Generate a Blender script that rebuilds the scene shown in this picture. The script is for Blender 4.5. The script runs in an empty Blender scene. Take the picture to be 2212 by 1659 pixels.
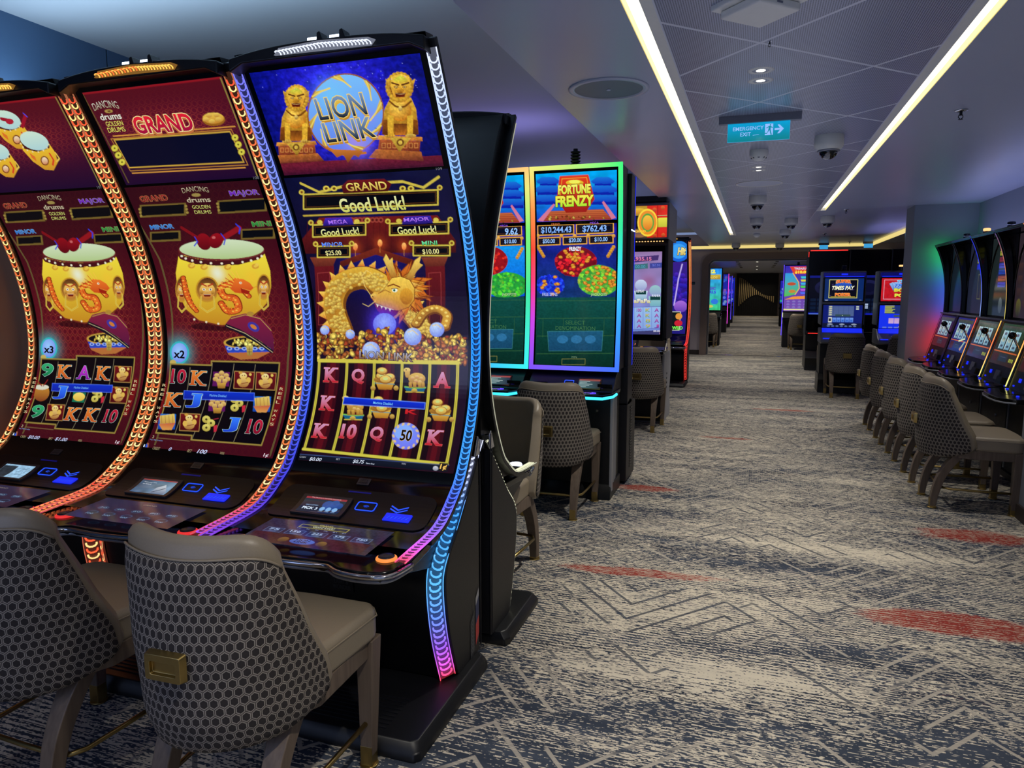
import bpy, bmesh, math, random
import numpy as np
from mathutils import Vector, Matrix
random.seed(4); RNG=np.random.default_rng(7)
PI=math.pi
SC=bpy.context.scene; COL=SC.collection
# ------------------------------------------------ camera
F=1540.0; IW,IH=2212,1659; HC=1.4
PITCH=math.atan(202/F); YAW=math.atan(527*math.cos(PITCH)/F)
cam=bpy.data.cameras.new('camera'); camo=bpy.data.objects.new('camera',cam); COL.objects.link(camo)
cam.sensor_fit='HORIZONTAL'; cam.sensor_width=36; cam.lens=F/IW*36; cam.clip_start=.05; cam.clip_end=200
camo.location=(0,0,HC); camo.rotation_euler=(PI/2-PITCH,0,YAW); SC.camera=camo
# ------------------------------------------------ world, exposure
w=bpy.data.worlds.new('world'); SC.world=w; w.use_nodes=True
w.node_tree.nodes['Background'].inputs[0].default_value=(.30,.40,.70,1); w.node_tree.nodes['Background'].inputs[1].default_value=.6
SC.view_settings.view_transform='Standard'; SC.view_settings.look='None'; SC.view_settings.gamma=1
SC.view_settings.exposure=0; SC.view_settings.use_curve_mapping=False
SC.cycles.use_denoising=True; SC.cycles.max_bounces=5; SC.cycles.diffuse_bounces=3; SC.cycles.glossy_bounces=2; SC.cycles.use_adaptive_sampling=True; SC.cycles.adaptive_threshold=.045; SC.cycles.adaptive_min_samples=16
SC.cycles.transmission_bounces=4; SC.cycles.transparent_max_bounces=6; SC.cycles.sample_clamp_indirect=4
SC.cycles.caustics_reflective=False; SC.cycles.caustics_refractive=False
# ------------------------------------------------ room lamps (ceiling downlights, with added fill spots and unseen fill areas)
def spot(x,y,z,power,col,size=110,blend=.9,rad=.035):
    l=bpy.data.lights.new('downlight_or_fill_lamp','SPOT'); l.energy=power; l.color=col; l.spot_size=math.radians(size); l.spot_blend=blend; l.shadow_soft_size=rad
    o=bpy.data.objects.new('downlight_or_fill_lamp',l); o.location=(x,y,z); COL.objects.link(o); return o
def area(loc,rot,sx,sy,power,col,spread=180):
    l=bpy.data.lights.new('fill_lamp','AREA'); l.shape='RECTANGLE'; l.size=sx; l.size_y=sy; l.energy=power; l.color=col; l.spread=math.radians(spread)
    o=bpy.data.objects.new('fill_lamp',l); o.location=loc; o.rotation_euler=rot; COL.objects.link(o); return o
DOWN_Y=[.85,3.5,6.1,8.9,12.2,14.6]
for yy in DOWN_Y:
    spot(-.02,yy,2.33,150 if yy<4 else 118,(1,.95,.85),100,1)
for (sx,sy) in [(1.35,1.4),(1.3,5.0),(1.2,8.2),(1.35,11.6),(1.6,14.8)]:
    spot(sx,sy,2.33,42,(1,.95,.86),104,1)
for (sx,sy,pw) in [(-1.25,.35,24),(-2.2,.5,10),(-1.6,3.9,16),(-1.5,6.9,16),(-1.9,10.0,20),(-1.7,14.2,110),(1.0,14.6,50)]:  # the pair by the far doorway is fill, added to lighten its wall
    spot(sx,sy,2.6,pw,(1,.95,.86),100,1)
for yy in (17.8,20.5,23.5,27,31,35,38.5): spot(0,yy,2.3,115,(1,.92,.8),125,1)
for xx in (-.6,.0,.7): spot(xx,41.2,2.3,34,(1,.85,.6),120,1)  # fill spots, added to light up the slat screen
# unseen bluish fill lamps, added to stand in for lit machines out of view
area((-2.6,-1.2,1.5),(PI/2,0,0),2.6,1.3,15,(.45,.58,1))
area((1.9,1.6,1.4),(PI/2,0,PI/2),3.6,1.3,12,(.45,.55,1))
area((-2.3,2.44,2.28),(PI,0,0),2.0,.30,12,(.55,.78,1))
area((-2.2,5.3,2.3),(PI,0,0),1.6,.5,5,(.42,.36,1))
area((-2.2,8.5,2.0),(PI,0,0),1.2,2.5,9,(.40,.45,1))
area((-2.4,13.2,2.0),(PI,0,0),1.6,4,12,(.25,.4,1))
area((2.1,7.2,1.95),(PI,0,0),.25,3.6,5,(.45,.5,1))
for yy in (1.2,4.6,8.0,11.4): area((.12,yy,1.0),(PI,0,0),1.2,3.0,4.6,(.50,.60,1),170)  # unseen uplights hung in the aisle, added to brighten the ceiling
area((2.5,12.5,2.12),(PI,0,0),1.6,2.0,6,(.35,.35,1))
# ------------------------------------------------ colours and materials
def lin(c):
    c=np.asarray(c,float)/255.; return np.where(c<=.04045,c/12.92,((c+.055)/1.055)**2.4)
def L4(c): v=lin(c); return (float(v[0]),float(v[1]),float(v[2]),1)
MATS={}
def mat(name,col,rough=.5,metal=0,emis=None,es=0,spec=.5,coat=0,noise=0,nscale=30,bump=0,trans=0,sheen=0):
    m=bpy.data.materials.new(name); m.use_nodes=True; nt=m.node_tree; b=nt.nodes['Principled BSDF']
    b.inputs['Base Color'].default_value=L4(col); b.inputs['Roughness'].default_value=rough; b.inputs['Metallic'].default_value=metal
    b.inputs['Specular IOR Level'].default_value=spec; b.inputs['Coat Weight'].default_value=coat
    if trans: b.inputs['Transmission Weight'].default_value=trans
    if emis is not None: b.inputs['Emission Color'].default_value=L4(emis); b.inputs['Emission Strength'].default_value=es
    tc=nt.nodes.new('ShaderNodeTexCoord'); n=nt.nodes.new('ShaderNodeTexNoise'); n.inputs['Scale'].default_value=nscale; n.inputs['Detail'].default_value=3
    nt.links.new(tc.outputs['Object'],n.inputs['Vector'])
    if noise:
        mx=nt.nodes.new('ShaderNodeMix'); mx.data_type='RGBA'; c=L4(col)
        mx.inputs[6].default_value=tuple(v*(1-noise) for v in c[:3])+(1,); mx.inputs[7].default_value=tuple(min(1,v*(1+noise)) for v in c[:3])+(1,)
        nt.links.new(n.outputs['Fac'],mx.inputs[0]); nt.links.new(mx.outputs[2],b.inputs['Base Color'])
    mr=nt.nodes.new('ShaderNodeMapRange'); mr.inputs['To Min'].default_value=max(0,rough-.05); mr.inputs['To Max'].default_value=min(1,rough+.05)
    nt.links.new(n.outputs['Fac'],mr.inputs['Value']); nt.links.new(mr.outputs[0],b.inputs['Roughness'])
    if bump:
        bp=nt.nodes.new('ShaderNodeBump'); bp.inputs['Strength'].default_value=bump; bp.inputs['Distance'].default_value=.002
        nt.links.new(n.outputs['Fac'],bp.inputs['Height']); nt.links.new(bp.outputs[0],b.inputs['Normal'])
    MATS[name]=m; return m
M_BLACK=mat('black_plastic',(6,7,10),.38,noise=.3)
M_GLOSS=mat('gloss_black',(3,4,6),.12,spec=.45)
M_DARK=mat('charcoal_powder_coat',(17,17,22),.5,noise=.15,nscale=200)
M_PED=mat('pedestal_black',(14,15,19),.45,noise=.2,nscale=120)
M_GREY=mat('grey_plastic',(118,120,130),.4,noise=.1)
M_SILV=mat('silver_trim',(150,152,160),.4,.35)
M_CHROME=mat('chrome',(200,200,205),.12,1)
M_BRASS=mat('brushed_brass',(172,148,92),.33,1,noise=.08,nscale=90)
M_LEATH=mat('taupe_leather',(138,126,108),.42,noise=.08,nscale=260,bump=.15)
M_WHITE=mat('white_plastic',(232,230,220),.45,noise=.04)
M_PLATE=mat('grey_plate',(92,92,96),.35,.7)
M_LENS=mat('smoked_dome',(6,7,10),.08,spec=.8,coat=1)
M_GLASS=mat('dark_glass',(12,13,18),.06,spec=.7)
def wood():
    m=bpy.data.materials.new('greyed_wood'); m.use_nodes=True; nt=m.node_tree; b=nt.nodes['Principled BSDF']; b.inputs['Roughness'].default_value=.5
    tc=nt.nodes.new('ShaderNodeTexCoord'); mp=nt.nodes.new('ShaderNodeMapping'); mp.inputs['Scale'].default_value=(90,90,5)
    n=nt.nodes.new('ShaderNodeTexNoise'); n.inputs['Scale'].default_value=1; n.inputs['Detail'].default_value=4
    mx=nt.nodes.new('ShaderNodeMix'); mx.data_type='RGBA'; mx.inputs[6].default_value=L4((78,66,56)); mx.inputs[7].default_value=L4((122,106,92))
    nt.links.new(tc.outputs['Object'],mp.inputs[0]); nt.links.new(mp.outputs[0],n.inputs['Vector']); nt.links.new(n.outputs['Fac'],mx.inputs[0]); nt.links.new(mx.outputs[2],b.inputs['Base Color'])
    return m
M_WOOD=wood()
def vcol_mat(name,strength,rough=.12,spec=.5,sample='NONE',base=(3,4,6)):
    m=bpy.data.materials.new(name); m.use_nodes=True; nt=m.node_tree; b=nt.nodes['Principled BSDF']
    b.inputs['Base Color'].default_value=L4(base); b.inputs['Roughness'].default_value=rough; b.inputs['Specular IOR Level'].default_value=spec
    a=nt.nodes.new('ShaderNodeAttribute'); a.attribute_name='Col'; nt.links.new(a.outputs['Color'],b.inputs['Emission Color']); b.inputs['Emission Strength'].default_value=strength
    m.cycles.emission_sampling=sample; return m
M_SCREEN=vcol_mat('lit_screen_glass',1.0)
M_PRINT=vcol_mat('lit_lettering',1.0)
M_COIL=vcol_mat('lit_light_coil',1.35,.3)
M_BAND=vcol_mat('lit_light_band',.9,.2)
M_FRAME=vcol_mat('lit_diffuser_frame',1.15,.35,sample='FRONT')
def flat_mat(name):     # painted print: vertex colours as plain surface colour
    m=bpy.data.materials.new(name); m.use_nodes=True; nt=m.node_tree; b=nt.nodes['Principled BSDF']; b.inputs['Roughness'].default_value=.5
    a=nt.nodes.new('ShaderNodeAttribute'); a.attribute_name='Col'; nt.links.new(a.outputs['Color'],b.inputs['Base Color']); return m
M_INK=flat_mat('printed_ink')
def emit(name,col,s,sample='AUTO'):
    m=mat(name,(10,10,10),.4,emis=col,es=s); m.cycles.emission_sampling=sample; return m
M_COVE=emit('warm_led_strip',(255,240,205),3.2)
M_COVE2=emit('soft_led_strip',(238,214,130),1.0,'NONE')
M_LAMP=emit('lamp_lens',(255,248,225),5,'NONE')
M_BLUE=emit('blue_led',(24,44,245),1.0,'NONE'); M_BLUE2=emit('cyan_blue_led',(40,86,255),.95,'NONE'); M_DBLUE=emit('dim_blue_led',(12,14,110),.7,'NONE')
M_RED=emit('red_led',(235,45,40),1.5,'NONE'); M_ORANGE=emit('orange_ring',(255,150,70),1.05,'NONE'); M_REDR=emit('red_ring',(235,50,50),1.0,'NONE')
M_CAND=emit('white_candle',(215,230,255),4,'NONE'); M_AMB=emit('amber_candle',(250,190,120),1.5,'NONE'); M_PURP=emit('violet_led',(95,70,255),1.4)
M_YEL=emit('yellow_led',(225,235,120),1.4,'NONE'); M_MAG=emit('magenta_led',(240,70,220),1.5,'NONE')
M_CYAN=emit('cyan_led',(60,215,255),1.6); M_BTN=mat('button_cap',(38,36,52),.25)

def fabric():
    m=bpy.data.materials.new('hexagon_weave_fabric'); m.use_nodes=True; nt=m.node_tree; N=nt.nodes; Lk=nt.links; b=N['Principled BSDF']; b.inputs['Roughness'].default_value=.85
    uv=N.new('ShaderNodeUVMap'); uv.uv_map='UVMap'
    def vm(op,a=None,bb=None):
        n=N.new('ShaderNodeVectorMath'); n.operation=op
        for i,v in enumerate((a,bb)):
            if v is None: continue
            if isinstance(v,tuple): n.inputs[i].default_value=v
            else: Lk.new(v,n.inputs[i])
        return n
    def ma(op,a,bb=None,c=None):
        n=N.new('ShaderNodeMath'); n.operation=op
        for i,v in enumerate((a,bb,c)):
            if v is None: continue
            if isinstance(v,(int,float)): n.inputs[i].default_value=v
            else: Lk.new(v,n.inputs[i])
        return n.outputs[0]
    cw,ch=.0218,.0218      # hexagon width, and height factor
    p=vm('MULTIPLY',uv.outputs[0],(1/cw,1/ch*.84,0)).outputs[0]
    p=vm('ADD',p,(500,500*1.7320508,0)).outputs[0]
    def cell(off):
        q=vm('ADD',p,off).outputs[0]; md=vm('MODULO',q,(1,1.7320508,1)).outputs[0]; return vm('SUBTRACT',md,(.5,.8660254,0)).outputs[0]
    a=cell((0,0,0)); c=cell((.5,.8660254,0))
    da=vm('DOT_PRODUCT',a,a).outputs['Value']; dc=vm('DOT_PRODUCT',c,c).outputs['Value']
    def hexd(v):
        av=vm('ABSOLUTE',v).outputs[0]; s=N.new('ShaderNodeSeparateXYZ'); Lk.new(av,s.inputs[0])
        d=ma('ADD',ma('MULTIPLY',s.outputs[0],.5),ma('MULTIPLY',s.outputs[1],.8660254)); return ma('MAXIMUM',s.outputs[0],d)
    ha=hexd(a); hc=hexd(c); sel=ma('LESS_THAN',da,dc)
    h=ma('ADD',ma('MULTIPLY',ha,sel),ma('MULTIPLY',hc,ma('SUBTRACT',1,sel)))   # 0 centre .. .5 edge
    cr=N.new('ShaderNodeValToRGB'); Lk.new(h,cr.inputs[0]); e=cr.color_ramp; e.interpolation='LINEAR'
    dk=L4((46,40,40)); lt=L4((166,157,146)); md=L4((74,66,62))
    e.elements[0].position=.355; e.elements[0].color=dk; e.elements[1].position=.385; e.elements[1].color=lt
    for ps,cc in ((.445,lt),(.465,md),(.5,md)):
        el=e.elements.new(ps); el.color=cc
    tx=N.new('ShaderNodeTexNoise'); tx.inputs['Scale'].default_value=900; Lk.new(uv.outputs[0],tx.inputs['Vector'])
    mx=N.new('ShaderNodeMix'); mx.data_type='RGBA'; mx.blend_type='MULTIPLY'; mx.inputs[0].default_value=.35; Lk.new(cr.outputs[0],mx.inputs[6]); Lk.new(tx.outputs['Color'],mx.inputs[7])
    Lk.new(mx.outputs[2],b.inputs['Base Color'])
    bp=N.new('ShaderNodeBump'); bp.inputs['Strength'].default_value=.25; bp.inputs['Distance'].default_value=.001; Lk.new(cr.outputs[0],bp.inputs['Height']); Lk.new(bp.outputs[0],b.inputs['Normal'])
    return m
M_FAB=fabric()
def carpet():
    m=bpy.data.materials.new('patterned_carpet'); m.use_nodes=True; nt=m.node_tree; N=nt.nodes; Lk=nt.links; b=N['Principled BSDF']; b.inputs['Roughness'].default_value=.95; b.inputs['Specular IOR Level'].default_value=.1
    tc=N.new('ShaderNodeTexCoord')
    def ma(op,a,bb=None,c=None,clamp=False):
        n=N.new('ShaderNodeMath'); n.operation=op; n.use_clamp=clamp
        for i,v in enumerate((a,bb,c)):
            if v is None: continue
            if isinstance(v,(int,float)): n.inputs[i].default_value=v
            else: Lk.new(v,n.inputs[i])
        return n.outputs[0]
    def noi(scale,detail=2,off=(0,0,0),rough=.5,snap=None):
        mp=N.new('ShaderNodeMapping'); mp.inputs['Scale'].default_value=scale; mp.inputs['Location'].default_value=off
        src=tc.outputs['Object']
        if snap:
            sn=N.new('ShaderNodeVectorMath'); sn.operation='SNAP'; Lk.new(src,sn.inputs[0]); sn.inputs[1].default_value=snap; src=sn.outputs[0]
        Lk.new(src,mp.inputs[0]); n=N.new('ShaderNodeTexNoise'); n.inputs['Scale'].default_value=1; n.inputs['Detail'].default_value=detail; n.inputs['Roughness'].default_value=rough
        Lk.new(mp.outputs[0],n.inputs['Vector']); return n.outputs['Fac']
    def sstep(v,a,bb):
        n=N.new('ShaderNodeMapRange'); n.interpolation_type='SMOOTHSTEP'; Lk.new(v,n.inputs['Value']); n.inputs['From Min'].default_value=a; n.inputs['From Max'].default_value=bb; return n.outputs[0]
    def mix(f,c1,c2):
        n=N.new('ShaderNodeMix'); n.data_type='RGBA'
        if isinstance(f,(int,float)): n.inputs[0].default_value=f
        else: Lk.new(f,n.inputs[0])
        for i,c in ((6,c1),(7,c2)):
            if isinstance(c,tuple): n.inputs[i].default_value=c
            else: Lk.new(c,n.inputs[i])
        return n.outputs[2]
    sx=N.new('ShaderNodeSeparateXYZ'); Lk.new(tc.outputs['Object'],sx.inputs[0]); X,Y=sx.outputs[0],sx.outputs[1]
    streak=noi((11,170,1),3,(3,1,0),.7,(.004,.0035,1)); streak2=noi((42,240,1),2,(9,4,0),.6,(.004,.0035,1))
    band=noi((.6,2.2,1),3,(1.7,.4,0),.6)                 # large dark / light zones stretched across the aisle
    blot=noi((1.6,5.5,1),4,(5.2,8.1,0),.6)
    # woven basket rows
    rowsn=ma('SINE',ma('MULTIPLY',Y,2*PI/.021)); colsn=ma('SINE',ma('MULTIPLY',X,2*PI/.016))
    hatch=ma('MULTIPLY',rowsn,ma('ADD',ma('MULTIPLY',colsn,.45),.75))
    hz=sstep(noi((.8,1.3,1),2,(2.2,7.7,0)),.44,.54)
    s=ma('ADD',ma('MULTIPLY',streak,.62),ma('MULTIPLY',streak2,.38)); s=ma('ADD',ma('MULTIPLY',ma('SUBTRACT',s,.49),1.45),.49)
    s=ma('ADD',s,ma('MULTIPLY',ma('MULTIPLY',hatch,hz),.10))
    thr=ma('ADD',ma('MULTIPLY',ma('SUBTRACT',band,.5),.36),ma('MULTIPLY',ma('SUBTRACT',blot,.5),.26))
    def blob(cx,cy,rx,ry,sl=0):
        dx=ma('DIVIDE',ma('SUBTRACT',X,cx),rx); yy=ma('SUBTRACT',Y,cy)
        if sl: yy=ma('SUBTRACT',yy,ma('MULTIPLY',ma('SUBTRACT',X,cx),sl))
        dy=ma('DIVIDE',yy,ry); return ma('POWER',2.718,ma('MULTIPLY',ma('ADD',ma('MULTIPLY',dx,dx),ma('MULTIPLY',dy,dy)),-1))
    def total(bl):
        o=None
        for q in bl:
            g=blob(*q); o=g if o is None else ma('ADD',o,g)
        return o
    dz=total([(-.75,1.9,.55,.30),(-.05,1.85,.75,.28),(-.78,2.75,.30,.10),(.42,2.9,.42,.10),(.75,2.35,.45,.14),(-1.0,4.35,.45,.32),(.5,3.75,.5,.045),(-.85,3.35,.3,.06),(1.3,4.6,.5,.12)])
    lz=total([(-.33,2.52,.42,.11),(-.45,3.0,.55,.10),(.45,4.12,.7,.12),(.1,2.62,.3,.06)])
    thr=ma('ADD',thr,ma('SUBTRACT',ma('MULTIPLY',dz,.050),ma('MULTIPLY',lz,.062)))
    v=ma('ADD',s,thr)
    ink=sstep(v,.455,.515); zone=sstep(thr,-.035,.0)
    # chevrons
    def chev(px,slope,pitch,wid,off,warp):
        t=ma('PINGPONG',ma('ADD',X,off),px); yy=ma('ADD',ma('MULTIPLY',t,slope),Y)
        yy=ma('ADD',yy,ma('MULTIPLY',ma('SUBTRACT',noi((3,3,1),1,(off,2,0)),.5),warp))
        r=ma('ABSOLUTE',ma('SUBTRACT',ma('FRACT',ma('DIVIDE',yy,pitch)),.5)); 
        r=ma('ADD',r,ma('MULTIPLY',ma('SUBTRACT',streak2,.5),.35*wid))
        return ma('SUBTRACT',1,sstep(r,wid*.7,wid))
    c1=chev(.40,1.15,.15,.085,.07,.015); c2=chev(.44,-1.05,.185,.07,.31,.02)
    g1=sstep(noi((1.7,1.7,1),2,(4.4,2.3,0)),.50,.53); g2=ma('MULTIPLY',sstep(noi((1.5,1.8,1),2,(8.9,6.1,0)),.50,.53),ma('SUBTRACT',1,g1))
    c1=ma('MULTIPLY',c1,g1); c2=ma('MULTIPLY',c2,g2)
    cream=mix(noi((3,30,1),2,(0,0,0)),L4((184,175,160)),L4((218,207,186))); navy=mix(noi((2,9,1),2,(7,3,0)),L4((28,33,46)),L4((80,88,102)))
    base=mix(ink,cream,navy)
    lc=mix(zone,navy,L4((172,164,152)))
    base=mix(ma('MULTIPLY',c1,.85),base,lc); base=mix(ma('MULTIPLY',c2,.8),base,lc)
    # rust and plum patches
    rb=noi((.62,2.4,1),4,(11.1,3.9,0),.62); rs=ma('ADD',rb,ma('MULTIPLY',ma('SUBTRACT',streak,.5),.16))
    rz=total([(-.42,3.45,.58,.062,.08),(-.68,5.0,.32,.09),(.80,3.33,.44,.15),(1.3,4.58,.36,.14),(.4,8.9,.4,.10),(-.2,7.0,.3,.06)])
    rs=ma('ADD',ma('MULTIPLY',rs,.82),ma('MULTIPLY',rz,.42))
    rust=ma('MULTIPLY',sstep(ma('ADD',rs,ma('MULTIPLY',ma('SUBTRACT',streak2,.5),.22)),.60,.70),ma('ADD',.45,ma('MULTIPLY',ink,.5)))
    base=mix(rust,base,mix(streak2,L4((44,30,44)),L4((186,70,48))))
    Lk.new(base,b.inputs['Base Color'])
    bp=N.new('ShaderNodeBump'); bp.inputs['Strength'].default_value=.35; bp.inputs['Distance'].default_value=.003; Lk.new(streak2,bp.inputs['Height']); Lk.new(bp.outputs[0],b.inputs['Normal'])
    return m
M_CARPET=carpet()
def perf():      # finely perforated acoustic tile
    m=bpy.data.materials.new('perforated_ceiling_tile'); m.use_nodes=True; nt=m.node_tree; N=nt.nodes; Lk=nt.links; b=N['Principled BSDF']; b.inputs['Roughness'].default_value=.28
    tc=N.new('ShaderNodeTexCoord'); mp=N.new('ShaderNodeMapping'); mp.inputs['Scale'].default_value=(125,125,1); Lk.new(tc.outputs['Object'],mp.inputs[0])
    v=N.new('ShaderNodeVectorMath'); v.operation='FRACTION'; Lk.new(mp.outputs[0],v.inputs[0]); s=N.new('ShaderNodeVectorMath'); s.operation='SUBTRACT'; s.inputs[1].default_value=(.5,.5,0); Lk.new(v.outputs[0],s.inputs[0])
    sp=N.new('ShaderNodeSeparateXYZ'); Lk.new(s.outputs[0],sp.inputs[0]); cx=N.new('ShaderNodeCombineXYZ'); Lk.new(sp.outputs[0],cx.inputs[0]); Lk.new(sp.outputs[1],cx.inputs[1])
    l=N.new('ShaderNodeVectorMath'); l.operation='LENGTH'; Lk.new(cx.outputs[0],l.inputs[0])
    r=N.new('ShaderNodeMapRange'); r.inputs['From Min'].default_value=.26; r.inputs['From Max'].default_value=.34; Lk.new(l.outputs['Value'],r.inputs['Value'])
    mx=N.new('ShaderNodeMix'); mx.data_type='RGBA'; mx.inputs[6].default_value=L4((48,50,62)); mx.inputs[7].default_value=L4((176,180,198)); Lk.new(r.outputs[0],mx.inputs[0]); Lk.new(mx.outputs[2],b.inputs['Base Color'])
    return m
M_PERF=perf()
M_CEIL=mat('ceiling_paint',(176,182,200),.33,noise=.03,nscale=3); M_CEIL2=mat('coffer_paint',(160,165,172),.6,noise=.04,nscale=2)
M_JOINT=mat('ceiling_joint',(222,224,232),.5,noise=.03); M_TAUPE=mat('taupe_wall_panel',(186,174,180),.45,noise=.05,nscale=4)
M_TAUPED=mat('dark_taupe_frame',(130,112,104),.4,noise=.06,nscale=6); M_BLUEW=mat('slate_blue_wall',(52,78,108),.55,noise=.05,nscale=3); M_WALLW=mat('pale_wall',(132,138,146),.55,noise=.03,nscale=3)
M_BASEB=mat('dark_skirting',(52,44,40),.5,noise=.1); M_BEIGE=mat('beige_column',(150,120,100),.45,noise=.05,nscale=3)

# ------------------------------------------------ geometry helpers
class MB:
    def __init__(s): s.v=[]; s.f=[]; s.c=[]; s.uv=None
    def add(s,vs,fs,col=None):
        n=len(s.v); s.v+= [tuple(p) for p in vs]; s.f+=[tuple(i+n for i in f) for f in fs]
        if col is not None:
            if len(s.c)<n: s.c+=[(0,0,0)]*(n-len(s.c))
            if isinstance(col,list): s.c+=col
            else: s.c+=[tuple(col)]*len(vs)
        return s
    def box(s,x0,x1,y0,y1,z0,z1,col=None):
        vs=[(x,y,z) for z in (z0,z1) for y in (y0,y1) for x in (x0,x1)]
        return s.add(vs,[(0,2,3,1),(4,5,7,6),(0,1,5,4),(2,6,7,3),(0,4,6,2),(1,3,7,5)],col)
    def prism(s,poly,ax,a,b,col=None):     # poly 2D in the two other axes (order xyz minus ax)
        n=len(poly); vs=[]
        for t in (a,b):
            for p in poly:
                q=list(p); q.insert(ax,t); vs.append(q)
        fs=[tuple(range(n-1,-1,-1)),tuple(range(n,2*n))]+[(i,(i+1)%n,(i+1)%n+n,i+n) for i in range(n)]
        return s.add(vs,fs,col)
    def tube(s,pts,r,n=6,col=None,cap=True,rr=None):
        P=[Vector(p) for p in pts]; vs=[]; cs=[]
        up=Vector((0,0,1)); prev=None
        for i,p in enumerate(P):
            t=(P[min(i+1,len(P)-1)]-P[max(i-1,0)]).normalized()
            if prev is None:
                a=t.cross(up); 
                if a.length<1e-3: a=t.cross(Vector((1,0,0)))
            else: a=prev-t*prev.dot(t)
            a.normalize(); prev=a; b=t.cross(a); q=rr[i] if rr else r
            for k in range(n):
                an=2*PI*(k+.5)/n; vs.append(p+a*math.cos(an)*q+b*math.sin(an)*q)
                if isinstance(col,list): cs.append(col[i])
        m=len(P); fs=[(i*n+k,i*n+(k+1)%n,(i+1)*n+(k+1)%n,(i+1)*n+k) for i in range(m-1) for k in range(n)]
        if cap: fs+=[tuple(range(n-1,-1,-1)),tuple((m-1)*n+k for k in range(n))]
        return s.add(vs,fs,cs if isinstance(col,list) else col)
    def lathe(s,prof,c=(0,0,0),n=20,axis=2,col=None):
        vs=[]
        for r,h in prof:
            for k in range(n):
                a=2*PI*k/n; q=[math.cos(a)*r,math.sin(a)*r]; q.insert(axis,h); vs.append([q[i]+c[i] for i in range(3)])
        m=len(prof); fs=[(i*n+k,i*n+(k+1)%n,(i+1)*n+(k+1)%n,(i+1)*n+k) for i in range(m-1) for k in range(n)]
        fs+=[tuple(range(n-1,-1,-1)),tuple((m-1)*n+k for k in range(n))]
        return s.add(vs,fs,col)
    def grid(s,fn,nu,nv,col=None,wrap=False):
        vs=[];cs=[]
        for j in range(nv+1):
            for i in range(nu+1):
                vs.append(fn(i/nu,j/nv)); 
                if callable(col): cs.append(col(i/nu,j/nv))
        fs=[(j*(nu+1)+i,j*(nu+1)+i+1,(j+1)*(nu+1)+i+1,(j+1)*(nu+1)+i) for j in range(nv) for i in range(nu)]
        return s.add(vs,fs,cs if callable(col) else col)
    def build(s,name,m,parent=None,smooth=False,bevel=0,seg=2,fix=True,loc=None,subsurf=0,kind=None):
        me=bpy.data.meshes.new(name); me.from_pydata(s.v,[],s.f)
        if s.c:
            s.c+=[(0,0,0)]*(len(s.v)-len(s.c)); a=me.color_attributes.new('Col','FLOAT_COLOR','POINT')
            arr=np.ones((len(s.v),4),np.float32); arr[:,:3]=np.array(s.c,np.float32)[:,:3]; a.data.foreach_set('color',arr.ravel())
        if fix:
            b=bmesh.new(); b.from_mesh(me); bmesh.ops.recalc_face_normals(b,faces=b.faces); b.to_mesh(me); b.free()
        me.materials.append(m)
        if smooth:
            me.polygons.foreach_set('use_smooth',[True]*len(me.polygons))
        o=bpy.data.objects.new(name,me); COL.objects.link(o)
        if parent: o.parent=parent
        if loc: o.location=loc
        if bevel:
            md=o.modifiers.new('bevel','BEVEL'); md.width=bevel; md.segments=seg; md.limit_method='ANGLE'; md.angle_limit=math.radians(40)
            if not smooth:
                me.polygons.foreach_set('use_smooth',[True]*len(me.polygons)); md.harden_normals=True
        if subsurf: md=o.modifiers.new('sub','SUBSURF'); md.levels=md.render_levels=subsurf
        if kind: o['kind']=kind
        return o
def tag(o,label,cat,group=None):
    o['label']=label; o['category']=cat
    if group: o['group']=group
    return o
def thing(name,label,cat,loc=(0,0,0),rz=0,group=None):
    o=bpy.data.objects.new(name,None); COL.objects.link(o); o.location=loc; o.rotation_euler=(0,0,rz); o.empty_display_size=.05
    return tag(o,label,cat,group)
def struct(mb,name,m,**k):
    o=mb.build(name,m,**k); o['kind']='structure'; return o
def dup(root,loc,rz,label,group=None):
    kids={}
    for ob in list(bpy.data.objects):
        if ob.parent: kids.setdefault(ob.parent.name,[]).append(ob)
    def cp(o,par):
        c=o.copy(); COL.objects.link(c)
        if par: c.parent=par
        for ch in kids.get(o.name,[]): cp(ch,c)
        return c
    r=cp(root,None); r.location=loc; r.rotation_euler=(0,0,rz); r['label']=label
    if group: r['group']=group
    return r
def rrect(x0,x1,y0,y1,r,n=5):
    out=[]
    for cx,cy,a0 in ((x1-r,y1-r,0),(x0+r,y1-r,PI/2),(x0+r,y0+r,PI),(x1-r,y0+r,1.5*PI)):
        for k in range(n+1):
            a=a0+PI/2*k/n; out.append((cx+r*math.cos(a),cy+r*math.sin(a)))
    return out
def cat_rom(P,n=10):
    P=np.array(P,float); Q=np.vstack([2*P[0]-P[1],P,2*P[-1]-P[-2]]); o=[]
    for i in range(1,len(Q)-2):
        a,b,c,d=Q[i-1],Q[i],Q[i+1],Q[i+2]
        for t in np.arange(n)/n: o.append(.5*((2*b)+(c-a)*t+(2*a-5*b+4*c-d)*t*t+(3*b-a-3*c+d)*t**3))
    o.append(Q[-2]); return np.array(o)
def ramp(stops):
    xs=[s[0] for s in stops]; cs=np.array([lin(s[1]) for s in stops])
    return lambda t: tuple(float(np.interp(t,xs,cs[:,k])) for k in range(3))
# photograph pixel -> ray, used only to measure where prints sit on their screens
_fw=np.array([-math.sin(YAW)*math.cos(PITCH),math.cos(YAW)*math.cos(PITCH),-math.sin(PITCH)]); _rt=np.array([math.cos(YAW),math.sin(YAW),0.]); _up=np.cross(_rt,_fw)
def ray(x,y): return _fw+_rt*(x-IW/2)/F-_up*(y-IH/2)/F
def onY(x,y,Y): d=ray(x,y); return (d[0]*Y/d[1], HC+d[2]*Y/d[1])
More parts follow.
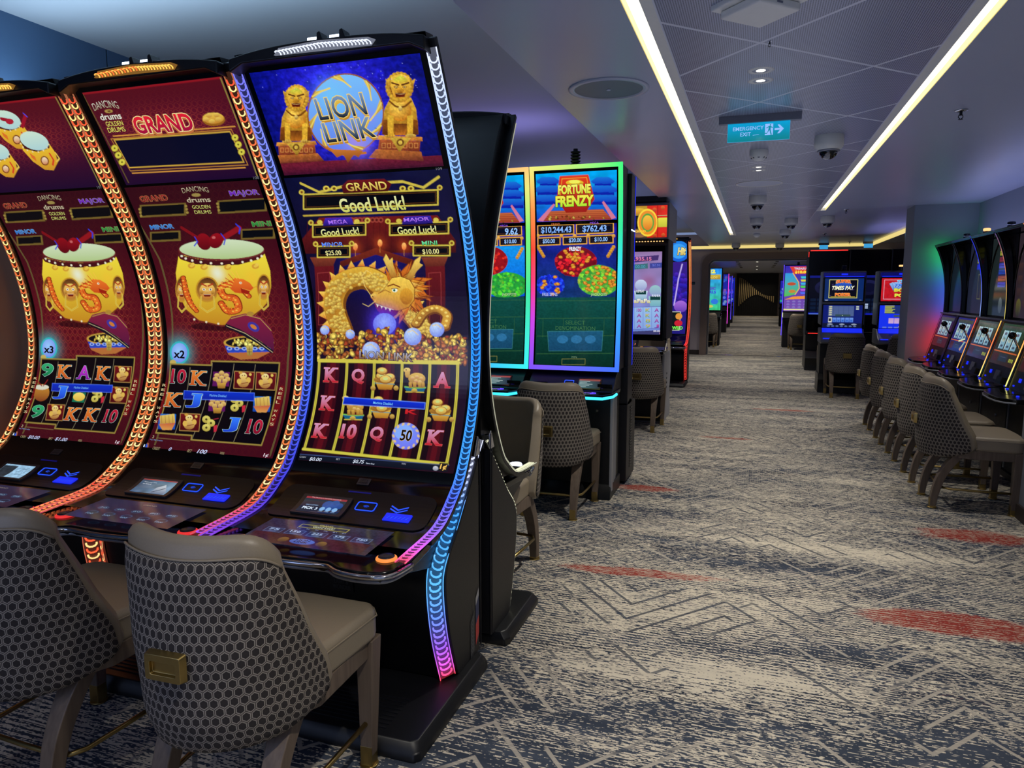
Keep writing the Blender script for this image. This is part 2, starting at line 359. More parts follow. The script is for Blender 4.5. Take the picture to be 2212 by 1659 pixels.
# ------------------------------------------------ lettering
_tc={}
def glyphs(body,off=0.0,shear=0.0):
    k=(body,off,shear)
    if k in _tc: return _tc[k]
    cu=bpy.data.curves.new('t','FONT'); cu.body=body; cu.size=1; cu.offset=off; cu.shear=shear; cu.resolution_u=3; cu.fill_mode='FRONT'
    ob=bpy.data.objects.new('t',cu); COL.objects.link(ob); dg=bpy.context.evaluated_depsgraph_get(); me=bpy.data.meshes.new_from_object(ob.evaluated_get(dg))
    V=np.array([v.co[:2] for v in me.vertices]); Fc=[tuple(p.vertices) for p in me.polygons]
    bpy.data.objects.remove(ob); bpy.data.curves.remove(cu); bpy.data.meshes.remove(me)
    _tc[k]=(V,Fc); return _tc[k]
def text(mb,body,surf,cx,cy,w,h,c1,c2=None,off=.0,lay=.0012,rot=0,shear=0,outline=None,ow=.03,arch=0,vsgn=1,serif=False):
    """fit body in a box w x h centred on (cx,cy) of a surface; surf(x,y,height)->3D; vsgn=+1 when y grows downwards"""
    V0,_=glyphs(body,off,shear); mn,mx=V0.min(0),V0.max(0); sz=mx-mn; ct=(mn+mx)/2
    def put(off2,c1,c2,lay):
        V,Fc=glyphs(body,off2,shear); q=(V-ct)/sz; vs=[];cs=[]; a1=lin(c1); a2=lin(c2 if c2 is not None else c1)
        co,si=math.cos(rot),math.sin(rot)
        for p in q:
            x=p[0]*w; y=p[1]*h + arch*(.25-p[0]**2)*4
            x,y=x*co-y*si,x*si+y*co
            vs.append(surf(cx+x,cy-vsgn*y,lay)); t=min(1,max(0,.5-p[1])); cs.append(tuple(a1*(1-t)+a2*t))
        mb.add(vs,Fc,cs)
    if outline is not None: put(off+ow,outline,outline,lay-.0005)
    put(off,c1,c2,lay)
    if serif and body in SERIFS:
        for (x0,x1,y0,y1) in SERIFS[body]:
            for g,cc,l2 in ((.022,outline,lay-.0002),(0,None,lay+.0003)):
                X0,X1,Y0,Y1=(x0-g)*w,(x1+g)*w,(y0-g)*h,(y1+g)*h; t=.5-(y0+y1)/2; col=tuple(lin(cc)) if cc is not None else tuple(lin(c1)*(1-t)+lin(c2)*t)
                mb.add([surf(cx+px,cy-vsgn*py,l2) for px,py in ((X0,Y0),(X1,Y0),(X1,Y1),(X0,Y1))],[(0,1,2,3)],col)
SERIFS={'K':[(-.60,-.12,-.5,-.40),(-.60,-.12,.40,.5),(.16,.60,-.5,-.40),(.12,.54,.40,.5)],'A':[(-.60,-.24,-.5,-.40),(.22,.60,-.5,-.40)],'10':[(-.55,-.22,-.5,-.40)],'J':[(-.2,.56,.40,.5)]}
M_SLAT=mat("pale_slat",(165,145,105),.5,noise=.1); M_GRILL=mat("speaker_grille",(105,118,128),.5,noise=.1,nscale=400); M_CYANE=emit("lit_acrylic",(60,165,225),.9,"NONE")
M_SILV2=mat('pale_grey_side',(150,152,160),.45,noise=.06); M_BLUED=emit('blue_grille',(16,22,120),.6,'NONE'); M_CAND2=emit('white_sign_bar',(180,200,235),1.1,'NONE'); M_BLACK2=mat('black_knob',(8,8,10),.2)
M_HALO=vcol_mat('lit_side_strip',24,.3,sample='FRONT')
# ================================================ THE ROOM
H=2.35; YB=-1.6; YE=16.2; XW=-3.27
struct(MB().box(-5,5,YB,16.2,-.05,0),'floor',M_CARPET)
fl2=struct(MB().box(-5,5,16.2,44,-.05,0),'floor_far',M_CARPET)
struct(MB().box(-1.0,2.9,16.17,16.24,0,.006),'trim_1',M_CHROME)
# ceiling: left strip, centre, right, with two slots for the light coves
XL=(-.465,-.405,-.365); XR=(.748,.688,.648)
mb=MB(); mb.box(-.977,XL[0],YB,YE,H,H+.1); mb.box(-.99,-.977,YB,YE,H,H+.32)
mb.box(XR[0],3.4,YB,YE,H,H+.1); mb.box(XL[2],XR[2],YB,YE,H+.006,H+.1)
mb.box(XL[0],XL[2],13.14,YE,H,H+.1); mb.box(XR[2],XR[0],9.48,YE,H,H+.1)
mb.box(XL[2],XR[2],12.6,YE,H,H+.01)
struct(mb,'ceiling',M_CEIL)
struct(MB().box(XL[0],XR[0],YB,YE,H+.05,H+.06),'ceiling_void',M_DARK)
struct(MB().box(XW,-.977,YB,YE,2.65,2.7),'ceiling_coffer',M_CEIL2)
struct(MB().box(-5,5,16.4,44,H,H+.1),'ceiling_far',M_CEIL)
# light coves along the aisle
def cove(n,X,yend,label):
    t=thing('cove_light',label,'light',((X[0]+X[1])/2,0,H),0,'light coves along the aisle ceiling'); x0=(X[0]+X[1])/2
    a,b,c=X[0]-x0,X[1]-x0,X[2]-x0; lo,hi=min(a,b),max(a,b)
    MB().box(lo,hi,YB,yend,.034,.036).build('diffuser',M_COVE,t)
    e=.003 if a<b else -.003
    MB().box(min(a,a+e),max(a,a+e),YB,yend,.001,.034).build('side_diffuser',M_COVE2,t)
    MB().box(min(b,c),max(b,c),YB,yend,-.004,.006).build('flange',M_WHITE,t)
cove(1,XL,13.14,'long warm recessed light line left of the exit sign')
cove(2,XR,9.48,'long warm recessed light line right of the exit sign')
t=thing('cornice_light','warm light line running across the ceiling above the far doorway','light',(0,16.1,2.31))
MB().box(-2.9,2.17,-.02,.02,-.02,.035).build('diffuser',M_COVE2,t); MB().box(2.13,2.17,-4.6,-.02,-.02,.035).build('side_diffuser',M_COVE2,t); MB().box(-2.9,2.2,.02,.05,-.03,.04).build('housing',M_WHITE,t)
# acoustic tiles, set on the diagonal
def clip(poly,ax,val,keep_less):
    out=[]
    for i in range(len(poly)):
        a,b=poly[i],poly[(i+1)%len(poly)]; ia=(a[ax]<=val)==keep_less; ib=(b[ax]<=val)==keep_less
        if ia: out.append(a)
        if ia!=ib: t=(val-a[ax])/(b[ax]-a[ax]); out.append((a[0]+(b[0]-a[0])*t,a[1]+(b[1]-a[1])*t))
    return out
tiles=thing('acoustic_tile_field','perforated metal ceiling tiles laid diagonally between the two light lines','ceiling',(0,0,H)); tiles['kind']='structure'
for k in range(-3,12):
    for i,(cx,cy) in enumerate([(-.025,3.51),(-.485,3.05),(.435,3.05),(.895,3.51)]):
        cy+=.92*k; r=.46-.011
        p=[(cx+r,cy),(cx,cy+r),(cx-r,cy),(cx,cy-r)]
        for ax,v,l in ((0,XL[2]+.006,False),(0,XR[2]-.006,True),(1,12.55,True)): 
            if p: p=clip(p,ax,v,l)
        if len(p)>2: MB().prism(p,2,-.004,.006).build('ceiling_tile',M_PERF,tiles)
struct(MB().box(XL[2],XR[2],YB,12.6,H-.0037,H-.001),'trim_2',M_JOINT)
# walls
mb=MB(); mb.box(XW-.1,XW,YB,3.03,0,2.66); struct(mb,'wall_left',M_BLUEW); struct(MB().box(XW-.1,XW,3.038,YE,0,2.66),'wall_left_far',M_BLUEW); struct(MB().box(XW-.1,XW-.004,3.025,3.045,0,2.66),'trim_3',M_BLACK)
struct(MB().box(2.28,2.4,5.13,9.2,0,H),'wall_right',M_WALLW); struct(MB().box(1.6,2.4,YB,5.13,0,H),'wall_right_near',M_WALLW); struct(MB().box(1.585,1.6,YB,5.14,0,.09),'baseboard_right',M_BASEB)
struct(MB().box(1.65,2.4,9.2,9.66,0,H),'wall_right_pier',M_WALLW); struct(MB().box(3.3,3.4,9.66,YE,0,H),'wall_right_far',M_TAUPE); struct(MB().box(2.28,3.4,9.6,9.66,0,H),'wall_right_return',M_TAUPE)
struct(MB().box(1.64,1.65,9.19,9.67,0,.09),'baseboard_pier',M_BASEB)
# end wall with the rounded doorway
def arch_pts(x0,x1,zt,r,n=8):
    o=[(x0,0)]
    for k in range(n+1): a=PI-PI/2*k/n; o.append((x0+r+r*math.cos(a),zt-r+r*math.sin(a)))
    for k in range(n+1): a=PI/2-PI/2*k/n; o.append((x1-r+r*math.cos(a),zt-r+r*math.sin(a)))
    o.append((x1,0)); return o
A1=arch_pts(-1.13,3.0,2.2,.26); A2=arch_pts(-.995,2.87,2.06,.13)
def band(a,b,y0,y1):
    m=MB(); n=len(a); vs=[(p[0],y0,p[1]) for p in a]+[(p[0],y0,p[1]) for p in b]+[(p[0],y1,p[1]) for p in a]+[(p[0],y1,p[1]) for p in b]
    fs=[]
    for i in range(n-1):
        fs+=[(i,i+1,n+i+1,n+i),(2*n+i,3*n+i,3*n+i+1,2*n+i+1),(i,2*n+i,2*n+i+1,i+1),(n+i,n+i+1,3*n+i+1,3*n+i)]
    fs+=[(0,n,3*n,2*n),(n-1,3*n-1,4*n-1,2*n-1)]
    return m.add(vs,fs)
outer=[(-4,0)]+[(-4,2.6)]*0
OUT=[(-3.2 if i<10 else 3.4,p[1]) for i,p in enumerate(A1)]; OUT=[(x,0 if i in(0,len(A1)-1) else 2.36) for i,(x,_) in enumerate(OUT)]
n_=len(A1); OUT=[(-3.2,0),(-3.2,2.6)]+[(-3.2+6.6*i/(n_-5),2.6) for i in range(n_-4)]+[(3.4,2.6),(3.4,0)]
struct(band(OUT,A1,16.2,16.4),'wall_back',M_TAUPE); struct(band(A1,A2,16.12,16.5),'door_1_frame',M_TAUPED)
A3=arch_pts(-.965,2.84,2.03,.1); struct(band(A2,A3,16.3,16.5),'door_1_track',M_GREY)
struct(MB().box(-3.2,-1.13,16.17,16.2,0,.1),'baseboard_back',M_BASEB)
mb=MB(); mb.box(-3.6,-3.5,16.5,44,0,H); mb.box(3.5,3.6,16.5,44,0,H); struct(mb,'wall_far_sides',M_TAUPE)
struct(MB().box(-3.5,3.5,42.2,42.3,0,H),'wall_far_end',M_TAUPE)
# small wayfinding plate beside the doorway
t=tag(MB().box(-1.34,-1.27,16.185,16.2,1.53,1.58).build('wall_plate',M_DARK),'small dark sign plate on the wall left of the far doorway','sign')
mb=MB()
for k in range(5): mb.box(-1.33+k*.012,-1.324+k*.012,16.183,16.1855,1.545,1.565,lin((80,150,170)))
mb.build('plate_print',M_INK,t)
struct(MB().box(XW,XW+.03,1.2,2.9,0,1.9),'wall_left_wainscot',M_BEIGE,bevel=.01)
# slatted screen at the very end of the view
t=thing('slat_screen','dark screen with a wave of pale vertical slats at the far end of the hall','screen',(0,42,0))
MB().box(-1.05,1.15,0,.1,0,2.31).build('back_panel',M_BLACK,t)
for k in range(19):
    x=-.87+k*.1; u=k/18; top=2.1-.05*k/18-.95*max(0,math.sin(min(1,u*1.15)*PI/2))**1.6*1.0; bot=.55+.62*math.sin(min(1,u*1.9)*PI/2) if u<.53 else 1.17-.42*((u-.53)/.47)**1.2
    if top<bot+.1: top=bot+.16
    MB().box(x-.02,x+.02,-.08,-.0,bot,top).build('slat',M_SLAT,t)
for k in range(16):
    x=-.8+k*.11; MB().box(x-.012,x+.012,-.04,-.0,.05,.45+.6*math.sin(PI*min(1,.1+k/17))).build('lower_slat',M_DARK,t)
# ------------------------------------------------ ceiling fittings
def downlight(x,y,label,two=True):
    t=thing('downlight',label,'light',(x,y,H),0,'recessed downlights in the aisle ceiling')
    MB().lathe([(.056,.004),(.056,-.004),(.036,-.006),(.032,.002)],n=24).build('trim_ring',M_WHITE,t,smooth=True)
    MB().lathe([(.031,-.001),(.02,-.004),(.002,-.005)],n=20).build('lens',M_LAMP,t,smooth=True)
for yy,a in [(3.42,'downlight above the exit sign, front one of the pair nearest the camera'),(3.58,'downlight above the exit sign, rear one of the pair nearest the camera'),(6.0,'downlight beyond the smoke detector, front one of its pair'),(6.16,'downlight beyond the smoke detector, rear one of its pair'),(8.9,'small downlight far along the aisle between two dome cameras')]: downlight(-.02,yy,a)
dome0=None
def dome(x,y,label,s=1):
    global dome0
    if dome0: 
        o=dup(dome0,(x,y,H),random.uniform(-.4,.4),label); o.scale=(s,s,s); return o
    t=thing('dome_camera',label,'camera',(x,y,H),0,'white dome cameras on the ceiling'); t.scale=(s,s,s); dome0=t
    MB().lathe([(.084,0),(.086,-.055),(.082,-.075),(.062,-.092)],n=28).build('housing',M_WHITE,t,smooth=True,bevel=.003)
    MB().lathe([(.064,-.088),(.066,-.098),(.058,-.1)],n=28).build('dome_ring',M_SILV,t,smooth=True)
    MB().lathe([(.056*math.cos(a),-.096-.05*math.sin(a)) for a in np.linspace(0,1.5,8)],n=24).build('dome',M_LENS,t,smooth=True)
    MB().lathe([(.004,-.06),(.004,-.065)],c=(0,-.078,0),n=8).build('screw',M_DARK,t)
    return t
for x,y,l in [(.389,4.95,'large white dome camera right of the exit sign'),(-.023,7.8,'white dome camera beyond the exit sign, in line with it'),(-.029,10.2,'white dome camera further along the centre line, behind the first one there'),(.404,10.35,'white dome camera right of the centre line, upper of a close pair'),(.398,12.2,'white dome camera right of the centre line, lower one of the pair'),(.837,10.2,'white dome camera near the end of the right light line'),(-.421,15.4,'far dome camera in front of the lit cornice, left one'),(.42,15.7,'far dome camera in front of the lit cornice, right one')]: dome(x,y,l)
t=thing('smoke_detector','round white smoke detector just beyond the exit sign','detector',(-.02,5.3,H))
MB().lathe([(.06,0),(.06,-.035),(.052,-.045),(.05,-.05),(.03,-.07),(.004,-.074)],n=28).build('body',M_WHITE,t,smooth=True,bevel=.002)
for k in range(8): a=k*PI/4; MB().box(-.006,.006,-.002,.002,-.006,.006).build('vent',M_DARK,t,loc=(.045*math.cos(a),.045*math.sin(a),-.052))
t=thing('smoke_detector','small white smoke detector far down the aisle ceiling','detector',(-.025,12.95,H))
MB().lathe([(.055,0),(.055,-.03),(.03,-.06),(.004,-.064)],n=20).build('body',M_WHITE,t,smooth=True)
def sprinkler(x,y,label,s=.8):
    t=thing('sprinkler',label,'sprinkler',(x,y,H)); t.scale=(s,s,s)
    MB().lathe([(.042,0),(.04,-.006),(.02,-.012)],n=20).build('escutcheon',M_CHROME,t,smooth=True)
    m=MB().tube([(0,0,-.01),(0,0,-.035)],.009,8); m.tube([(-.01,0,-.03),(-.014,0,-.045),(-.004,0,-.058)],.003,5); m.tube([(.01,0,-.03),(.014,0,-.045),(.004,0,-.058)],.003,5); m.build('head',M_DARK,t)
    MB().lathe([(.014,-.058),(.014,-.061)],n=12).build('deflector',M_DARK,t)
sprinkler(.992,4.5,'chrome ceiling sprinkler to the right of the right light line'); sprinkler(.967,9.4,'ceiling sprinkler near the far end of the right light line'); sprinkler(1.05,13.2,'far small ceiling sprinkler above the black cabinets'); sprinkler(.01,3.05,'tiny sprinkler nozzle at a tile joint near the camera',.35); sprinkler(1.7,15.6,'tiny far sprinkler in front of the lit cornice')
t=thing('ceiling_speaker','large round white ceiling speaker left of the left light line','speaker',(-.703,3.5,H))
MB().lathe([(.19,0),(.19,-.005),(.165,-.008),(.162,-.002)],n=48).build('trim_ring',M_CEIL,t,smooth=True); MB().lathe([(.162,-.003),(.001,-.0035)],n=48).build('grille',M_GRILL,t)
MB().lathe([(.01,-.003),(.01,-.007)],n=10).build('cap',M_CEIL,t)
t=thing('round_hatch','flush round access panel in the aisle ceiling beyond the first dome cameras','panel',(-.013,6.9,H)); MB().lathe([(.2,-.003),(.2,-.007),(.19,-.008),(.188,-.004)],n=40).build('trim_ring',M_WHITE,t,smooth=True); MB().lathe([(.188,-.004),(.001,-.0045)],n=40).build('cover',M_CEIL,t)
t=thing('wireless_box','white square wireless box on the ceiling at the top edge','electronics',(-.03,2.62,H),math.radians(45))
MB().box(-.11,.11,-.11,.11,-.022,0).build('base',M_WHITE,t,bevel=.006); MB().box(-.085,.095,-.09,.09,-.05,-.022).build('cover',M_WHITE,t,bevel=.008); MB().box(-.012,.012,-.092,-.09,-.04,-.034).build('badge',M_GREY,t)
# emergency exit sign
t=thing('exit_sign','hanging green and blue EMERGENCY EXIT sign with an arrow','sign',(-.022,4.25,2.31))
MB().box(-.21,.215,-.02,.02,-.004,.04).build('housing',M_GREY,t,bevel=.002)
def exit_col(x,y):
    u=max(0,min(1,(y+.1)/.115)); c1=lin((8,128,138)); c2=lin((0,165,225)); return tuple(c1*(1-u)+c2*u)
pl=rrect(-.162,.158,-.1,.0,.012); m=MB()
m.grid(lambda u,v:(-.162+.32*u,-.0035,-.1+.104*v),20,8,lambda u,v:exit_col(0,-.1+.104*v)); m.build('sign_panel',vcol_mat('lit_sign',1.0),t)
MB().box(-.163,.159,-.0025,.0025,-.101,.0).build('acrylic_edge',M_CYANE,t)
ls=lambda x,y,h:(x,-.0045-h,y); m=MB(); WH=(150,190,255)
text(m,'EMERGENCY',ls,-.055,-.032,.16,.02,WH,off=.012,vsgn=-1); text(m,'EXIT',ls,-.068,-.062,.055,.02,WH,off=.012,vsgn=-1)
m.add([ls(-.03,-.071,.001),(ls(.002,-.069,.001)),(ls(.002,-.067,.001)),(ls(-.03,-.069,.001))],[(0,1,2,3)],lin(WH))
def q2(pts,c,h=.001): m.add([ls(x,y,h) for x,y in pts],[tuple(range(len(pts)))],lin(c))
q2([(.032,-.074),(.073,-.074),(.073,-.015),(.032,-.015)],WH)
G=(0,140,165)
q2([(.056,-.018),(.062,-.018),(.062,-.025),(.056,-.025)],G,.0015); q2([(.05,-.026),(.062,-.026),(.06,-.046),(.05,-.044)],G,.0015); q2([(.05,-.028),(.052,-.031),(.042,-.038),(.037,-.036)],G,.0015); q2([(.06,-.028),(.072,-.034),(.071,-.038),(.059,-.034)],G,.0015)
q2([(.05,-.042),(.056,-.046),(.045,-.062),(.032,-.062),(.032,-.066),(.042,-.067)],G,.0015); q2([(.054,-.044),(.06,-.044),(.068,-.072),(.062,-.074)],G,.0015)
q2([(.081,-.04),(.108,-.04),(.095,-.022),(.106,-.022),(.128,-.045),(.106,-.068),(.095,-.068),(.108,-.05),(.081,-.05)],WH)
m.build('sign_lettering',M_PRINT,t)
for x,y,l in [(1.26,15.9,'far small lit exit sign hanging before the cornice, middle one'),(2.05,15.7,'far small lit exit sign near the bend of the cornice light'),(2.3,13.0,'small lit exit sign cut off by the pale pier')]:
    t=thing('exit_sign',l,'sign',(x,y,2.28)); MB().box(-.1,.1,-.01,.01,.03,.07).build('housing',M_GREY,t); MB().box(-.08,.08,-.004,.004,-.05,.03).build('sign_panel',M_CYANE,t)
# ================================================ CHAIRS
chair0=None
def make_chair(loc,rz,label,group):
    global chair0
    if chair0: return dup(chair0,loc,rz,label,group)
    t=thing('casino_chair',label,'chair',loc,rz,group); chair0=t
    def shell(u,v,off=0.0,inner=False):
        # u -1..1 round the sitter, v 0..1 up
        zb=.335+.085*abs(u)**5; zt=.838-.07*abs(u)**4.5-.008*math.cos(u*PI); z=zb+(zt-zb)*v
        h=(z-.33)/.5; h=max(0,min(1,h))
        w=np.interp(h,[0,.12,.3,.65,1],[.212,.238,.238,.224,.203]); d=np.interp(h,[0,.12,.3,.65,1],[.235,.29,.272,.185,.095])
        yb=np.interp(h,[0,.15,.5,.85,1],[-.285,-.31,-.318,-.305,-.285])
        if inner:
            th=np.interp(h,[0,.3,1],[.06,.055,.045]); w-=th*.8; yb+=th; d-=th*.35
        w+=off; yb-=off; f=u*PI/2
        x=w*math.sin(f); y=yb+d*(1-math.cos(f)**1.0)
        return (x,y,z)
    # leather: outer skin, rolled rim and inner face as one closed skin
    nu,nv=28,16; m=MB(); rows=[]
    for j in range(nv+1): rows.append([shell(-1+2*i/nu,j/nv,-.001) for i in range(nu+1)])
    def mixp(a,b,t,lift): return (a[0]*(1-t)+b[0]*t,a[1]*(1-t)+b[1]*t,a[2]*(1-t)+b[2]*t+lift)
    for t_,lf in ((.2,.014),(.5,.02),(.8,.014)):
        rows.append([mixp(shell(-1+2*i/nu,1,-.001),shell(-1+2*i/nu,1,0,True),t_,lf) for i in range(nu+1)])
    for j in range(nv,-1,-1): rows.append([shell(-1+2*i/nu,j/nv,0,True) for i in range(nu+1)])
    V=[p for r in rows for p in r]; R=len(rows); W=nu+1
    Fc=[(j*W+i,j*W+i+1,((j+1)%R)*W+i+1,((j+1)%R)*W+i) for j in range(R) for i in range(nu)]
    # side edges: zip outer column to inner column
    for i in (0,nu):
        for j in range(nv):
            a,b=j,R-1-j; Fc.append((a*W+i,(a+1)*W+i,(b-1)*W+i,b*W+i))
        Fc.append((nv*W+i,(nv+1)*W+i,(nv+2)*W+i,(nv+3)*W+i,(nv+4)*W+i))
    m.add(V,Fc); m.build('backrest',M_LEATH,t,smooth=True,bevel=.008,seg=2)
    # patterned outer cover
    m=MB(); nu,nv=30,22; uv=[]
    for j in range(nv+1):
        v=.005+.935*j/nv; pr=None; acc=0; row=[]
        for i in range(nu+1):
            u=(-1+2*i/nu)*.955; p=Vector(shell(u,v,.0025)); 
            if pr is not None: acc+=(p-pr).length
            pr=p; m.v.append(tuple(p)); row.append((acc,p.z))
        uv+=[(a-acc/2,z) for a,z in row]
    m.f=[(j*(nu+1)+i,j*(nu+1)+i+1,(j+1)*(nu+1)+i+1,(j+1)*(nu+1)+i) for j in range(nv) for i in range(nu)]
    o=m.build('fabric_cover',M_FAB,t,smooth=True,fix=False); me=o.data; ul=me.uv_layers.new(name='UVMap')
    arr=np.array([uv[l.vertex_index] for l in me.loops],np.float32); ul.data.foreach_set('uv',arr.ravel())
    sd=o.modifiers.new('solid','SOLIDIFY'); sd.thickness=.003; sd.offset=0
    # seam welt along the top of the cover
    MB().tube([Vector(shell((-1+2*i/40)*.955,.945,.004)) for i in range(41)],.003,6).build('welt',M_LEATH,t,smooth=True)
    # seat
    m=MB(); pts=[(-.1,-.235),(.1,-.235),(.175,-.17),(.212,-.03),(.232,.22),(.2,.262),(0,.27),(-.2,.262),(-.232,.22),(-.212,-.03),(-.175,-.17)]
    m.prism(pts,2,.395,.492); m.build('seat',M_LEATH,t,bevel=.022,seg=4)
    m=MB(); pr=[(x*1.002,y*1.002,.47) for x,y in pts[3:9]]; m.tube(pr,.0022,5).build('seat_piping',M_LEATH,t)
    m=MB(); m.box(-.215,.215,.215,.245,.345,.402); m.box(-.215,-.19,-.05,.23,.345,.402); m.box(.19,.215,-.05,.23,.345,.402); m.box(-.14,.14,-.2,-.17,.345,.402); m.add([(-.14,-.2,.345),(-.215,-.05,.345),(-.19,-.05,.345),(-.14,-.17,.345),(-.14,-.2,.4),(-.215,-.05,.4),(-.19,-.05,.4),(-.14,-.17,.4)],[(0,1,2,3),(4,5,6,7),(0,1,5,4),(2,3,7,6)]); m.add([(.14,-.2,.345),(.215,-.05,.345),(.19,-.05,.345),(.14,-.17,.345),(.14,-.2,.4),(.215,-.05,.4),(.19,-.05,.4),(.14,-.17,.4)],[(0,1,2,3),(4,5,6,7),(0,1,5,4),(2,3,7,6)]); m.build('seat_frame',M_WOOD,t,bevel=.003)
    def leg(pts,sz):
        m=MB(); n=len(pts); vs=[]
        for (x,y,z),s in zip(pts,sz): vs+=[(x-s,y-s,z),(x+s,y-s,z),(x+s,y+s,z),(x-s,y+s,z)]
        fs=[(i*4+k,i*4+(k+1)%4,i*4+4+(k+1)%4,i*4+4+k) for i in range(n-1) for k in range(4)]+[(3,2,1,0),(n*4-4,n*4-3,n*4-2,n*4-1)]
        return m.add(vs,fs)
    for s in (-1,1):
        leg([(s*.198,.215,.012),(s*.2,.218,.2),(s*.202,.222,.40)],[.018,.023,.028]).build('leg',M_WOOD,t,bevel=.004)
        P=cat_rom([(-.222,.012),(-.212,.1),(-.188,.2),(-.145,.29),(-.09,.37)],4); leg([(s*(.157+.006*max(0,z)),y,z) for y,z in P],[.019+.013*i/len(P) for i in range(len(P))]).build('leg',M_WOOD,t,bevel=.004)
        for (x,y) in ((.198,.215),(.157,-.222)):
            f=MB().box(s*x-.019,s*x+.019,y-.019,y+.019,.006,.068); f.lathe([(.028,0),(.028,.006),(.018,.008)],c=(s*x,y,0),n=16); f.build('ferrule',M_BRASS,t,bevel=.002)
    R_=[(-.2,.2,.14),(-.196,.0,.14),(-.19,-.13,.14),(-.17,-.165,.14),(-.13,-.178,.14),(0,-.18,.14),(.13,-.178,.14),(.17,-.165,.14),(.19,-.13,.14),(.196,0,.14),(.2,.2,.14)]
    MB().tube(R_,.0075,8).build('footrail',M_BRASS,t,smooth=True)
    # brass pull on the back
    m=MB(); o1=rrect(-.052,.052,-.034,.034,.006,3); o2=rrect(-.035,.035,-.017,.014,.005,3); n=len(o1)
    yy=-.330
    vs=[(x,yy+.008,.565+z) for x,z in o1]+[(x,yy-.010,.565+z) for x,z in [(a*.93,b*.9) for a,b in o1]]+[(x,yy-.010,.565+z) for x,z in o2]+[(x,yy-.001,.565+z*.9) for x,z in o2]
    fs=[(k*n+i,k*n+(i+1)%n,(k+1)*n+(i+1)%n,(k+1)*n+i) for k in range(3) for i in range(n)]+[tuple(3*n+i for i in range(n))]
    m.add(vs,fs); m.build('pull_handle',M_BRASS,t,smooth=False,bevel=.0015)
    return t
G1='patterned chairs before the curved machines'; G2='patterned chairs in the right-hand row'
make_chair((-1.225,1.50,0),math.radians(1.5),'patterned chair in front of the slot machine with the blue globe screen',G1)
make_chair((-1.89,1.49,0),math.radians(-2),'patterned chair at the left edge, before the middle curved machine',G1)
make_chair((-1.225,3.245,0),math.radians(180-6),'chair behind the big curved machines, its smooth leather inside showing','chairs on the far side of the curved bank')
make_chair((-1.165,4.36,0),0,'patterned chair before the machine with the green glowing frame','chairs before the square framed machines')
make_chair((-1.84,4.36,0),0,'patterned chair left of the one before the green glowing frame, mostly hidden','chairs before the square framed machines')
for i,(yy,l) in enumerate([(5.295,'nearest patterned chair of the right-hand row, at the right edge'),(5.94,'second patterned chair from the camera in the right-hand row'),(6.64,'third patterned chair from the camera in the right-hand row'),(7.32,'fourth patterned chair from the camera in the right-hand row'),(8.03,'farthest patterned chair of the right-hand row')]):
    make_chair((1.364,yy,0),-PI/2,l,G2)
make_chair((-1.075,7.27,0),math.radians(0),'patterned chair before the machine with the pink and blue screen','chairs on the left, further back')
make_chair((-1.56,6.5,0),PI,'chair behind the dark rear cabinet with vents','chairs on the left, further back')
make_chair((-1.2,8.9,0),PI,'pale chair glimpsed behind the pink and blue screen machine','chairs on the left, further back')
make_chair((1.15,10.37,0),0,'patterned chair before the poker machine with a dark title screen','chairs before the poker machines')
make_chair((1.86,10.37,0),0,'patterned chair before the red-screened poker machine, cut off by the pier','chairs before the poker machines')
make_chair((1.25,12.85,0),0,'patterned chair before the tall black cabinet with a red top line','chairs before the tall black cabinets')
make_chair((-1.1,18.6,0),0,'chair before the pale blue machine beyond the doorway','chairs beyond the doorway')
make_chair((1.0,18.35,0),0,'chair before the treasure themed machine beyond the doorway','chairs beyond the doorway')
make_chair((-1.2,21.2,0),PI,'chair just behind the pale blue machine beyond the doorway','chairs beyond the doorway')
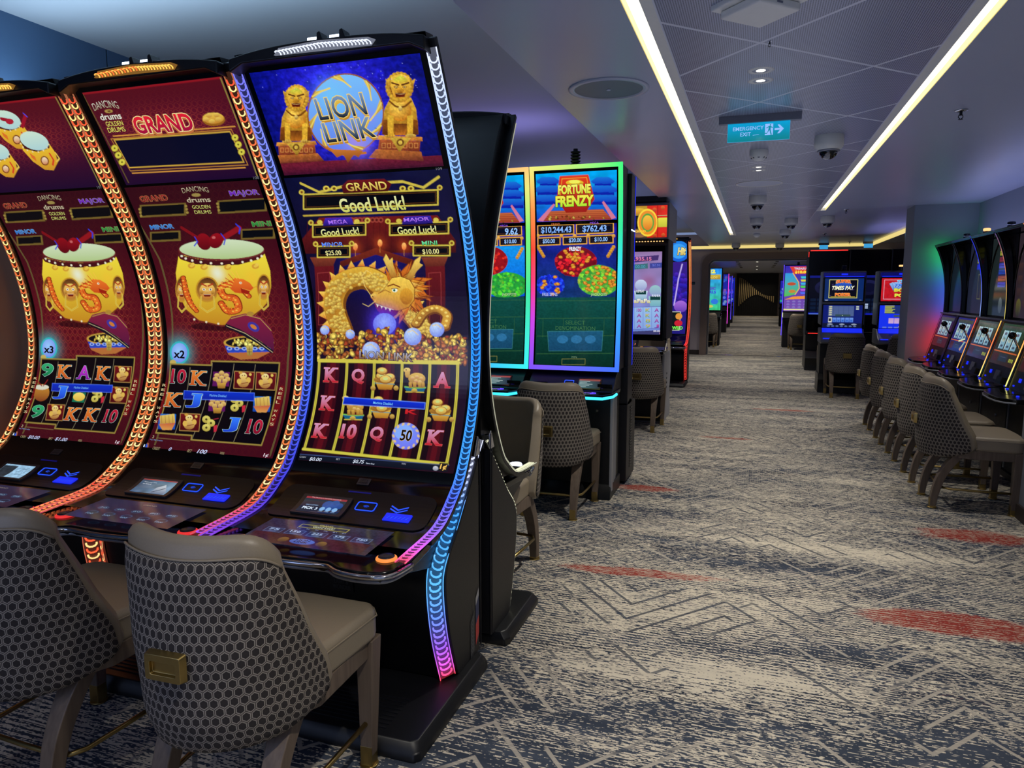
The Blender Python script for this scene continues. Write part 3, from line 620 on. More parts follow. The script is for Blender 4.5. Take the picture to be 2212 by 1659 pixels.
# ================================================ CANVAS: painted pictures, held as coloured mesh points on real screens
class Art:
    def __init__(s,x0,x1,y0,y1,res,mp=None):
        s.x0,s.x1,s.y0,s.y1,s.res=x0,x1,y0,y1,res; s.W=int(round((x1-x0)/res))+1; s.H=int(round((y1-y0)/res))+1
        s.a=np.zeros((s.H,s.W,3),np.float32); s.mp=mp or (lambda x,y:(x,y)); s.sx=(s.W-1)/(x1-x0); s.sy=(s.H-1)/(y1-y0)
        s.gy,s.gx=np.mgrid[0:s.H,0:s.W].astype(np.float32)
    def P(s,pts): 
        q=np.array([s.mp(*p) for p in pts],float); return (q-[s.x0,s.y0])*[s.sx,s.sy]
    def bb(s,q,m=1):
        x0=max(0,int(q[:,0].min()-m)); x1=min(s.W,int(q[:,0].max()+m+2)); y0=max(0,int(q[:,1].min()-m)); y1=min(s.H,int(q[:,1].max()+m+2)); return x0,x1,y0,y1
    def cov(s,q,x0,x1,y0,y1,S=2):
        xs=(np.arange((x1-x0)*S)+.5)/S+x0-.5; ys=(np.arange((y1-y0)*S)+.5)/S+y0-.5; ins=np.zeros((len(ys),len(xs)),bool)
        n=len(q); X,Y=xs[None,:],ys[:,None]
        for i in range(n):
            ax,ay=q[i]; bx,by=q[(i+1)%n]
            if ay==by: continue
            c=((ay>Y)!=(by>Y)); ins^=c&(X<(bx-ax)*(Y-ay)/(by-ay)+ax)
        return ins.reshape(y1-y0,S,x1-x0,S).mean((1,3))
    def put(s,cv,box,c1,c2=None,a=1,rad=None,hor=False):
        x0,x1,y0,y1=box; c1=np.array(c1,float)
        if c2 is None: col=c1[None,None,:]
        else:
            c2=np.array(c2,float); h,w_=y1-y0,x1-x0
            if rad is not None:
                cx,cy=rad; yy,xx=np.mgrid[0:h,0:w_]; t=np.clip(np.hypot((xx/max(1,w_-1)-cx)*2,(yy/max(1,h-1)-cy)*2)*.8,0,1)
            elif hor: t=np.broadcast_to(np.linspace(0,1,w_)[None,:],(h,w_))
            else: t=np.broadcast_to(np.linspace(0,1,h)[:,None],(h,w_))
            col=c1*(1-t[...,None])+c2*t[...,None]
        k=(cv*a)[...,None]; s.a[y0:y1,x0:x1]=s.a[y0:y1,x0:x1]*(1-k)+col*k
    def poly(s,pts,c1,c2=None,a=1,rad=None,hor=False,raw=False):
        q=np.array(pts,float) if raw else s.P(pts); b=s.bb(q)
        if b[1]<=b[0] or b[3]<=b[2]: return
        s.put(s.cov(q,*b),b,c1,c2,a,rad,hor)
    def ell(s,cx,cy,rx,ry,c1,c2=None,a=1,rad=None,rot=0,n=22,t0=0,t1=2*PI):
        pts=[]
        for k in range(n):
            t=t0+(t1-t0)*k/(n if t1-t0>6.2 else n-1); x=rx*math.cos(t); y=ry*math.sin(t); pts.append((cx+x*math.cos(rot)-y*math.sin(rot),cy+x*math.sin(rot)+y*math.cos(rot)))
        s.poly(pts,c1,c2,a,rad)
    def line(s,pts,wd,c,a=1,closed=False):
        q=s.P(pts); wd=wd*s.sx; b=s.bb(q,wd+1); x0,x1,y0,y1=b
        if x1<=x0 or y1<=y0: return
        gx,gy=s.gx[y0:y1,x0:x1],s.gy[y0:y1,x0:x1]; d=np.full(gx.shape,1e9)
        n=len(q)
        for i in range(n if closed else n-1):
            ax,ay=q[i]; bx,by=q[(i+1)%n]; L2=(bx-ax)**2+(by-ay)**2+1e-9; t=np.clip(((gx-ax)*(bx-ax)+(gy-ay)*(by-ay))/L2,0,1)
            d=np.minimum(d,np.hypot(gx-ax-t*(bx-ax),gy-ay-t*(by-ay)))
        s.put(np.clip(wd/2+.5-d,0,1)*min(1,max(.35,wd)),b,c,a=a)
    def glow(s,cx,cy,r,c,k=1,add=True):
        q=s.P([(cx,cy)])[0]; d2=((s.gx-q[0])/(r*s.sx))**2+((s.gy-q[1])/(r*s.sy))**2; g=(np.exp(-d2*2)*k)[...,None]
        c=np.array(c,float); s.a[:]=s.a*(1-np.clip(g,0,1))+c*np.clip(g,0,1)
    def noise(s,sx,sy,k,seed=0,chan=(1,1,1)):
        r=np.random.default_rng(seed); h=int(s.H*s.res/sy)+3; w_=int(s.W*s.res/sx)+3; g=r.random((h,w_)); fy=s.gy*s.res/sy; fx=s.gx*s.res/sx; iy=fy.astype(int); ix=fx.astype(int); ty=fy-iy; tx=fx-ix; ty=ty*ty*(3-2*ty); tx=tx*tx*(3-2*tx)
        v=(g[iy,ix]*(1-tx)+g[iy,ix+1]*tx)*(1-ty)+(g[iy+1,ix]*(1-tx)+g[iy+1,ix+1]*tx)*ty
        s.a*= (1+(v[...,None]-.5)*2*k*np.array(chan))
    def mesh(s,name,surf,parent,m=None,h=.0006):
        W,H_=s.W,s.H; xs=np.linspace(s.x0,s.x1,W); ys=np.linspace(s.y0,s.y1,H_)
        V=surf(xs,ys,h).astype(np.float32)     # H x W x 3
        me=bpy.data.meshes.new(name); nv=W*H_; nf=(W-1)*(H_-1)
        j,i=np.mgrid[0:H_-1,0:W-1]; a=(j*W+i).ravel(); idx=np.stack([a,a+W,a+W+1,a+1],1).astype(np.int32)
        me.vertices.add(nv); me.vertices.foreach_set('co',V.reshape(-1)); me.loops.add(nf*4); me.loops.foreach_set('vertex_index',idx.ravel()); me.polygons.add(nf); me.polygons.foreach_set('loop_start',np.arange(0,nf*4,4,dtype=np.int32))
        me.update(calc_edges=True); me.polygons.foreach_set('use_smooth',np.ones(nf,bool))
        at=me.color_attributes.new('Col','FLOAT_COLOR','POINT'); c=np.ones((nv,4),np.float32); c[:,:3]=np.clip(s.a.reshape(-1,3),0,1.2); at.data.foreach_set('color',c.ravel())
        me.materials.append(m or M_SCREEN); o=bpy.data.objects.new(name,me); COL.objects.link(o); o.parent=parent; return o
RGB=lambda r,g,b:tuple(float(v) for v in lin((r,g,b)))
# ================================================ CURVED MACHINES
KP=[(2.02,2.19),(2.067,2.111),(2.144,1.975),(2.239,1.797),(2.330,1.604),(2.393,1.379),(2.405,1.143),(2.358,.944),(2.255,.76),(2.18,.695),(2.10,.645),(2.02,.622),(1.86,.61),(1.70,.60),(1.5,.59)]
KS=cat_rom(KP,12); KS[:,0]-=2.40; KL=np.r_[0,np.cumsum(np.hypot(*np.diff(KS,axis=0).T))]
_t=np.gradient(KS,axis=0); _t/=np.hypot(_t[:,0],_t[:,1])[:,None]; KN=np.stack([_t[:,1],-_t[:,0]],1)
def kp(s_,h=0.0):
    s_=np.asarray(s_,float); y=np.interp(s_,KL,KS[:,0]); z=np.interp(s_,KL,KS[:,1]); ny=np.interp(s_,KL,KN[:,0]); nz=np.interp(s_,KL,KN[:,1]); return y+ny*h,z+nz*h
def ksurf(x,s_,h=0.0): y,z=kp(s_,h); return (float(x),float(y),float(z))
def kgrid(xs,ys,h): y,z=kp(ys,h); V=np.zeros((len(ys),len(xs),3)); V[...,0]=xs[None,:]; V[...,1]=y[:,None]; V[...,2]=z[:,None]; return V
def kmap(cx):      # photo pixel -> (x, s) on the curved front of the machine centred at cx
    def f(px,py):
        d=ray(px,py); g=(KS[:,1]-HC)-d[2]/d[1]*(KS[:,0]+2.40); i=np.where(np.sign(g[:-1])!=np.sign(g[1:]))[0]
        i=i[0] if len(i) else len(g)-2; t=g[i]/(g[i]-g[i+1]+1e-12); t=min(1,max(0,t)); Y=KS[i,0]+2.40+t*(KS[i+1,0]-KS[i,0]); return (d[0]/d[1]*Y-cx, KL[i]+t*(KL[i+1]-KL[i]))
    return f
C1,C2,C3=-1.308,-2.056,-2.804
def profpoly(s0,s1,h,n=40): 
    ss=np.linspace(s0,s1,n); y,z=kp(ss,h); return list(zip(y,z))
def coil_set(name,parent,pts,side,wid,colf,n,r=.0031,up=.004,style='hook'):
    """pts(t)->(origin vec, along vec, across vec, normal vec) ; n little bent light tubes joined as one part"""
    m=MB()
    for i in range(n):
        t=(i+.5)/n; o,al,ac,nm=pts(t); c=colf(t,i); q=[]
        for k in range(7):
            a=-.2+k/6*(PI+.2); q.append(o+ac*(wid*.40*math.cos(a)*side)+al*(step_len*.75*math.sin(a) if False else 0)+al*(.013*math.sin(a))+nm*(up+.0015*math.sin(a)))
        q.append(q[-1]-al*.006+ac*0)
        m.tube(q,r,4,c,cap=False)
    m.build(name,M_COIL,parent,kind='stuff',fix=False)
def kas_strip(root,side,colf,bandf,st=0):
    x0,x1=side*.338,side*.371
    m=MB(); ns=90; s0,s1=.075+st,2.06
    m.grid(lambda u,v:ksurf(x0+(x1-x0)*u,s0+(s1-s0)*v,.006 if 0<u<1 else .001),3,ns,lambda u,v:tuple(q*.16 for q in bandf(v,u)))
    o=m.build('side_light',M_BAND,root,smooth=True)
    m=MB(); m.tube([ksurf(x0,s0+(s1-s0)*k/60,.005) for k in range(61)],.0022,4,[bandf(k/60,0) for k in range(61)],cap=False); m.tube([ksurf(x1,s0+(s1-s0)*k/60,.005) for k in range(61)],.0022,4,[bandf(k/60,1) for k in range(61)],cap=False); m.build('edge_line',M_COIL,o,fix=False)
    def pt(t):
        s_=s0+.02+(s1-s0-.04)*t; a=Vector(ksurf(0,s_,0)); b=Vector(ksurf(0,s_+.01,0)); al=(b-a).normalized(); nm=(Vector(ksurf(0,s_,.01))-a).normalized(); return Vector(((x0+x1)/2,a.y,a.z)),al,Vector((1,0,0)),nm
    coil_set('light_coils',o,pt,side,.034,colf,96)
PEDF=cat_rom([(2.405,.865),(2.255,.703),(2.149,.590),(2.062,.508),(2.036,.421),(2.064,.246),(2.13,.06)],8); PEDF[:,0]-=2.40
def ped_strip(root,side,colf,bandf):
    L=np.r_[0,np.cumsum(np.hypot(*np.diff(PEDF,axis=0).T))]; T=L[-1]; tg=np.gradient(PEDF,axis=0); tg/=np.hypot(tg[:,0],tg[:,1])[:,None]; nn=np.stack([tg[:,1],-tg[:,0]],1)
    def at(t):
        s_=t*T; return np.interp(s_,L,PEDF[:,0]),np.interp(s_,L,PEDF[:,1]),np.interp(s_,L,tg[:,0]),np.interp(s_,L,tg[:,1]),np.interp(s_,L,nn[:,0]),np.interp(s_,L,nn[:,1])
    def fr(t):
        y,z,ty,tz,ny,nz=at(t); al=Vector((0,ty,tz)); across=Vector((side*.038,-ny*.04,-nz*.04)).normalized(); n_=Vector((side*.72,ny*.69,nz*.69)).normalized()
        return Vector((side*(.3445-.003*(1-t)),y-ny*.010+.006*(1-t)**2,z-nz*.010+.004*(1-t)**2)),al,across,n_
    m=MB(); m.grid(lambda u,v:tuple(fr(v)[0]+fr(v)[2]*(.056*(1+.25*(1-v)**2)*(u-.5))+fr(v)[3]*.0),2,60,lambda u,v:tuple(q*.22 for q in bandf(v,u)))
    o=m.build('pedestal_light',M_BAND,root,smooth=True)
    m=MB()
    for u in (-.028,.028): m.tube([fr(k/50)[0]+fr(k/50)[2]*u*(1+.25*(1-k/50)**2)+fr(k/50)[3]*.003 for k in range(51)],.0016,4,[bandf(k/50,.5) for k in range(51)],cap=False)
    m.build('edge_line',M_COIL,o,fix=False)
    coil_set('light_coils',o,lambda t:fr(.02+.96*t),side,.046,colf,37,r=.0036,up=.006)
def kascada(label,loc,rz,sch,group,ring=None,front=True,st=0.0,br=.370,bd=.64,bl=.370):
    """curved tall slot machine; sch = colour functions of its lights"""
    t=thing('slot_machine',label,'slot machine',loc,rz,group)
    # display housing
    fr=profpoly(.03+st,1.9,-.006,46); back=[(.0,.66),(.014,.80),(.022,.95),(.024,1.15),(.022,1.40),(-.01,1.62),(-.09,1.82),(-.17,1.98),(-.24,2.08)]+([(-.30,2.175)] if not st else [])
    dy=float(kp(.03+st)[0]-kp(.03)[0]); dz=float(kp(.03+st)[1]-kp(.03)[1])
    MB().prism(fr+back,0,-.340,.340).build('display_housing',M_BLACK,t,bevel=.006)
    m=MB(); sp=profpoly(.05+st,1.88,.0005,44); sb=profpoly(.05+st,1.88,-.018,44)[::-1]
    for sd in (-1,1): a,b=sorted((sd*.335,sd*.3725)); m.prism(sp+sb,0,a,b)
    m.build('side_rail',M_BLACK,t,bevel=.003)
    m=MB(); m.grid(lambda u,v:ksurf(-.345+.69*u,.03+st+(1.93-st)*v,.0),2,80); m.build('front_glass',M_GLOSS,t,smooth=True)
    # arched top cap
    top=[]
    for k in range(21):
        x=-.352+.704*k/20; top.append((x,2.178-.36*abs(x)**2.6*1.1-.004+dz))
    top=top+[(.352,2.105+dz),(.30,2.128+dz),(-.30,2.128+dz),(-.352,2.105+dz)]
    MB().prism([(x,z) for x,z in top],1,-.388+dy,-.28+dy).build('top_cap',M_BLACK,t,bevel=.006,seg=3)
    m=MB(); poly=[(-.168,2.138),(-.15,2.158),(0,2.166),(.17,2.157),(.192,2.149),(.178,2.134),(0,2.136)]
    m.prism(poly,1,-.396,-.386,tuple(q*.25 for q in sch['top'](0,0))); o=m.build('top_light',M_BAND,t)
    m=MB()
    for i in range(26):
        u=i/25; x=-.15+.32*u; z=2.148-.008*abs(u-.5)*2; c=sch['top'](u,i)
        m.tube([Vector((x+.010*math.cos(a)-.006*math.sin(a),-.399,z+.009*math.sin(a)))for a in np.linspace(-.6,2.6,6)],.0022,4,c,cap=False)
    m.build('light_coils',M_COIL,o,kind='stuff',fix=False)
    if st: o.location=(0,dy,dz)
    for x in (-.03,.05):
        MB().box(x-.022,x+.014,-.385+dy,-.35+dy,2.165+dz,2.182+dz).build('beacon',M_CAND,t,bevel=.003)
        MB().prism([(x+.014,2.155+dz),(x+.016,2.192+dz),(x+.026,2.196+dz),(x+.04,2.16+dz)],1,-.39+dy,-.345+dy).build('beacon_shield',M_BLACK,t,bevel=.003)
    for sd in (-1,1): kas_strip(t,sd,sch['coil'+('R' if sd>0 else 'L')],sch['band'+('R' if sd>0 else 'L')],st)
    # pedestal
    yf=[(float(a),float(b)) for a,b in PEDF]+[(-.24,.05)]
    MB().prism(yf+[(.0,.05),(.0,.865)],0,-.315,.315).build('pedestal',M_BLACK,t,bevel=.004)
    for sd in (-1,1):
        a,b=sorted((sd*.310,sd*.3710)); sp=[(y+.042,z) for y,z in yf if z<.80]+[(-.02,.05),(-.02,.80)]; sp[0:0]=[(-.03,.815)]
        MB().prism(sp,0,a,b).build('side_panel',M_DARK,t,bevel=.004)
        MB().tube([(sd*.369,-.012,.86),(sd*.369,-.006,.80),(sd*.369,-.004,.5),(sd*.369,-.004,.06)],.003,6).build('panel_edge',M_DARK,t)
        ped_strip(t,sd,sch['pcoil'],sch['pband'])
        m=MB().prism([(-.055,.80),(-.02,.875),(-.002,.86),(-.002,.80)],0,a,b); m.build('shoulder_cap',M_CHROME,t,bevel=.006)
    # deck tray
    def tray(z0,z1,grow):
        g=grow; p=[0,0,(-.361-g,-.55),(-.348-g,-.625-g),(-.32,-.655-g),(-.25,-.668-g),(-.19,-.665-g),(-.15,-.640-g),(-.03,-.650-g),(.08,-.645-g),(.13,-.642-g),(.18,-.670-g),(.25,-.68-g),(.32,-.668-g),(.348+g,-.635-g),(.361+g,-.55),0,0]
        p=[(-.33,-.27),(-.34,-.36)]+p[2:-2]+[(.34,-.36),(.33,-.27)]; return p
    MB().prism(tray(0,0,0),2,.562,.596).build('deck',M_GLOSS,t,bevel=.008,seg=3)
    pts=[(x,y,.582) for x,y in tray(0,0,.001)[2:-2]]; sm=cat_rom(pts,4); MB().tube([Vector(p) for p in sm],.0085,8).build('deck_trim',M_CHROME,t,smooth=True)
    sm2=[Vector((p[0]*.985,p[1]*.99,.566)) for p in sm]; MB().tube(sm2,.007,6).build('deck_trim_lower',M_SILV,t,smooth=True)
    # deck underside and knee panel
    MB().prism([(-.20,.45),(-.60,.56),(-.60,.565),(-.15,.565)],0,-.33,.33).build('deck_underside',M_BLACK,t,bevel=.004)
    # base plate
    b=[(-bl,-bd+.02),(-bl+.015,-bd),(br-.018,-bd),(br,-bd+.02),(br,-.06),(br-.018,-.035),(-bl+.015,-.035),(-bl,-.06)]
    m=MB(); lo=b; hi=[(x-.02*(1 if x>0 else -1),y+(.02 if y<-.3 else -.012)) for x,y in b]; n=8
    m.add([(x,y,.0) for x,y in lo]+[(x,y,.028) for x,y in lo]+[(x,y,.055) for x,y in hi],[(k*n+i,k*n+(i+1)%n,(k+1)*n+(i+1)%n,(k+1)*n+i) for k in (0,1) for i in range(n)]+[tuple(range(n-1,-1,-1)),tuple(range(2*n,3*n))]); m.build('base_plate',M_PED,t,bevel=.005)
    for k in range(9 if bd>.6 else 0): MB().box(-.28,.28,-.585+k*.02,-.581+k*.02,.0545,.0585).build('base_rib',M_DARK,t)
    if not front: return t
    # button, reader, bill slot
    for x in (-.265,.285):
        o=MB().lathe([(.0005,.592),(.030,.592),(.033,.597),(.032,.601),(.028,.604),(.025,.6045)],c=(x,-.565,0),n=26).build('spin_button',ring,t,smooth=True)
        MB().lathe([(.0262,.603),(.0245,.607),(.016,.609),(.001,.610)],c=(x,-.565,0),n=22).build('button_cap',M_BTN,o,smooth=True)
    z=.004
    def quad(m,x0,x1,s0,s1,h,sk=.012): 
        pts=[ksurf(x0+sk,s0,h),ksurf(x1+sk,s0,h),ksurf(x1,s1,h),ksurf(x0,s1,h)]; return m.add(pts,[(0,1,2,3)])
    def slab(x0,x1,s0,s1,h0,h1,mt,name,par,bev=0,r=.006):
        n=14; vs=[]; xc=(x0+x1)/2; hw=(x1-x0)/2; ss=[s0+(s1-s0)*(.5-.5*math.cos(PI*k/n)) for k in range(n+1)]
        def hx(s_):
            q=min(s_-s0,s1-s_); return hw if q>=r else hw-r+math.sqrt(max(0,r*r-(r-q)**2))
        for s_ in ss: a=hx(s_); vs+=[ksurf(xc-a,s_,h0),ksurf(xc-a,s_,h1),ksurf(xc+a,s_,h1),ksurf(xc+a,s_,h0)]
        fs=[(k*4+q,k*4+q+1,k*4+4+q+1,k*4+4+q) for k in range(n) for q in range(3)]+[(0,1,2,3),(n*4+3,n*4+2,n*4+1,n*4)]
        m=MB(); m.add(vs,fs); return m.build(name,mt,par)
    slab(-.30,.31,1.66,1.835,-.001,.004,M_BLACK,'control_panel',t,r=.04)
    disp=slab(-.205,-.005,1.705,1.812,.003,.011,M_PLATE,'player_display',t,r=.004)
    pl=rrect(.02,.094,1.712,1.752,.008,4); MB().tube([Vector(ksurf(x,s,.006)) for x,s in pl+[pl[0]]],.0022,5).build('card_reader_light',M_BLUE2,t)
    m=MB()
    for rr in (.006,.010,.014): m.tube([Vector(ksurf(.057+rr*math.sin(a),1.740-rr*math.cos(a),.006)) for a in np.linspace(-.9,.9,7)],.0007,4)
    m.build('contactless_mark',M_BLUE2,t)
    for k,(sa) in enumerate((1.713,1.726)):
        m=MB(); pts=[(.150,sa),(.182,sa+.016),(.216,sa),(.216,sa+.006),(.182,sa+.0235),(.150,sa+.006)]; m.add([ksurf(x,s,.006) for x,s in pts],[(0,1,4,5),(1,2,3,4)]); m.build('arrow_light',M_BLUE2,t)
    slab(.148,.246,1.752,1.792,.003,.008,M_BLUE,'bill_slot',t,r=.003)
    m=MB()
    for k in range(6): m.add([ksurf(.16+k*.014,1.782,.0095),ksurf(.164+k*.014,1.782,.0095),ksurf(.170+k*.014,1.768,.0095),ksurf(.167+k*.014,1.768,.0095)],[(0,1,2,3)])
    m.build('bill_slot_glint',M_BLUE2,t)
    slab(-.044,.048,1.667,1.673,.003,.0045,M_DBLUE,'ticket_slot',t,r=.002)
    p1=slab(-.030,.019,1.604,1.634,.0,.003,M_PLATE,'maker_plate',t,r=.001)
    m=MB(); text(m,'LIGHT &',ksurf,-.006,1.613,.030,.009,(20,20,24),off=.01,lay=.0036); text(m,'WONDER',ksurf,-.006,1.625,.038,.009,(20,20,24),off=.01,lay=.0036); m.build('plate_lettering',M_INK,p1,fix=False)
    MB().lathe([(.001,.600),(.010,.600),(.010,.597)],c=(.303,-.47,0),n=16).build('lock_disc',M_PLATE,t)
    # lower maker plate on the pedestal
    def pf(x,z,h=0): y=float(np.interp(z,PEDF[::-1,1],PEDF[::-1,0])); return (x,y-.003-h,z)
    q=MB(); pl=[(-.055,.425),(.04,.425),(.045,.37),(-.048,.37)]; q.add([pf(x,z,.004) for x,z in pl]+[pf(x,z,0) for x,z in pl],[(0,1,2,3),(0,4,5,1),(1,5,6,2),(2,6,7,3),(3,7,4,0)]); p2=q.build('maker_plate',M_DARK,t,bevel=.001)
    m=MB(); text(m,'LIGHT &',lambda x,y,h:pf(x,y,h+.004),0,.408,.055,.015,(70,70,76),off=.01,vsgn=-1); text(m,'WONDER',lambda x,y,h:pf(x,y,h+.004),0,.388,.07,.015,(70,70,76),off=.01,vsgn=-1); m.build('plate_lettering',M_INK,p2,fix=False)
    return t
def rscheme(stops,stops2=None,dim=.35,alt=None):
    f=ramp(stops); 
    def coil(t,i): 
        c=f(t)
        if alt is not None and i%2: g=ramp(alt); return g(t)
        return c
    def band_(t,u): return f(t)
    return coil,band_
blueR,blueRb=rscheme([(0,(215,222,255)),(.12,(160,190,255)),(.25,(80,160,255)),(.45,(25,130,255)),(.72,(60,150,255)),(.80,(70,100,250)),(.88,(140,100,250)),(.95,(215,90,225)),(1,(250,80,110))])
blueL,blueLb=rscheme([(0,(110,110,225)),(.3,(120,150,235)),(.5,(70,110,240)),(.8,(60,55,200)),(1,(120,60,200))])
warm,warmb=rscheme([(0,(250,80,50)),(.2,(255,130,70)),(.8,(255,120,60)),(.86,(235,70,60)),(1,(170,70,190))],alt=[(0,(255,220,140)),(.8,(255,235,170)),(.86,(235,80,70)),(1,(150,70,220))])
warm2,warm2b=rscheme([(0,(250,80,50)),(.2,(250,100,50)),(.8,(255,120,60)),(.86,(235,70,50)),(1,(255,130,70))],alt=[(0,(255,220,130)),(.8,(255,230,160)),(.86,(255,110,70)),(1,(255,150,80))])
_wb=ramp([(0,(150,90,60)),(.8,(160,100,60)),(1,(190,70,90))]); warmB=lambda t,u:_wb(t)
topb=lambda u,i: RGB(220,228,255); topw=lambda u,i: (RGB(255,200,90) if u>.55 else RGB(255,110,50)) if i%2 else RGB(255,180,80)
pb,pbb=rscheme([(0,(225,230,255)),(.14,(190,200,255)),(.3,(60,150,250)),(.6,(90,180,255)),(.72,(100,140,255)),(.85,(150,90,240)),(.95,(230,90,220)),(1,(255,70,70))])
pw,pwb=rscheme([(0,(250,80,50)),(1,(250,90,50))],alt=[(0,(255,220,150)),(1,(255,200,120))])
SB=dict(top=topb,coilR=blueR,bandR=blueRb,coilL=blueL,bandL=blueLb,pcoil=pb,pband=pbb)
SW=dict(top=topw,coilR=warm,bandR=warmB,coilL=warm2,bandL=warmB,pcoil=pw,pband=lambda t,u:RGB(170,80,60))
SW2=dict(SW,coilR=warm2)
cr=lambda t,i:RGB(225,225,190); SCc=dict(top=topb,coilR=cr,bandR=lambda t,u:RGB(150,150,130),coilL=cr,bandL=lambda t,u:RGB(150,150,130),pcoil=cr,pband=lambda t,u:RGB(60,60,55))
GK='tall curved slot machines in the front bank'
K1=kascada('tall curved slot machine with a blue globe between two gold lion statues',(C1,2.40,0),0,SB,GK,M_ORANGE,br=.418)
K2=kascada('middle curved slot machine with red screens, GRAND title above a dark panel',(C2,2.40,0),0,SW,GK,M_REDR)
K3=kascada('leftmost curved slot machine with three golden drums on its upper screen',(C3,2.40,0),0,SW2,GK,M_REDR)
KR=kascada('dark curved slot machine seen from behind, back to back with the blue one',(-1.30,2.48,0),PI,SCc,'slot machines on the far side of the curved bank',M_CAND,front=False,st=.075,bd=.47,bl=.43)
MB().lathe([(.0005,.594),(.027,.594),(.030,.600),(.030,.606),(.026,.612),(.001,.614)],c=(-.285,-.565,0),n=26).build('spin_button',M_CAND,KR,smooth=True)
KQ=kascada('far curved slot machine with a blue disc and orange to red edge lights',(-1.295,11.15,0),0,dict(SW,coilR=lambda t,i:ramp([(0,(255,190,110)),(.5,(250,120,60)),(.8,(250,60,50)),(1,(230,40,50))])(t),bandR=lambda t,u:RGB(190,60,40),pcoil=lambda t,i:RGB(235,60,50),pband=lambda t,u:RGB(120,20,20)),'tall curved machines',M_REDR,front=False)
# stickers on the side of the blue machine
st=MB(); X=.3725
def side(y,z,h=0): return (X+h,y,z)
st.add([side(-.115,.20),side(-.075,.23),side(-.075,.07),side(-.115,.035)],[(0,1,2,3)],lin((40,42,48))); st.add([side(-.062,.27),side(-.03,.30),side(-.03,.27),side(-.062,.24)],[(0,1,2,3)],lin((170,170,175))); st.add([side(-.062,.24),side(-.03,.27),side(-.03,.195),side(-.062,.165)],[(0,1,2,3)],lin((30,45,90))); st.add([side(-.062,.165),side(-.03,.195),side(-.03,.12),side(-.062,.085)],[(0,1,2,3)],lin((190,60,60)))
for k in range(9):
    z=.19-k*.015; st.add([side(-.11,z,.0004),side(-.08,z+.022,.0004),side(-.08,z+.018,.0004),side(-.11,z-.004,.0004)],[(0,1,2,3)],lin((110,112,118)))
st.build('approval_sticker',M_INK,K1)
# ================================================ PICTURES ON THE CURVED MACHINES
GOLD=RGB(214,170,60); GOLDL=RGB(240,220,110); GOLDD=RGB(120,70,20); WHT=RGB(225,235,255)
def coins(A,pts_fn,n,r0,r1,seed,cols=((210,160,60),(235,200,90),(170,95,40),(150,60,30))):
    r=np.random.default_rng(seed)
    for k in range(n):
        x,y=pts_fn(r); q=r.uniform(r0,r1); c=cols[int(r.integers(len(cols)))]; e=r.uniform(.35,.9); a=r.uniform(0,3)
        A.ell(x,y,q*1.12,q*1.12*e,RGB(70,30,12),rot=a,n=12); A.ell(x,y,q,q*e,RGB(*c),RGB(*(int(v*.55) for v in c)),rot=a,n=12,rad=(.35,.3)); 
        if q>4: A.ell(x,y,q*.5,q*.5*e,RGB(*(min(255,int(v*1.15)) for v in c)),rot=a,n=10)
def frame(A,x0,y0,x1,y1,dy,col=RGB(205,185,70),inner=RGB(4,5,14),w=3.2,curl=True):
    """gold bordered box; dy: vertical change of the row from left to right"""
    A.poly([(x0,y0),(x1,y0+dy),(x1,y1+dy),(x0,y1)],inner); A.line([(x0,y0),(x1,y0+dy),(x1,y1+dy),(x0,y1)],w*.0017,col,closed=True); A.line([(x0+5,y0+5),(x1-5,y0+dy+5),(x1-5,y1+dy-5),(x0+5,y1-5)],.0016,GOLDD,closed=True)
    if curl:
        for x,y,s in ((x0,y0,-1),(x1,y0+dy,1)): A.ell(x+s*4,y-5,6,6,col,n=12); A.ell(x+s*4,y-5,3,3,GOLDD,n=8)
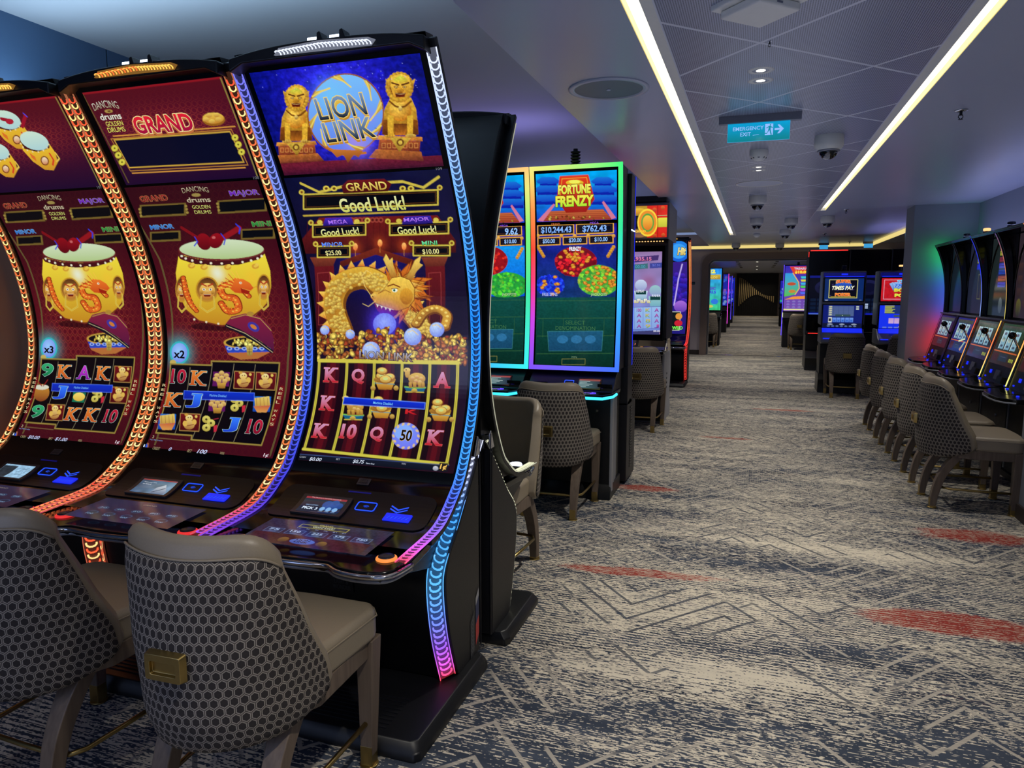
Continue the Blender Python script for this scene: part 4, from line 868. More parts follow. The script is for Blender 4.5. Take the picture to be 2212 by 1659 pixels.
# ---- LION LINK upper
mp=kmap(C1); A=Art(-.312,.312,.088,.436,.0019,mp)
g=(A.gy/A.H)[...,None]; A.a[:]=np.array(RGB(4,12,120))*(1-g)+np.array(RGB(3,8,70))*g
A.glow(735,225,.26,RGB(35,30,235),.95); A.glow(740,240,.17,RGB(70,60,255),.8); A.noise(.012,.010,.35,3); A.noise(.03,.02,.25,4)
A.poly([(600,352),(965,335),(970,375),(605,380)],RGB(120,28,48),RGB(60,12,40)); A.noise(.2,.004,.12,8)
def lion(cx,cy,s,flip=1):
    L=lambda pts:[(cx+x*s*flip,cy+y*s) for x,y in pts]
    g1,g2,g3=RGB(222,176,52),RGB(140,76,16),RGB(84,40,10)
    A.poly(L([(-52,62),(52,58),(56,68),(-54,72)]),RGB(225,160,60),RGB(170,90,35)); A.poly(L([(-48,72),(50,68),(54,92),(-46,97)]),RGB(170,84,40),RGB(110,40,28)); A.poly(L([(-50,97),(58,91),(76,112),(-56,120)]),RGB(190,110,45),RGB(100,36,34))
    for k in range(7): A.line(L([(-42+k*13,77),(-34+k*13,77),(-34+k*13,88),(-42+k*13,88)]),.0016,RGB(230,160,80),closed=True)
    A.poly(L([(-26,64),(26,62),(2,98)]),RGB(205,170,60),RGB(140,100,30)); A.ell(cx,cy+75*s,9*s,9*s,RGB(110,70,25)); A.ell(cx,cy+75*s,5*s,5*s,RGB(215,180,70))
    A.poly(L([(-38,58),(-42,30),(-38,-5),(-26,-32),(0,-40),(24,-32),(38,-5),(43,30),(40,58)]),g1,g2)          # body
    A.ell(cx,cy-2*s,27*s,26*s,RGB(245,205,80),RGB(190,115,25),rad=(.4,.3)); A.poly(L([(-16,30),(16,30),(12,58),(-12,58)]),g3,RGB(190,110,30)); 
    for q in (-1,1):
        A.poly(L([(q*30,8),(q*16,12),(q*17,48),(q*14,60),(q*36,60),(q*33,46)]),g1,RGB(215,160,45)); A.ell(cx+q*25*s,cy+59*s,13*s,5*s,RGB(236,200,90),g2); 
        for k in (-1,0,1): A.line(L([(q*25+k*6,57),(q*25+k*6,62)]),.0014,g3)
        A.poly(L([(q*44,56),(q*30,58),(q*31,20),(q*42,22)]),g2,g3)
    A.line(L([(-26,-24),(-12,-12),(0,-9),(12,-12),(26,-24)]),.006,RGB(120,70,15)); A.ell(cx,cy-6*s,5*s,6*s,RGB(250,225,120),g2)
    A.ell(cx+2*s*flip,cy-58*s,32*s,34*s,g2,g3)
    for k in range(22):
        a=k*2*PI/22; A.ell(cx+(2+28*math.cos(a))*s*flip,cy+(-58+31*math.sin(a))*s,6.5*s,6.5*s,g1,g2,rad=(.4,.4),n=10)
    A.poly(L([(-26,-62),(-22,-82),(0,-90),(22,-82),(24,-60),(16,-34),(0,-30),(-16,-36)]),RGB(240,200,70),RGB(200,130,30)); A.poly(L([(-18,-76),(0,-86),(18,-76),(12,-68),(-12,-68)]),RGB(190,215,70),g1)
    for q in (-1,1):
        A.line(L([(q*20,-68),(q*4,-63)]),.005,g3); A.ell(cx+q*10*s*flip,cy-58*s,5*s,3.4*s,RGB(120,66,14)); A.ell(cx+q*10*s*flip,cy-58*s,3*s,2.2*s,RGB(235,200,110)); A.ell(cx+q*10*s*flip,cy-58*s,1.3*s,1.6*s,RGB(40,15,5)); A.poly(L([(q*25,-72),(q*36,-78),(q*30,-56)]),g1,g2)
    A.ell(cx,cy-50*s,9*s,6*s,RGB(225,165,45),g2); A.poly(L([(-13,-44),(13,-44),(10,-34),(-10,-34)]),RGB(90,25,10)); A.line(L([(-11,-43),(-4,-41),(4,-41),(11,-43)]),.0015,RGB(225,190,120))
lion(640,258,.80,1); lion(865,240,.90,-1)
A.noise(.005,.004,.22,41); A.noise(.011,.009,.18,42)
A.ell(747,246,83,88,RGB(150,85,25),rot=.1,n=40); A.ell(747,246,80,85,RGB(120,190,250),RGB(95,120,235),rot=.1,n=40); A.glow(770,305,.06,RGB(170,140,225),.75); A.glow(720,215,.07,RGB(110,205,250),.6); A.glow(800,250,.03,RGB(150,130,240),.5)
for k,a in enumerate((.2,1.0,2.0,2.7,3.5,4.3,5.2,5.9)):
    L_=34 if k%2 else 24; P_=[(747+80*math.cos(a+q*.5),246+85*math.sin(a+q*.5)) for q in np.linspace(0,1,5)]; I_=[(747+(80-L_*math.sin(q*PI*.5)*.75)*math.cos(a+q*.62),246+(85-L_*math.sin(q*PI*.5)*.75)*math.sin(a+q*.62)) for q in np.linspace(1,0,6)]
    A.poly(P_[:3]+I_[:1]+[(747+(80-L_*.45)*math.cos(a+.34),246+(85-L_*.45)*math.sin(a+.34))]+I_[4:],RGB(226,200,84),RGB(170,110,35))
    A.line([(747+(80-L_*.75)*math.cos(a+.62),246+(85-L_*.75)*math.sin(a+.62)),(747+(80-L_*.45)*math.cos(a+.36),246+(85-L_*.45)*math.sin(a+.36)),(747+80*math.cos(a+.1),246+85*math.sin(a+.1))],.005,RGB(232,210,100))
A.line([(705,318),(745,335),(790,330)],.008,RGB(190,110,40)); A.poly([(712,322),(785,325),(775,340),(765,334),(752,352),(742,334),(728,340)],RGB(205,120,45),RGB(110,50,20))
r=np.random.default_rng(2)
for k in range(40): x,y=r.uniform(560,940),r.uniform(130,200); A.ell(x,y,.9,.9,RGB(150,160,255),n=6)
up1=A.mesh('upper_screen',kgrid,K1,h=.001)
LT=MB()
def T(body,px,py,wd,h,c1,c2=None,cx=C1,M=None,**k):
    x,s_=kmap(cx)(px,py); text(M or LT,body,ksurf,x,s_,wd,h,c1,c2,lay=.0026,**k)
def Tp(body,pa,pb,h,c1,c2=None,cx=C1,M=None,**k):   # fit the words between two photograph points
    f=kmap(cx); a=f(*pa); b=f(*pb); wd=math.hypot(b[0]-a[0],b[1]-a[1]); rot=-math.atan2(b[1]-a[1],b[0]-a[0]); text(M or LT,body,ksurf,(a[0]+b[0])/2,(a[1]+b[1])/2,wd,h,c1,c2,lay=k.pop('lay',.0026),rot=rot,**k)
K_=dict(outline=(235,205,110),ow=.028,off=.012)
Tp('LION',(686,237),(789,223),.070,(120,150,190),(14,6,8),lay=.004,**K_); Tp('LINK',(702,287),(808,273),.066,(120,150,190),(14,6,8),lay=.004,**K_)
Tp('LION',(689,243),(792,229),.070,(225,190,80),(190,130,40),off=.035,lay=.0024); Tp('LINK',(705,293),(811,279),.066,(225,190,80),(190,130,40),off=.035,lay=.0024)
T('TM',812,277,.008,.004,(30,30,60)); T('109',949,364,.022,.008,(120,120,130))
# ---- LION LINK lower
A=Art(-.318,.325,.446,1.552,.0022,mp)
g=(A.gy/A.H)[...,None]; A.a[:]=np.array(RGB(12,14,52))*(1-g)+np.array(RGB(34,8,22))*g
A.noise(.06,.05,.3,11)
# temple gate behind
A.glow(810,560,.20,RGB(18,20,110),.9)
A.poly([(650,520),(690,470),(945,465),(985,520),(985,545),(650,548)],RGB(110,26,24),RGB(60,12,18)); 
for k in range(24): A.line([(665+k*13,478),(660+k*13.2,540)],.0022,RGB(70,14,18))
for k in range(8): A.ell(790+k*9-30,475,6,6,RGB(150,60,50),n=10); A.ell(790+k*9-30,475,3,3,RGB(80,20,20),n=8)
for x in (700,940): A.poly([(x-22,560),(x+20,558),(x+20,720),(x-20,722)],RGB(105,22,28),RGB(50,8,20)); A.line([(x-14,590),(x+12,588),(x+12,700),(x-12,702)],.002,RGB(160,60,60),closed=True); A.poly([(x-30,556),(x+28,554),(x+20,574),(x-20,576)],RGB(130,60,40),RGB(90,30,25))
A.poly([(735,565),(812,535),(895,562),(895,575),(812,550),(735,578)],RGB(120,40,25),RGB(70,20,18))
for x,y in ((768,533),(821,525),(873,532)): A.glow(x,y,.035,RGB(190,70,30),.5); A.ell(x,y,5,8,RGB(255,200,110),RGB(220,80,30)); A.line([(x,y+8),(x,y+20)],.0018,RGB(220,150,60))
# jackpot boxes
frame(A,656,420,946,452,-10); A.line([(650,396),(690,415),(760,398),(870,392),(915,405),(948,382)],.009,RGB(200,180,70)); A.line([(656,466),(948,455)],.006,RGB(190,165,60))
A.poly([(738,402),(752,389),(830,386),(846,397),(838,413),(742,418)],RGB(110,22,26),RGB(60,10,14)); 
for x in (705,722,870,888): A.ell(x,407,7,6,RGB(215,195,75),n=14); A.ell(x,407,3.4,3,RGB(100,60,20),n=10)
frame(A,676,486,790,512,-5); frame(A,842,483,969,508,-4); frame(A,686,532,756,556,-1); frame(A,893,530,972,552,0)
for (x,y,c) in ((731,480,(70,40,190)),(902,477,(60,40,180))): A.poly([(x-28,y-9),(x+28,y-11),(x+34,y+5),(x-34,y+8)],RGB(*c),RGB(30,15,90)); A.ell(x-40,y,6,5,RGB(210,190,75),n=12); A.ell(x+40,y-2,6,5,RGB(210,190,75),n=12)
# dragon
def dragon():
    body=[]; 
    P=cat_rom([(742,720),(722,660),(740,615),(790,600),(835,625),(868,655),(900,690),(915,720)],10); w_=np.interp(np.linspace(0,1,len(P)),[0,.3,.6,1],[26,30,34,24])
    for (x,y),q in zip(P,w_): A.ell(x,y,q*.92,q*.8,RGB(120,70,18),n=14)
    for (x,y),q in zip(P,w_): A.ell(x-2,y-3,q*.78,q*.66,RGB(226,180,60),RGB(170,110,30),n=14)
    r=np.random.default_rng(5)
    for (x,y),q in list(zip(P,w_))[::1]:
        for k in range(6):
            a=r.uniform(-.9,.9); A.ell(x+q*a*.7,y+r.uniform(-.6,.6)*q*.6,4.6,3.8,RGB(245,215,100),RGB(140,85,25),n=8,rad=(.4,.3))
    for i in range(4,len(P)-14,3):
        x,y=P[i]; tx,ty=P[i+1]-P[i]; l=math.hypot(tx,ty); nx,ny=ty/l,-tx/l; q=w_[i]*.8; A.poly([(x+nx*q-tx*1.2,y+ny*q-ty*1.2),(x+nx*(q+15)+tx,y+ny*(q+15)+ty),(x+nx*q+tx*1.8,y+ny*q+ty*1.8)],RGB(250,215,90),RGB(200,90,30))
    cx,cy=868,630
    for lay in range(3):
        for k in range(22):      # flame-like mane
            a=-2.3+k*.185+.09*lay; r1=(66,54,42)[lay]+9*math.sin(k*2.3+lay); b=a+.28*math.sin(k*1.7); P0=(cx+20*math.cos(a-.16),cy+20*math.sin(a-.16)); P1=(cx+20*math.cos(a+.16),cy+20*math.sin(a+.16)); Q=(cx+r1*.6*math.cos(a-.14),cy+r1*.6*math.sin(a-.14)); Tp_=(cx+r1*math.cos(b+.12),cy+r1*math.sin(b+.12)); Q2=(cx+r1*.62*math.cos(a+.1),cy+r1*.62*math.sin(a+.1))
            A.poly([P0,Q,Tp_,Q2,P1],RGB(120,50,14)); A.poly([P0,(Q[0]+.6,Q[1]+.8),(cx+(r1-4)*math.cos(b+.12),cy+(r1-4)*math.sin(b+.12)),P1],((210,110,35),(235,160,50),(250,205,90))[lay] and RGB(*((215,115,35),(238,165,52),(250,210,95))[lay]),RGB(180,90,26))
    for Ah in ([(845,600),(836,578),(828,560),(834,548),(842,562),(848,556),(850,574),(858,598)],[(876,600),(888,580),(896,562),(910,552),(906,568),(914,572),(900,586),(890,606)]): A.poly(Ah,RGB(245,215,100),RGB(165,100,32)); A.line(Ah[:4],.0018,RGB(110,55,14))
    H_=[(846,600),(866,596),(886,604),(897,622),(896,648),(884,664),(862,672),(840,670),(824,660),(808,654),(800,640),(806,630),(822,632),(834,618)]
    A.poly(H_,RGB(110,50,14)); A.poly([(x*.965+852*.035,y*.965+636*.035) for x,y in H_],RGB(246,208,84),RGB(190,118,32))
    A.ell(878,640,14,18,RGB(225,165,50),RGB(165,95,26)); A.ell(808,640,7,6,RGB(250,215,100),RGB(180,100,30)); A.ell(805,641,2,1.6,RGB(80,30,10)); A.line([(838,618),(850,614),(864,620)],.005,RGB(120,50,14)); A.line([(818,634),(832,626),(844,632)],.0025,RGB(140,70,20))
    A.ell(853,627,6,4,RGB(240,245,225)); A.ell(852,627,2.6,3,RGB(20,110,80)); A.ell(852,627,1.2,1.6,RGB(0,10,10)); A.line([(846,623),(860,623)],.0022,RGB(90,40,12))
    A.poly([(808,655),(826,661),(846,668),(862,672),(852,684),(832,682),(816,672)],RGB(130,34,18),RGB(90,18,10)); A.line([(812,656),(830,663),(850,669)],.0018,RGB(250,240,205)); 
    for k in range(4): A.poly([(813+k*9,657+k*3),(815.5+k*9,664+k*3),(818+k*9,659+k*3)],RGB(250,240,205))
    A.poly([(820,676),(836,690),(856,688),(866,674),(850,684),(834,684)],RGB(225,160,50),RGB(150,85,24)); A.line([(804,642),(788,618),(782,596),(792,584),(802,590)],.0024,RGB(235,205,115)); A.line([(812,650),(796,662),(784,656)],.0022,RGB(235,205,115))
    C_=cat_rom([(900,700),(918,676),(944,668),(966,682),(962,706)],5)
    for x,y in C_: A.ell(x,y,12,10,RGB(110,60,16),n=12)
    for x,y in C_: A.ell(x-1,y-1.5,9.5,7.5,RGB(225,172,60),RGB(140,84,26),n=12)
    for x,y in C_[::2]: A.ell(x,y-3,3.4,2.6,RGB(245,215,110),n=8)
dragon()
A.glow(831,700,.075,RGB(90,60,255),.95); A.ell(831,700,25,24,RGB(150,170,255),RGB(90,90,235),rad=(.5,.4)); A.noise(.003,.003,.0,1)
hill=lambda x: 712+18*abs(math.sin((x-680)/55.))-10*math.sin((x-690)/90.)
coins(A,lambda r:(lambda x:(x,r.uniform(hill(x),784)))(r.uniform(684,1008)),520,3.2,8.5,31)
for x,y,q in ((702,713,10),(757,722,10),(892,727,19),(944,712,16),(802,757,19)): A.ell(x,y,q,q,RGB(190,215,250),RGB(120,140,230),rad=(.4,.3)); A.line([(x-q*.6,y-q*.5),(x,y-q*.7),(x+q*.6,y-q*.2)],.003,RGB(230,200,120))
A.line([(686,778),(990,782)],.011,RGB(205,190,70)); A.noise(.004,.006,.12,77)
# reels
A.poly([(690,782),(988,786),(966,1000),(656,968)],RGB(12,3,8))
RX=[(690,657.5),(750,719),(809,780.5),(869,841.5),(929,902.5),(989,965)]
for k in range(5):
    (a0,b0),(a1,b1)=RX[k],RX[k+1]; y0=782+k*.9; yb=970+k*6.4
    A.poly([(a0+3,y0),(a1-2,y0),(b1-2,yb+5),(b0+3,yb)],RGB(24,4,12)); 
    cxx,cxb=(a0+a1)/2,(b0+b1)/2
    A.poly([(cxx-14,y0),(cxx+14,y0),(cxb+14,yb),(cxb-14,yb)],RGB(74,10,22),a=.55); A.poly([(cxx-6,y0),(cxx+6,y0),(cxb+6,yb),(cxb-6,yb)],RGB(110,14,24),a=.45)
for (a,b) in RX: 
    k=(a-690)/60; A.line([(a,780+k),(b,970+k*6.3)],.011,RGB(205,195,70)); A.line([(a,780+k),(b,970+k*6.3)],.002,RGB(120,100,20))
A.line([(655,970),(966,1003)],.011,RGB(205,195,70)); A.line([(690,780),(990,785)],.010,RGB(205,195,70))
def bowl(x,y,s=1):
    A.poly([(x-25*s,y-2*s),(x+25*s,y+2*s),(x+16*s,y+24*s),(x-14*s,y+23*s)],RGB(235,190,70),RGB(160,95,25)); A.ell(x,y,26*s,8*s,RGB(200,150,50),RGB(120,70,20)); A.line([(x-23*s,y+8*s),(x+23*s,y+11*s)],.003,RGB(80,150,160))
    for dx,dy,q in ((-8,-8,13),(12,-6,13),(-6,-20,13),(2,0,15)): A.ell(x+dx*s,y+dy*s,q*s,q*.7*s,RGB(150,95,30),n=14); A.ell(x+dx*s,y+(dy-1)*s,q*.86*s,q*.55*s,RGB(240,215,110),RGB(190,140,50),n=14); A.ell(x+dx*s,y+(dy-2)*s,q*.4*s,q*.25*s,RGB(200,215,130),n=10)
    for dx in (-27,27): A.ell(x+dx*s,y+20*s,6*s,6*s,RGB(225,190,90),GOLDD,n=10)
def turtle(x,y,s=1):
    A.poly([(x-26*s,y+18*s),(x+24*s,y+20*s),(x+20*s,y+30*s),(x-20*s,y+28*s)],RGB(30,70,170),RGB(20,110,70)); A.line([(x-24*s,y+17*s),(x,y+20*s),(x+24*s,y+19*s)],.005,RGB(120,190,80)); A.line([(x-22*s,y+29*s),(x+20*s,y+30*s)],.0035,RGB(220,190,70))
    A.ell(x+4*s,y-2*s,20*s,14*s,RGB(225,185,80),RGB(150,100,35)); 
    for dx,dy in ((-6,-4),(4,-7),(14,-3),(2,3),(11,5)): A.ell(x+dx*s,y+dy*s,5*s,4*s,RGB(240,220,130),RGB(170,60,40),n=6)
    for dx in (-12,-2,10,18): A.poly([(x+dx*s-3*s,y+6*s),(x+dx*s+4*s,y+6*s),(x+dx*s+5*s,y+19*s),(x+dx*s-3*s,y+19*s)],RGB(215,170,70),RGB(140,90,30))
    A.ell(x-18*s,y-14*s,6*s,10*s,RGB(225,190,90),RGB(170,120,40)); A.ell(x-19*s,y-22*s,8*s,6*s,RGB(240,215,120),RGB(190,140,60)); A.ell(x-21*s,y-23*s,1.5*s,1.5*s,RGB(40,20,10)); A.ell(x-2*s,y+26*s,7*s,5*s,RGB(230,200,90),GOLDD)
bowl(831,820,.92); turtle(897,820,.92); turtle(764,880,.9); bowl(823,882,.9); bowl(951,888,.92)
A.ell(877,942,30,29,RGB(120,150,250),RGB(110,110,235),rad=(.5,.4),n=34); A.ell(872,934,20,17,RGB(140,190,255),a=.6)
for a in np.linspace(0,2*PI,15)[:-1]: A.ell(877+27*math.cos(a),942+26*math.sin(a),4,2.6,RGB(220,190,140),n=8,rot=a+1)
A.poly([(744,858),(919,870),(917,884),(741,873)],RGB(10,50,220),RGB(16,30,160)); A.line([(744,858),(919,870),(917,884),(741,873)],.0022,RGB(110,150,255),closed=True)
A.poly([(644,982),(970,1006),(966,1020),(640,992)],RGB(20,26,44),RGB(8,12,24)); A.line([(644,981),(970,1005)],.003,RGB(60,80,130)); A.poly([(950,1000),(968,1001),(965,1018),(947,1016)],RGB(34,26,26)); A.ell(941,1012,6,5,RGB(220,225,235),RGB(110,110,130))
lo1=A.mesh('lower_screen',kgrid,K1,h=.001)
GT=dict(outline=(60,30,10),ow=.03,off=.02)
Tp('GRAND',(748,404),(836,400),.030,(235,215,110),(190,150,60),**GT); Tp('Good Luck!',(734,444),(875,437),.052,(225,228,170),(200,205,90),off=.02)
Tp('MEGA',(710,480),(751,478),.016,(190,130,255),(120,70,220),**GT); Tp('MAJOR',(873,476),(928,473),.017,(190,130,255),(120,70,220),**GT)
Tp('Good Luck!',(694,503),(776,498),.028,(225,228,170),(205,205,100),off=.02); Tp('Good Luck!',(859,498),(943,495),.028,(225,228,170),(205,205,100),off=.02)
Tp('MINOR',(696,528),(742,527),.016,(110,160,255),(60,90,220),**GT); Tp('MINI',(912,525),(945,524),.016,(120,230,170),(60,170,90),**GT)
Tp('$25.00',(704,547),(738,546),.021,(230,225,150),off=.015); Tp('$10.00',(913,544),(949,543),.021,(230,225,150),off=.015)
Tp('LION LINK',(777,766),(893,773),.032,(170,170,180),(120,80,50),outline=(40,25,10),ow=.03,off=.02)
KQ_=dict(outline=(190,90,80),ow=.012,off=.035,serif=True)
for s_,px,py in [('K',716,810),('Q',774,813),('A',956,821),('K',708,871),('K',693,931),('10',754,932),('Q',814,938),('K',940,946)]: T(s_,px,py,.056 if s_!='10' else .066,.058,(205,150,190),(190,0,14),**KQ_)
T('K',889,890,.05,.018,(205,40,40),(190,20,30),off=.03); T('50',878,941,.046,.042,(8,4,4),outline=(215,170,90),ow=.02,off=.02)
Tp('Machine Disabled',(807,870),(849,873),.010,(120,200,255),off=.01,lay=.0032)
Tp('CASH',(648,987),(661,988),.007,(170,175,185)); Tp('$0.00',(669,992),(695,994),.016,(215,225,245),shear=.2,off=.01); Tp('BET',(727,992),(735,993),.007,(170,175,185)); Tp('$0.75',(763,997),(787,999),.016,(215,225,245),shear=.2,off=.01); Tp('Game Over',(791,1001),(810,1003),.006,(190,200,220),off=.02); Tp('WIN',(868,1002),(877,1003),.007,(170,175,185)); Tp('1¢',(951,1009),(965,1011),.024,(235,190,90),off=.03)
LT.build('screen_lettering',M_PRINT,K1,fix=False,kind='stuff')
# ---- deck touch screens
def deck(cx,root,kind):
    A=Art(-.232,.232,1.864,2.048,.0022)
    g=(A.gy/A.H)[...,None]; A.a[:]=np.array(RGB(34,36,66))*(1-g)+np.array(RGB(44,30,48))*g; A.noise(.05,.05,.15,9)
    lt=MB()
    def D(b,x,s_,w,h,c,**k): text(lt,b,ksurf,x,s_,w,h,c,lay=.0072,**k)
    if kind==1:
        A.poly([(-.22,1.975),(.21,1.975),(.21,2.045),(-.22,2.045)],RGB(60,26,34),RGB(50,24,40)); A.noise(.006,.006,.3,5)
        for i,n in enumerate(('75','150','225','375','750')):
            x=-.165+i*.082; A.poly([(x-.032,1.935),(x+.032,1.935),(x+.032,1.968),(x-.032,1.968)],RGB(36,46,80)); A.line([(x-.032,1.935),(x+.032,1.935),(x+.032,1.968),(x-.032,1.968)],.0022,RGB(90,105,150),closed=True); D(n,x,1.949,.038,.015,(160,180,220),off=.02)
            A.poly([(x-.014,1.96),(x+.014,1.96),(x+.014,1.965),(x-.014,1.965)],RGB(80,100,150))
        A.line([(-.10,1.885),(.08,1.885),(.08,1.908),(-.10,1.908)],.003,RGB(170,160,80),closed=True); D('GRAND',-.01,1.882,.05,.009,(190,185,110)); D('Good Luck!',-.01,1.897,.08,.014,(200,205,170),off=.01)
        for i,n in enumerate(('1¢','2¢','5¢','10¢','$1','$2')): D(n,-.09+i*.034,1.920,.014,.008,(140,150,190))
        A.ell(-.015,2.012,.045,.020,RGB(90,115,190),RGB(60,80,160)); D('LION',-.015,2.004,.05,.011,(20,25,60),off=.03); D('LINK',-.015,2.018,.05,.011,(20,25,60),off=.03)
        for x in (-.085,.055): A.ell(x,2.012,.018,.018,RGB(130,95,50),RGB(60,35,30))
    else:
        for j in range(2):
            for i in range(5):
                x=-.155+i*.078; s_=1.95+.045*j; A.ell(x,s_,.024,.014,RGB(50,66,100)); A.ell(x,s_,.018,.010,RGB(30,38,62)); D(['100','200','400','600','1000'][i] if j else ['20','40','60','80','88'][i],x,s_+.014 if j else s_,.032,.010,(120,150,180))
        D('GRAND',-.0,1.89,.06,.010,(130,120,110))
    o=A.mesh('touch_screen',kgrid,root,h=.006); lt.build('screen_lettering',M_PRINT,o,fix=False,kind='stuff')
    # player display picture
    B=Art(-.188,-.022,1.716,1.802,.0022); g=(B.gx/B.W)[...,None]
    if kind==1:
        B.a[:]=np.array(RGB(16,34,58)); B.poly([(-.188,1.716),(-.022,1.716),(-.022,1.726),(-.188,1.726)],RGB(150,50,60))
        for x,s_,q in ((-.085,1.75,.02),(-.06,1.742,.018),(-.04,1.752,.016),(-.07,1.765,.02)): B.ell(x,s_,q,q,RGB(30,80,160),a=.8)
        for i in range(3): B.ell(-.094+i*.025,1.775,.010,.012,RGB(130,180,230)); B.line([(-.101+i*.025,1.79),(-.087+i*.025,1.79)],.002,RGB(150,190,230))
    elif kind==2:
        B.a[:]=np.array(RGB(60,84,110))*(1-g)+np.array(RGB(110,140,165))*g; B.noise(.03,.02,.5,3); B.poly([(-.188,1.716),(-.022,1.716),(-.022,1.722),(-.188,1.722)],RGB(160,60,50)); B.poly([(-.10,1.80),(-.09,1.76),(-.06,1.74),(-.03,1.78),(-.03,1.80)],RGB(200,210,220),RGB(90,110,140)); B.line([(-.09,1.79),(-.05,1.76)],.004,RGB(30,40,60))
    else:
        B.a[:]=np.array(RGB(150,190,220)); B.poly([(-.188,1.725),(-.11,1.725),(-.11,1.802),(-.188,1.802)],RGB(40,50,60)); B.noise(.008,.008,.3,2)
    o=B.mesh('display_picture',kgrid,root,h=.0115); lt=MB(); E=lambda b,x,s_,w,h,c,**k: text(lt,b,ksurf,x,s_,w,h,c,lay=.0125,**k)
    if kind==1: E('PICK 3',-.142,1.778,.060,.015,(220,235,255),off=.03); E('DAILY LOTTERY',-.142,1.760,.050,.006,(150,190,240)); E('This Machine is Currently Unavailable',-.105,1.721,.12,.005,(235,220,220))
    elif kind==2: E('Enjoy your time',-.14,1.735,.06,.006,(230,240,250)); E('on board',-.15,1.745,.04,.006,(230,240,250))
    else:
        for i,b in enumerate(('TODAY','ENJOY','CASINO')): E(b,-.065,1.74+.018*i,.05,.007,(60,90,120))
    lt.build('display_lettering',M_PRINT,o,fix=False,kind='stuff')
deck(C1,K1,1); deck(C2,K2,2); deck(C3,K3,3)
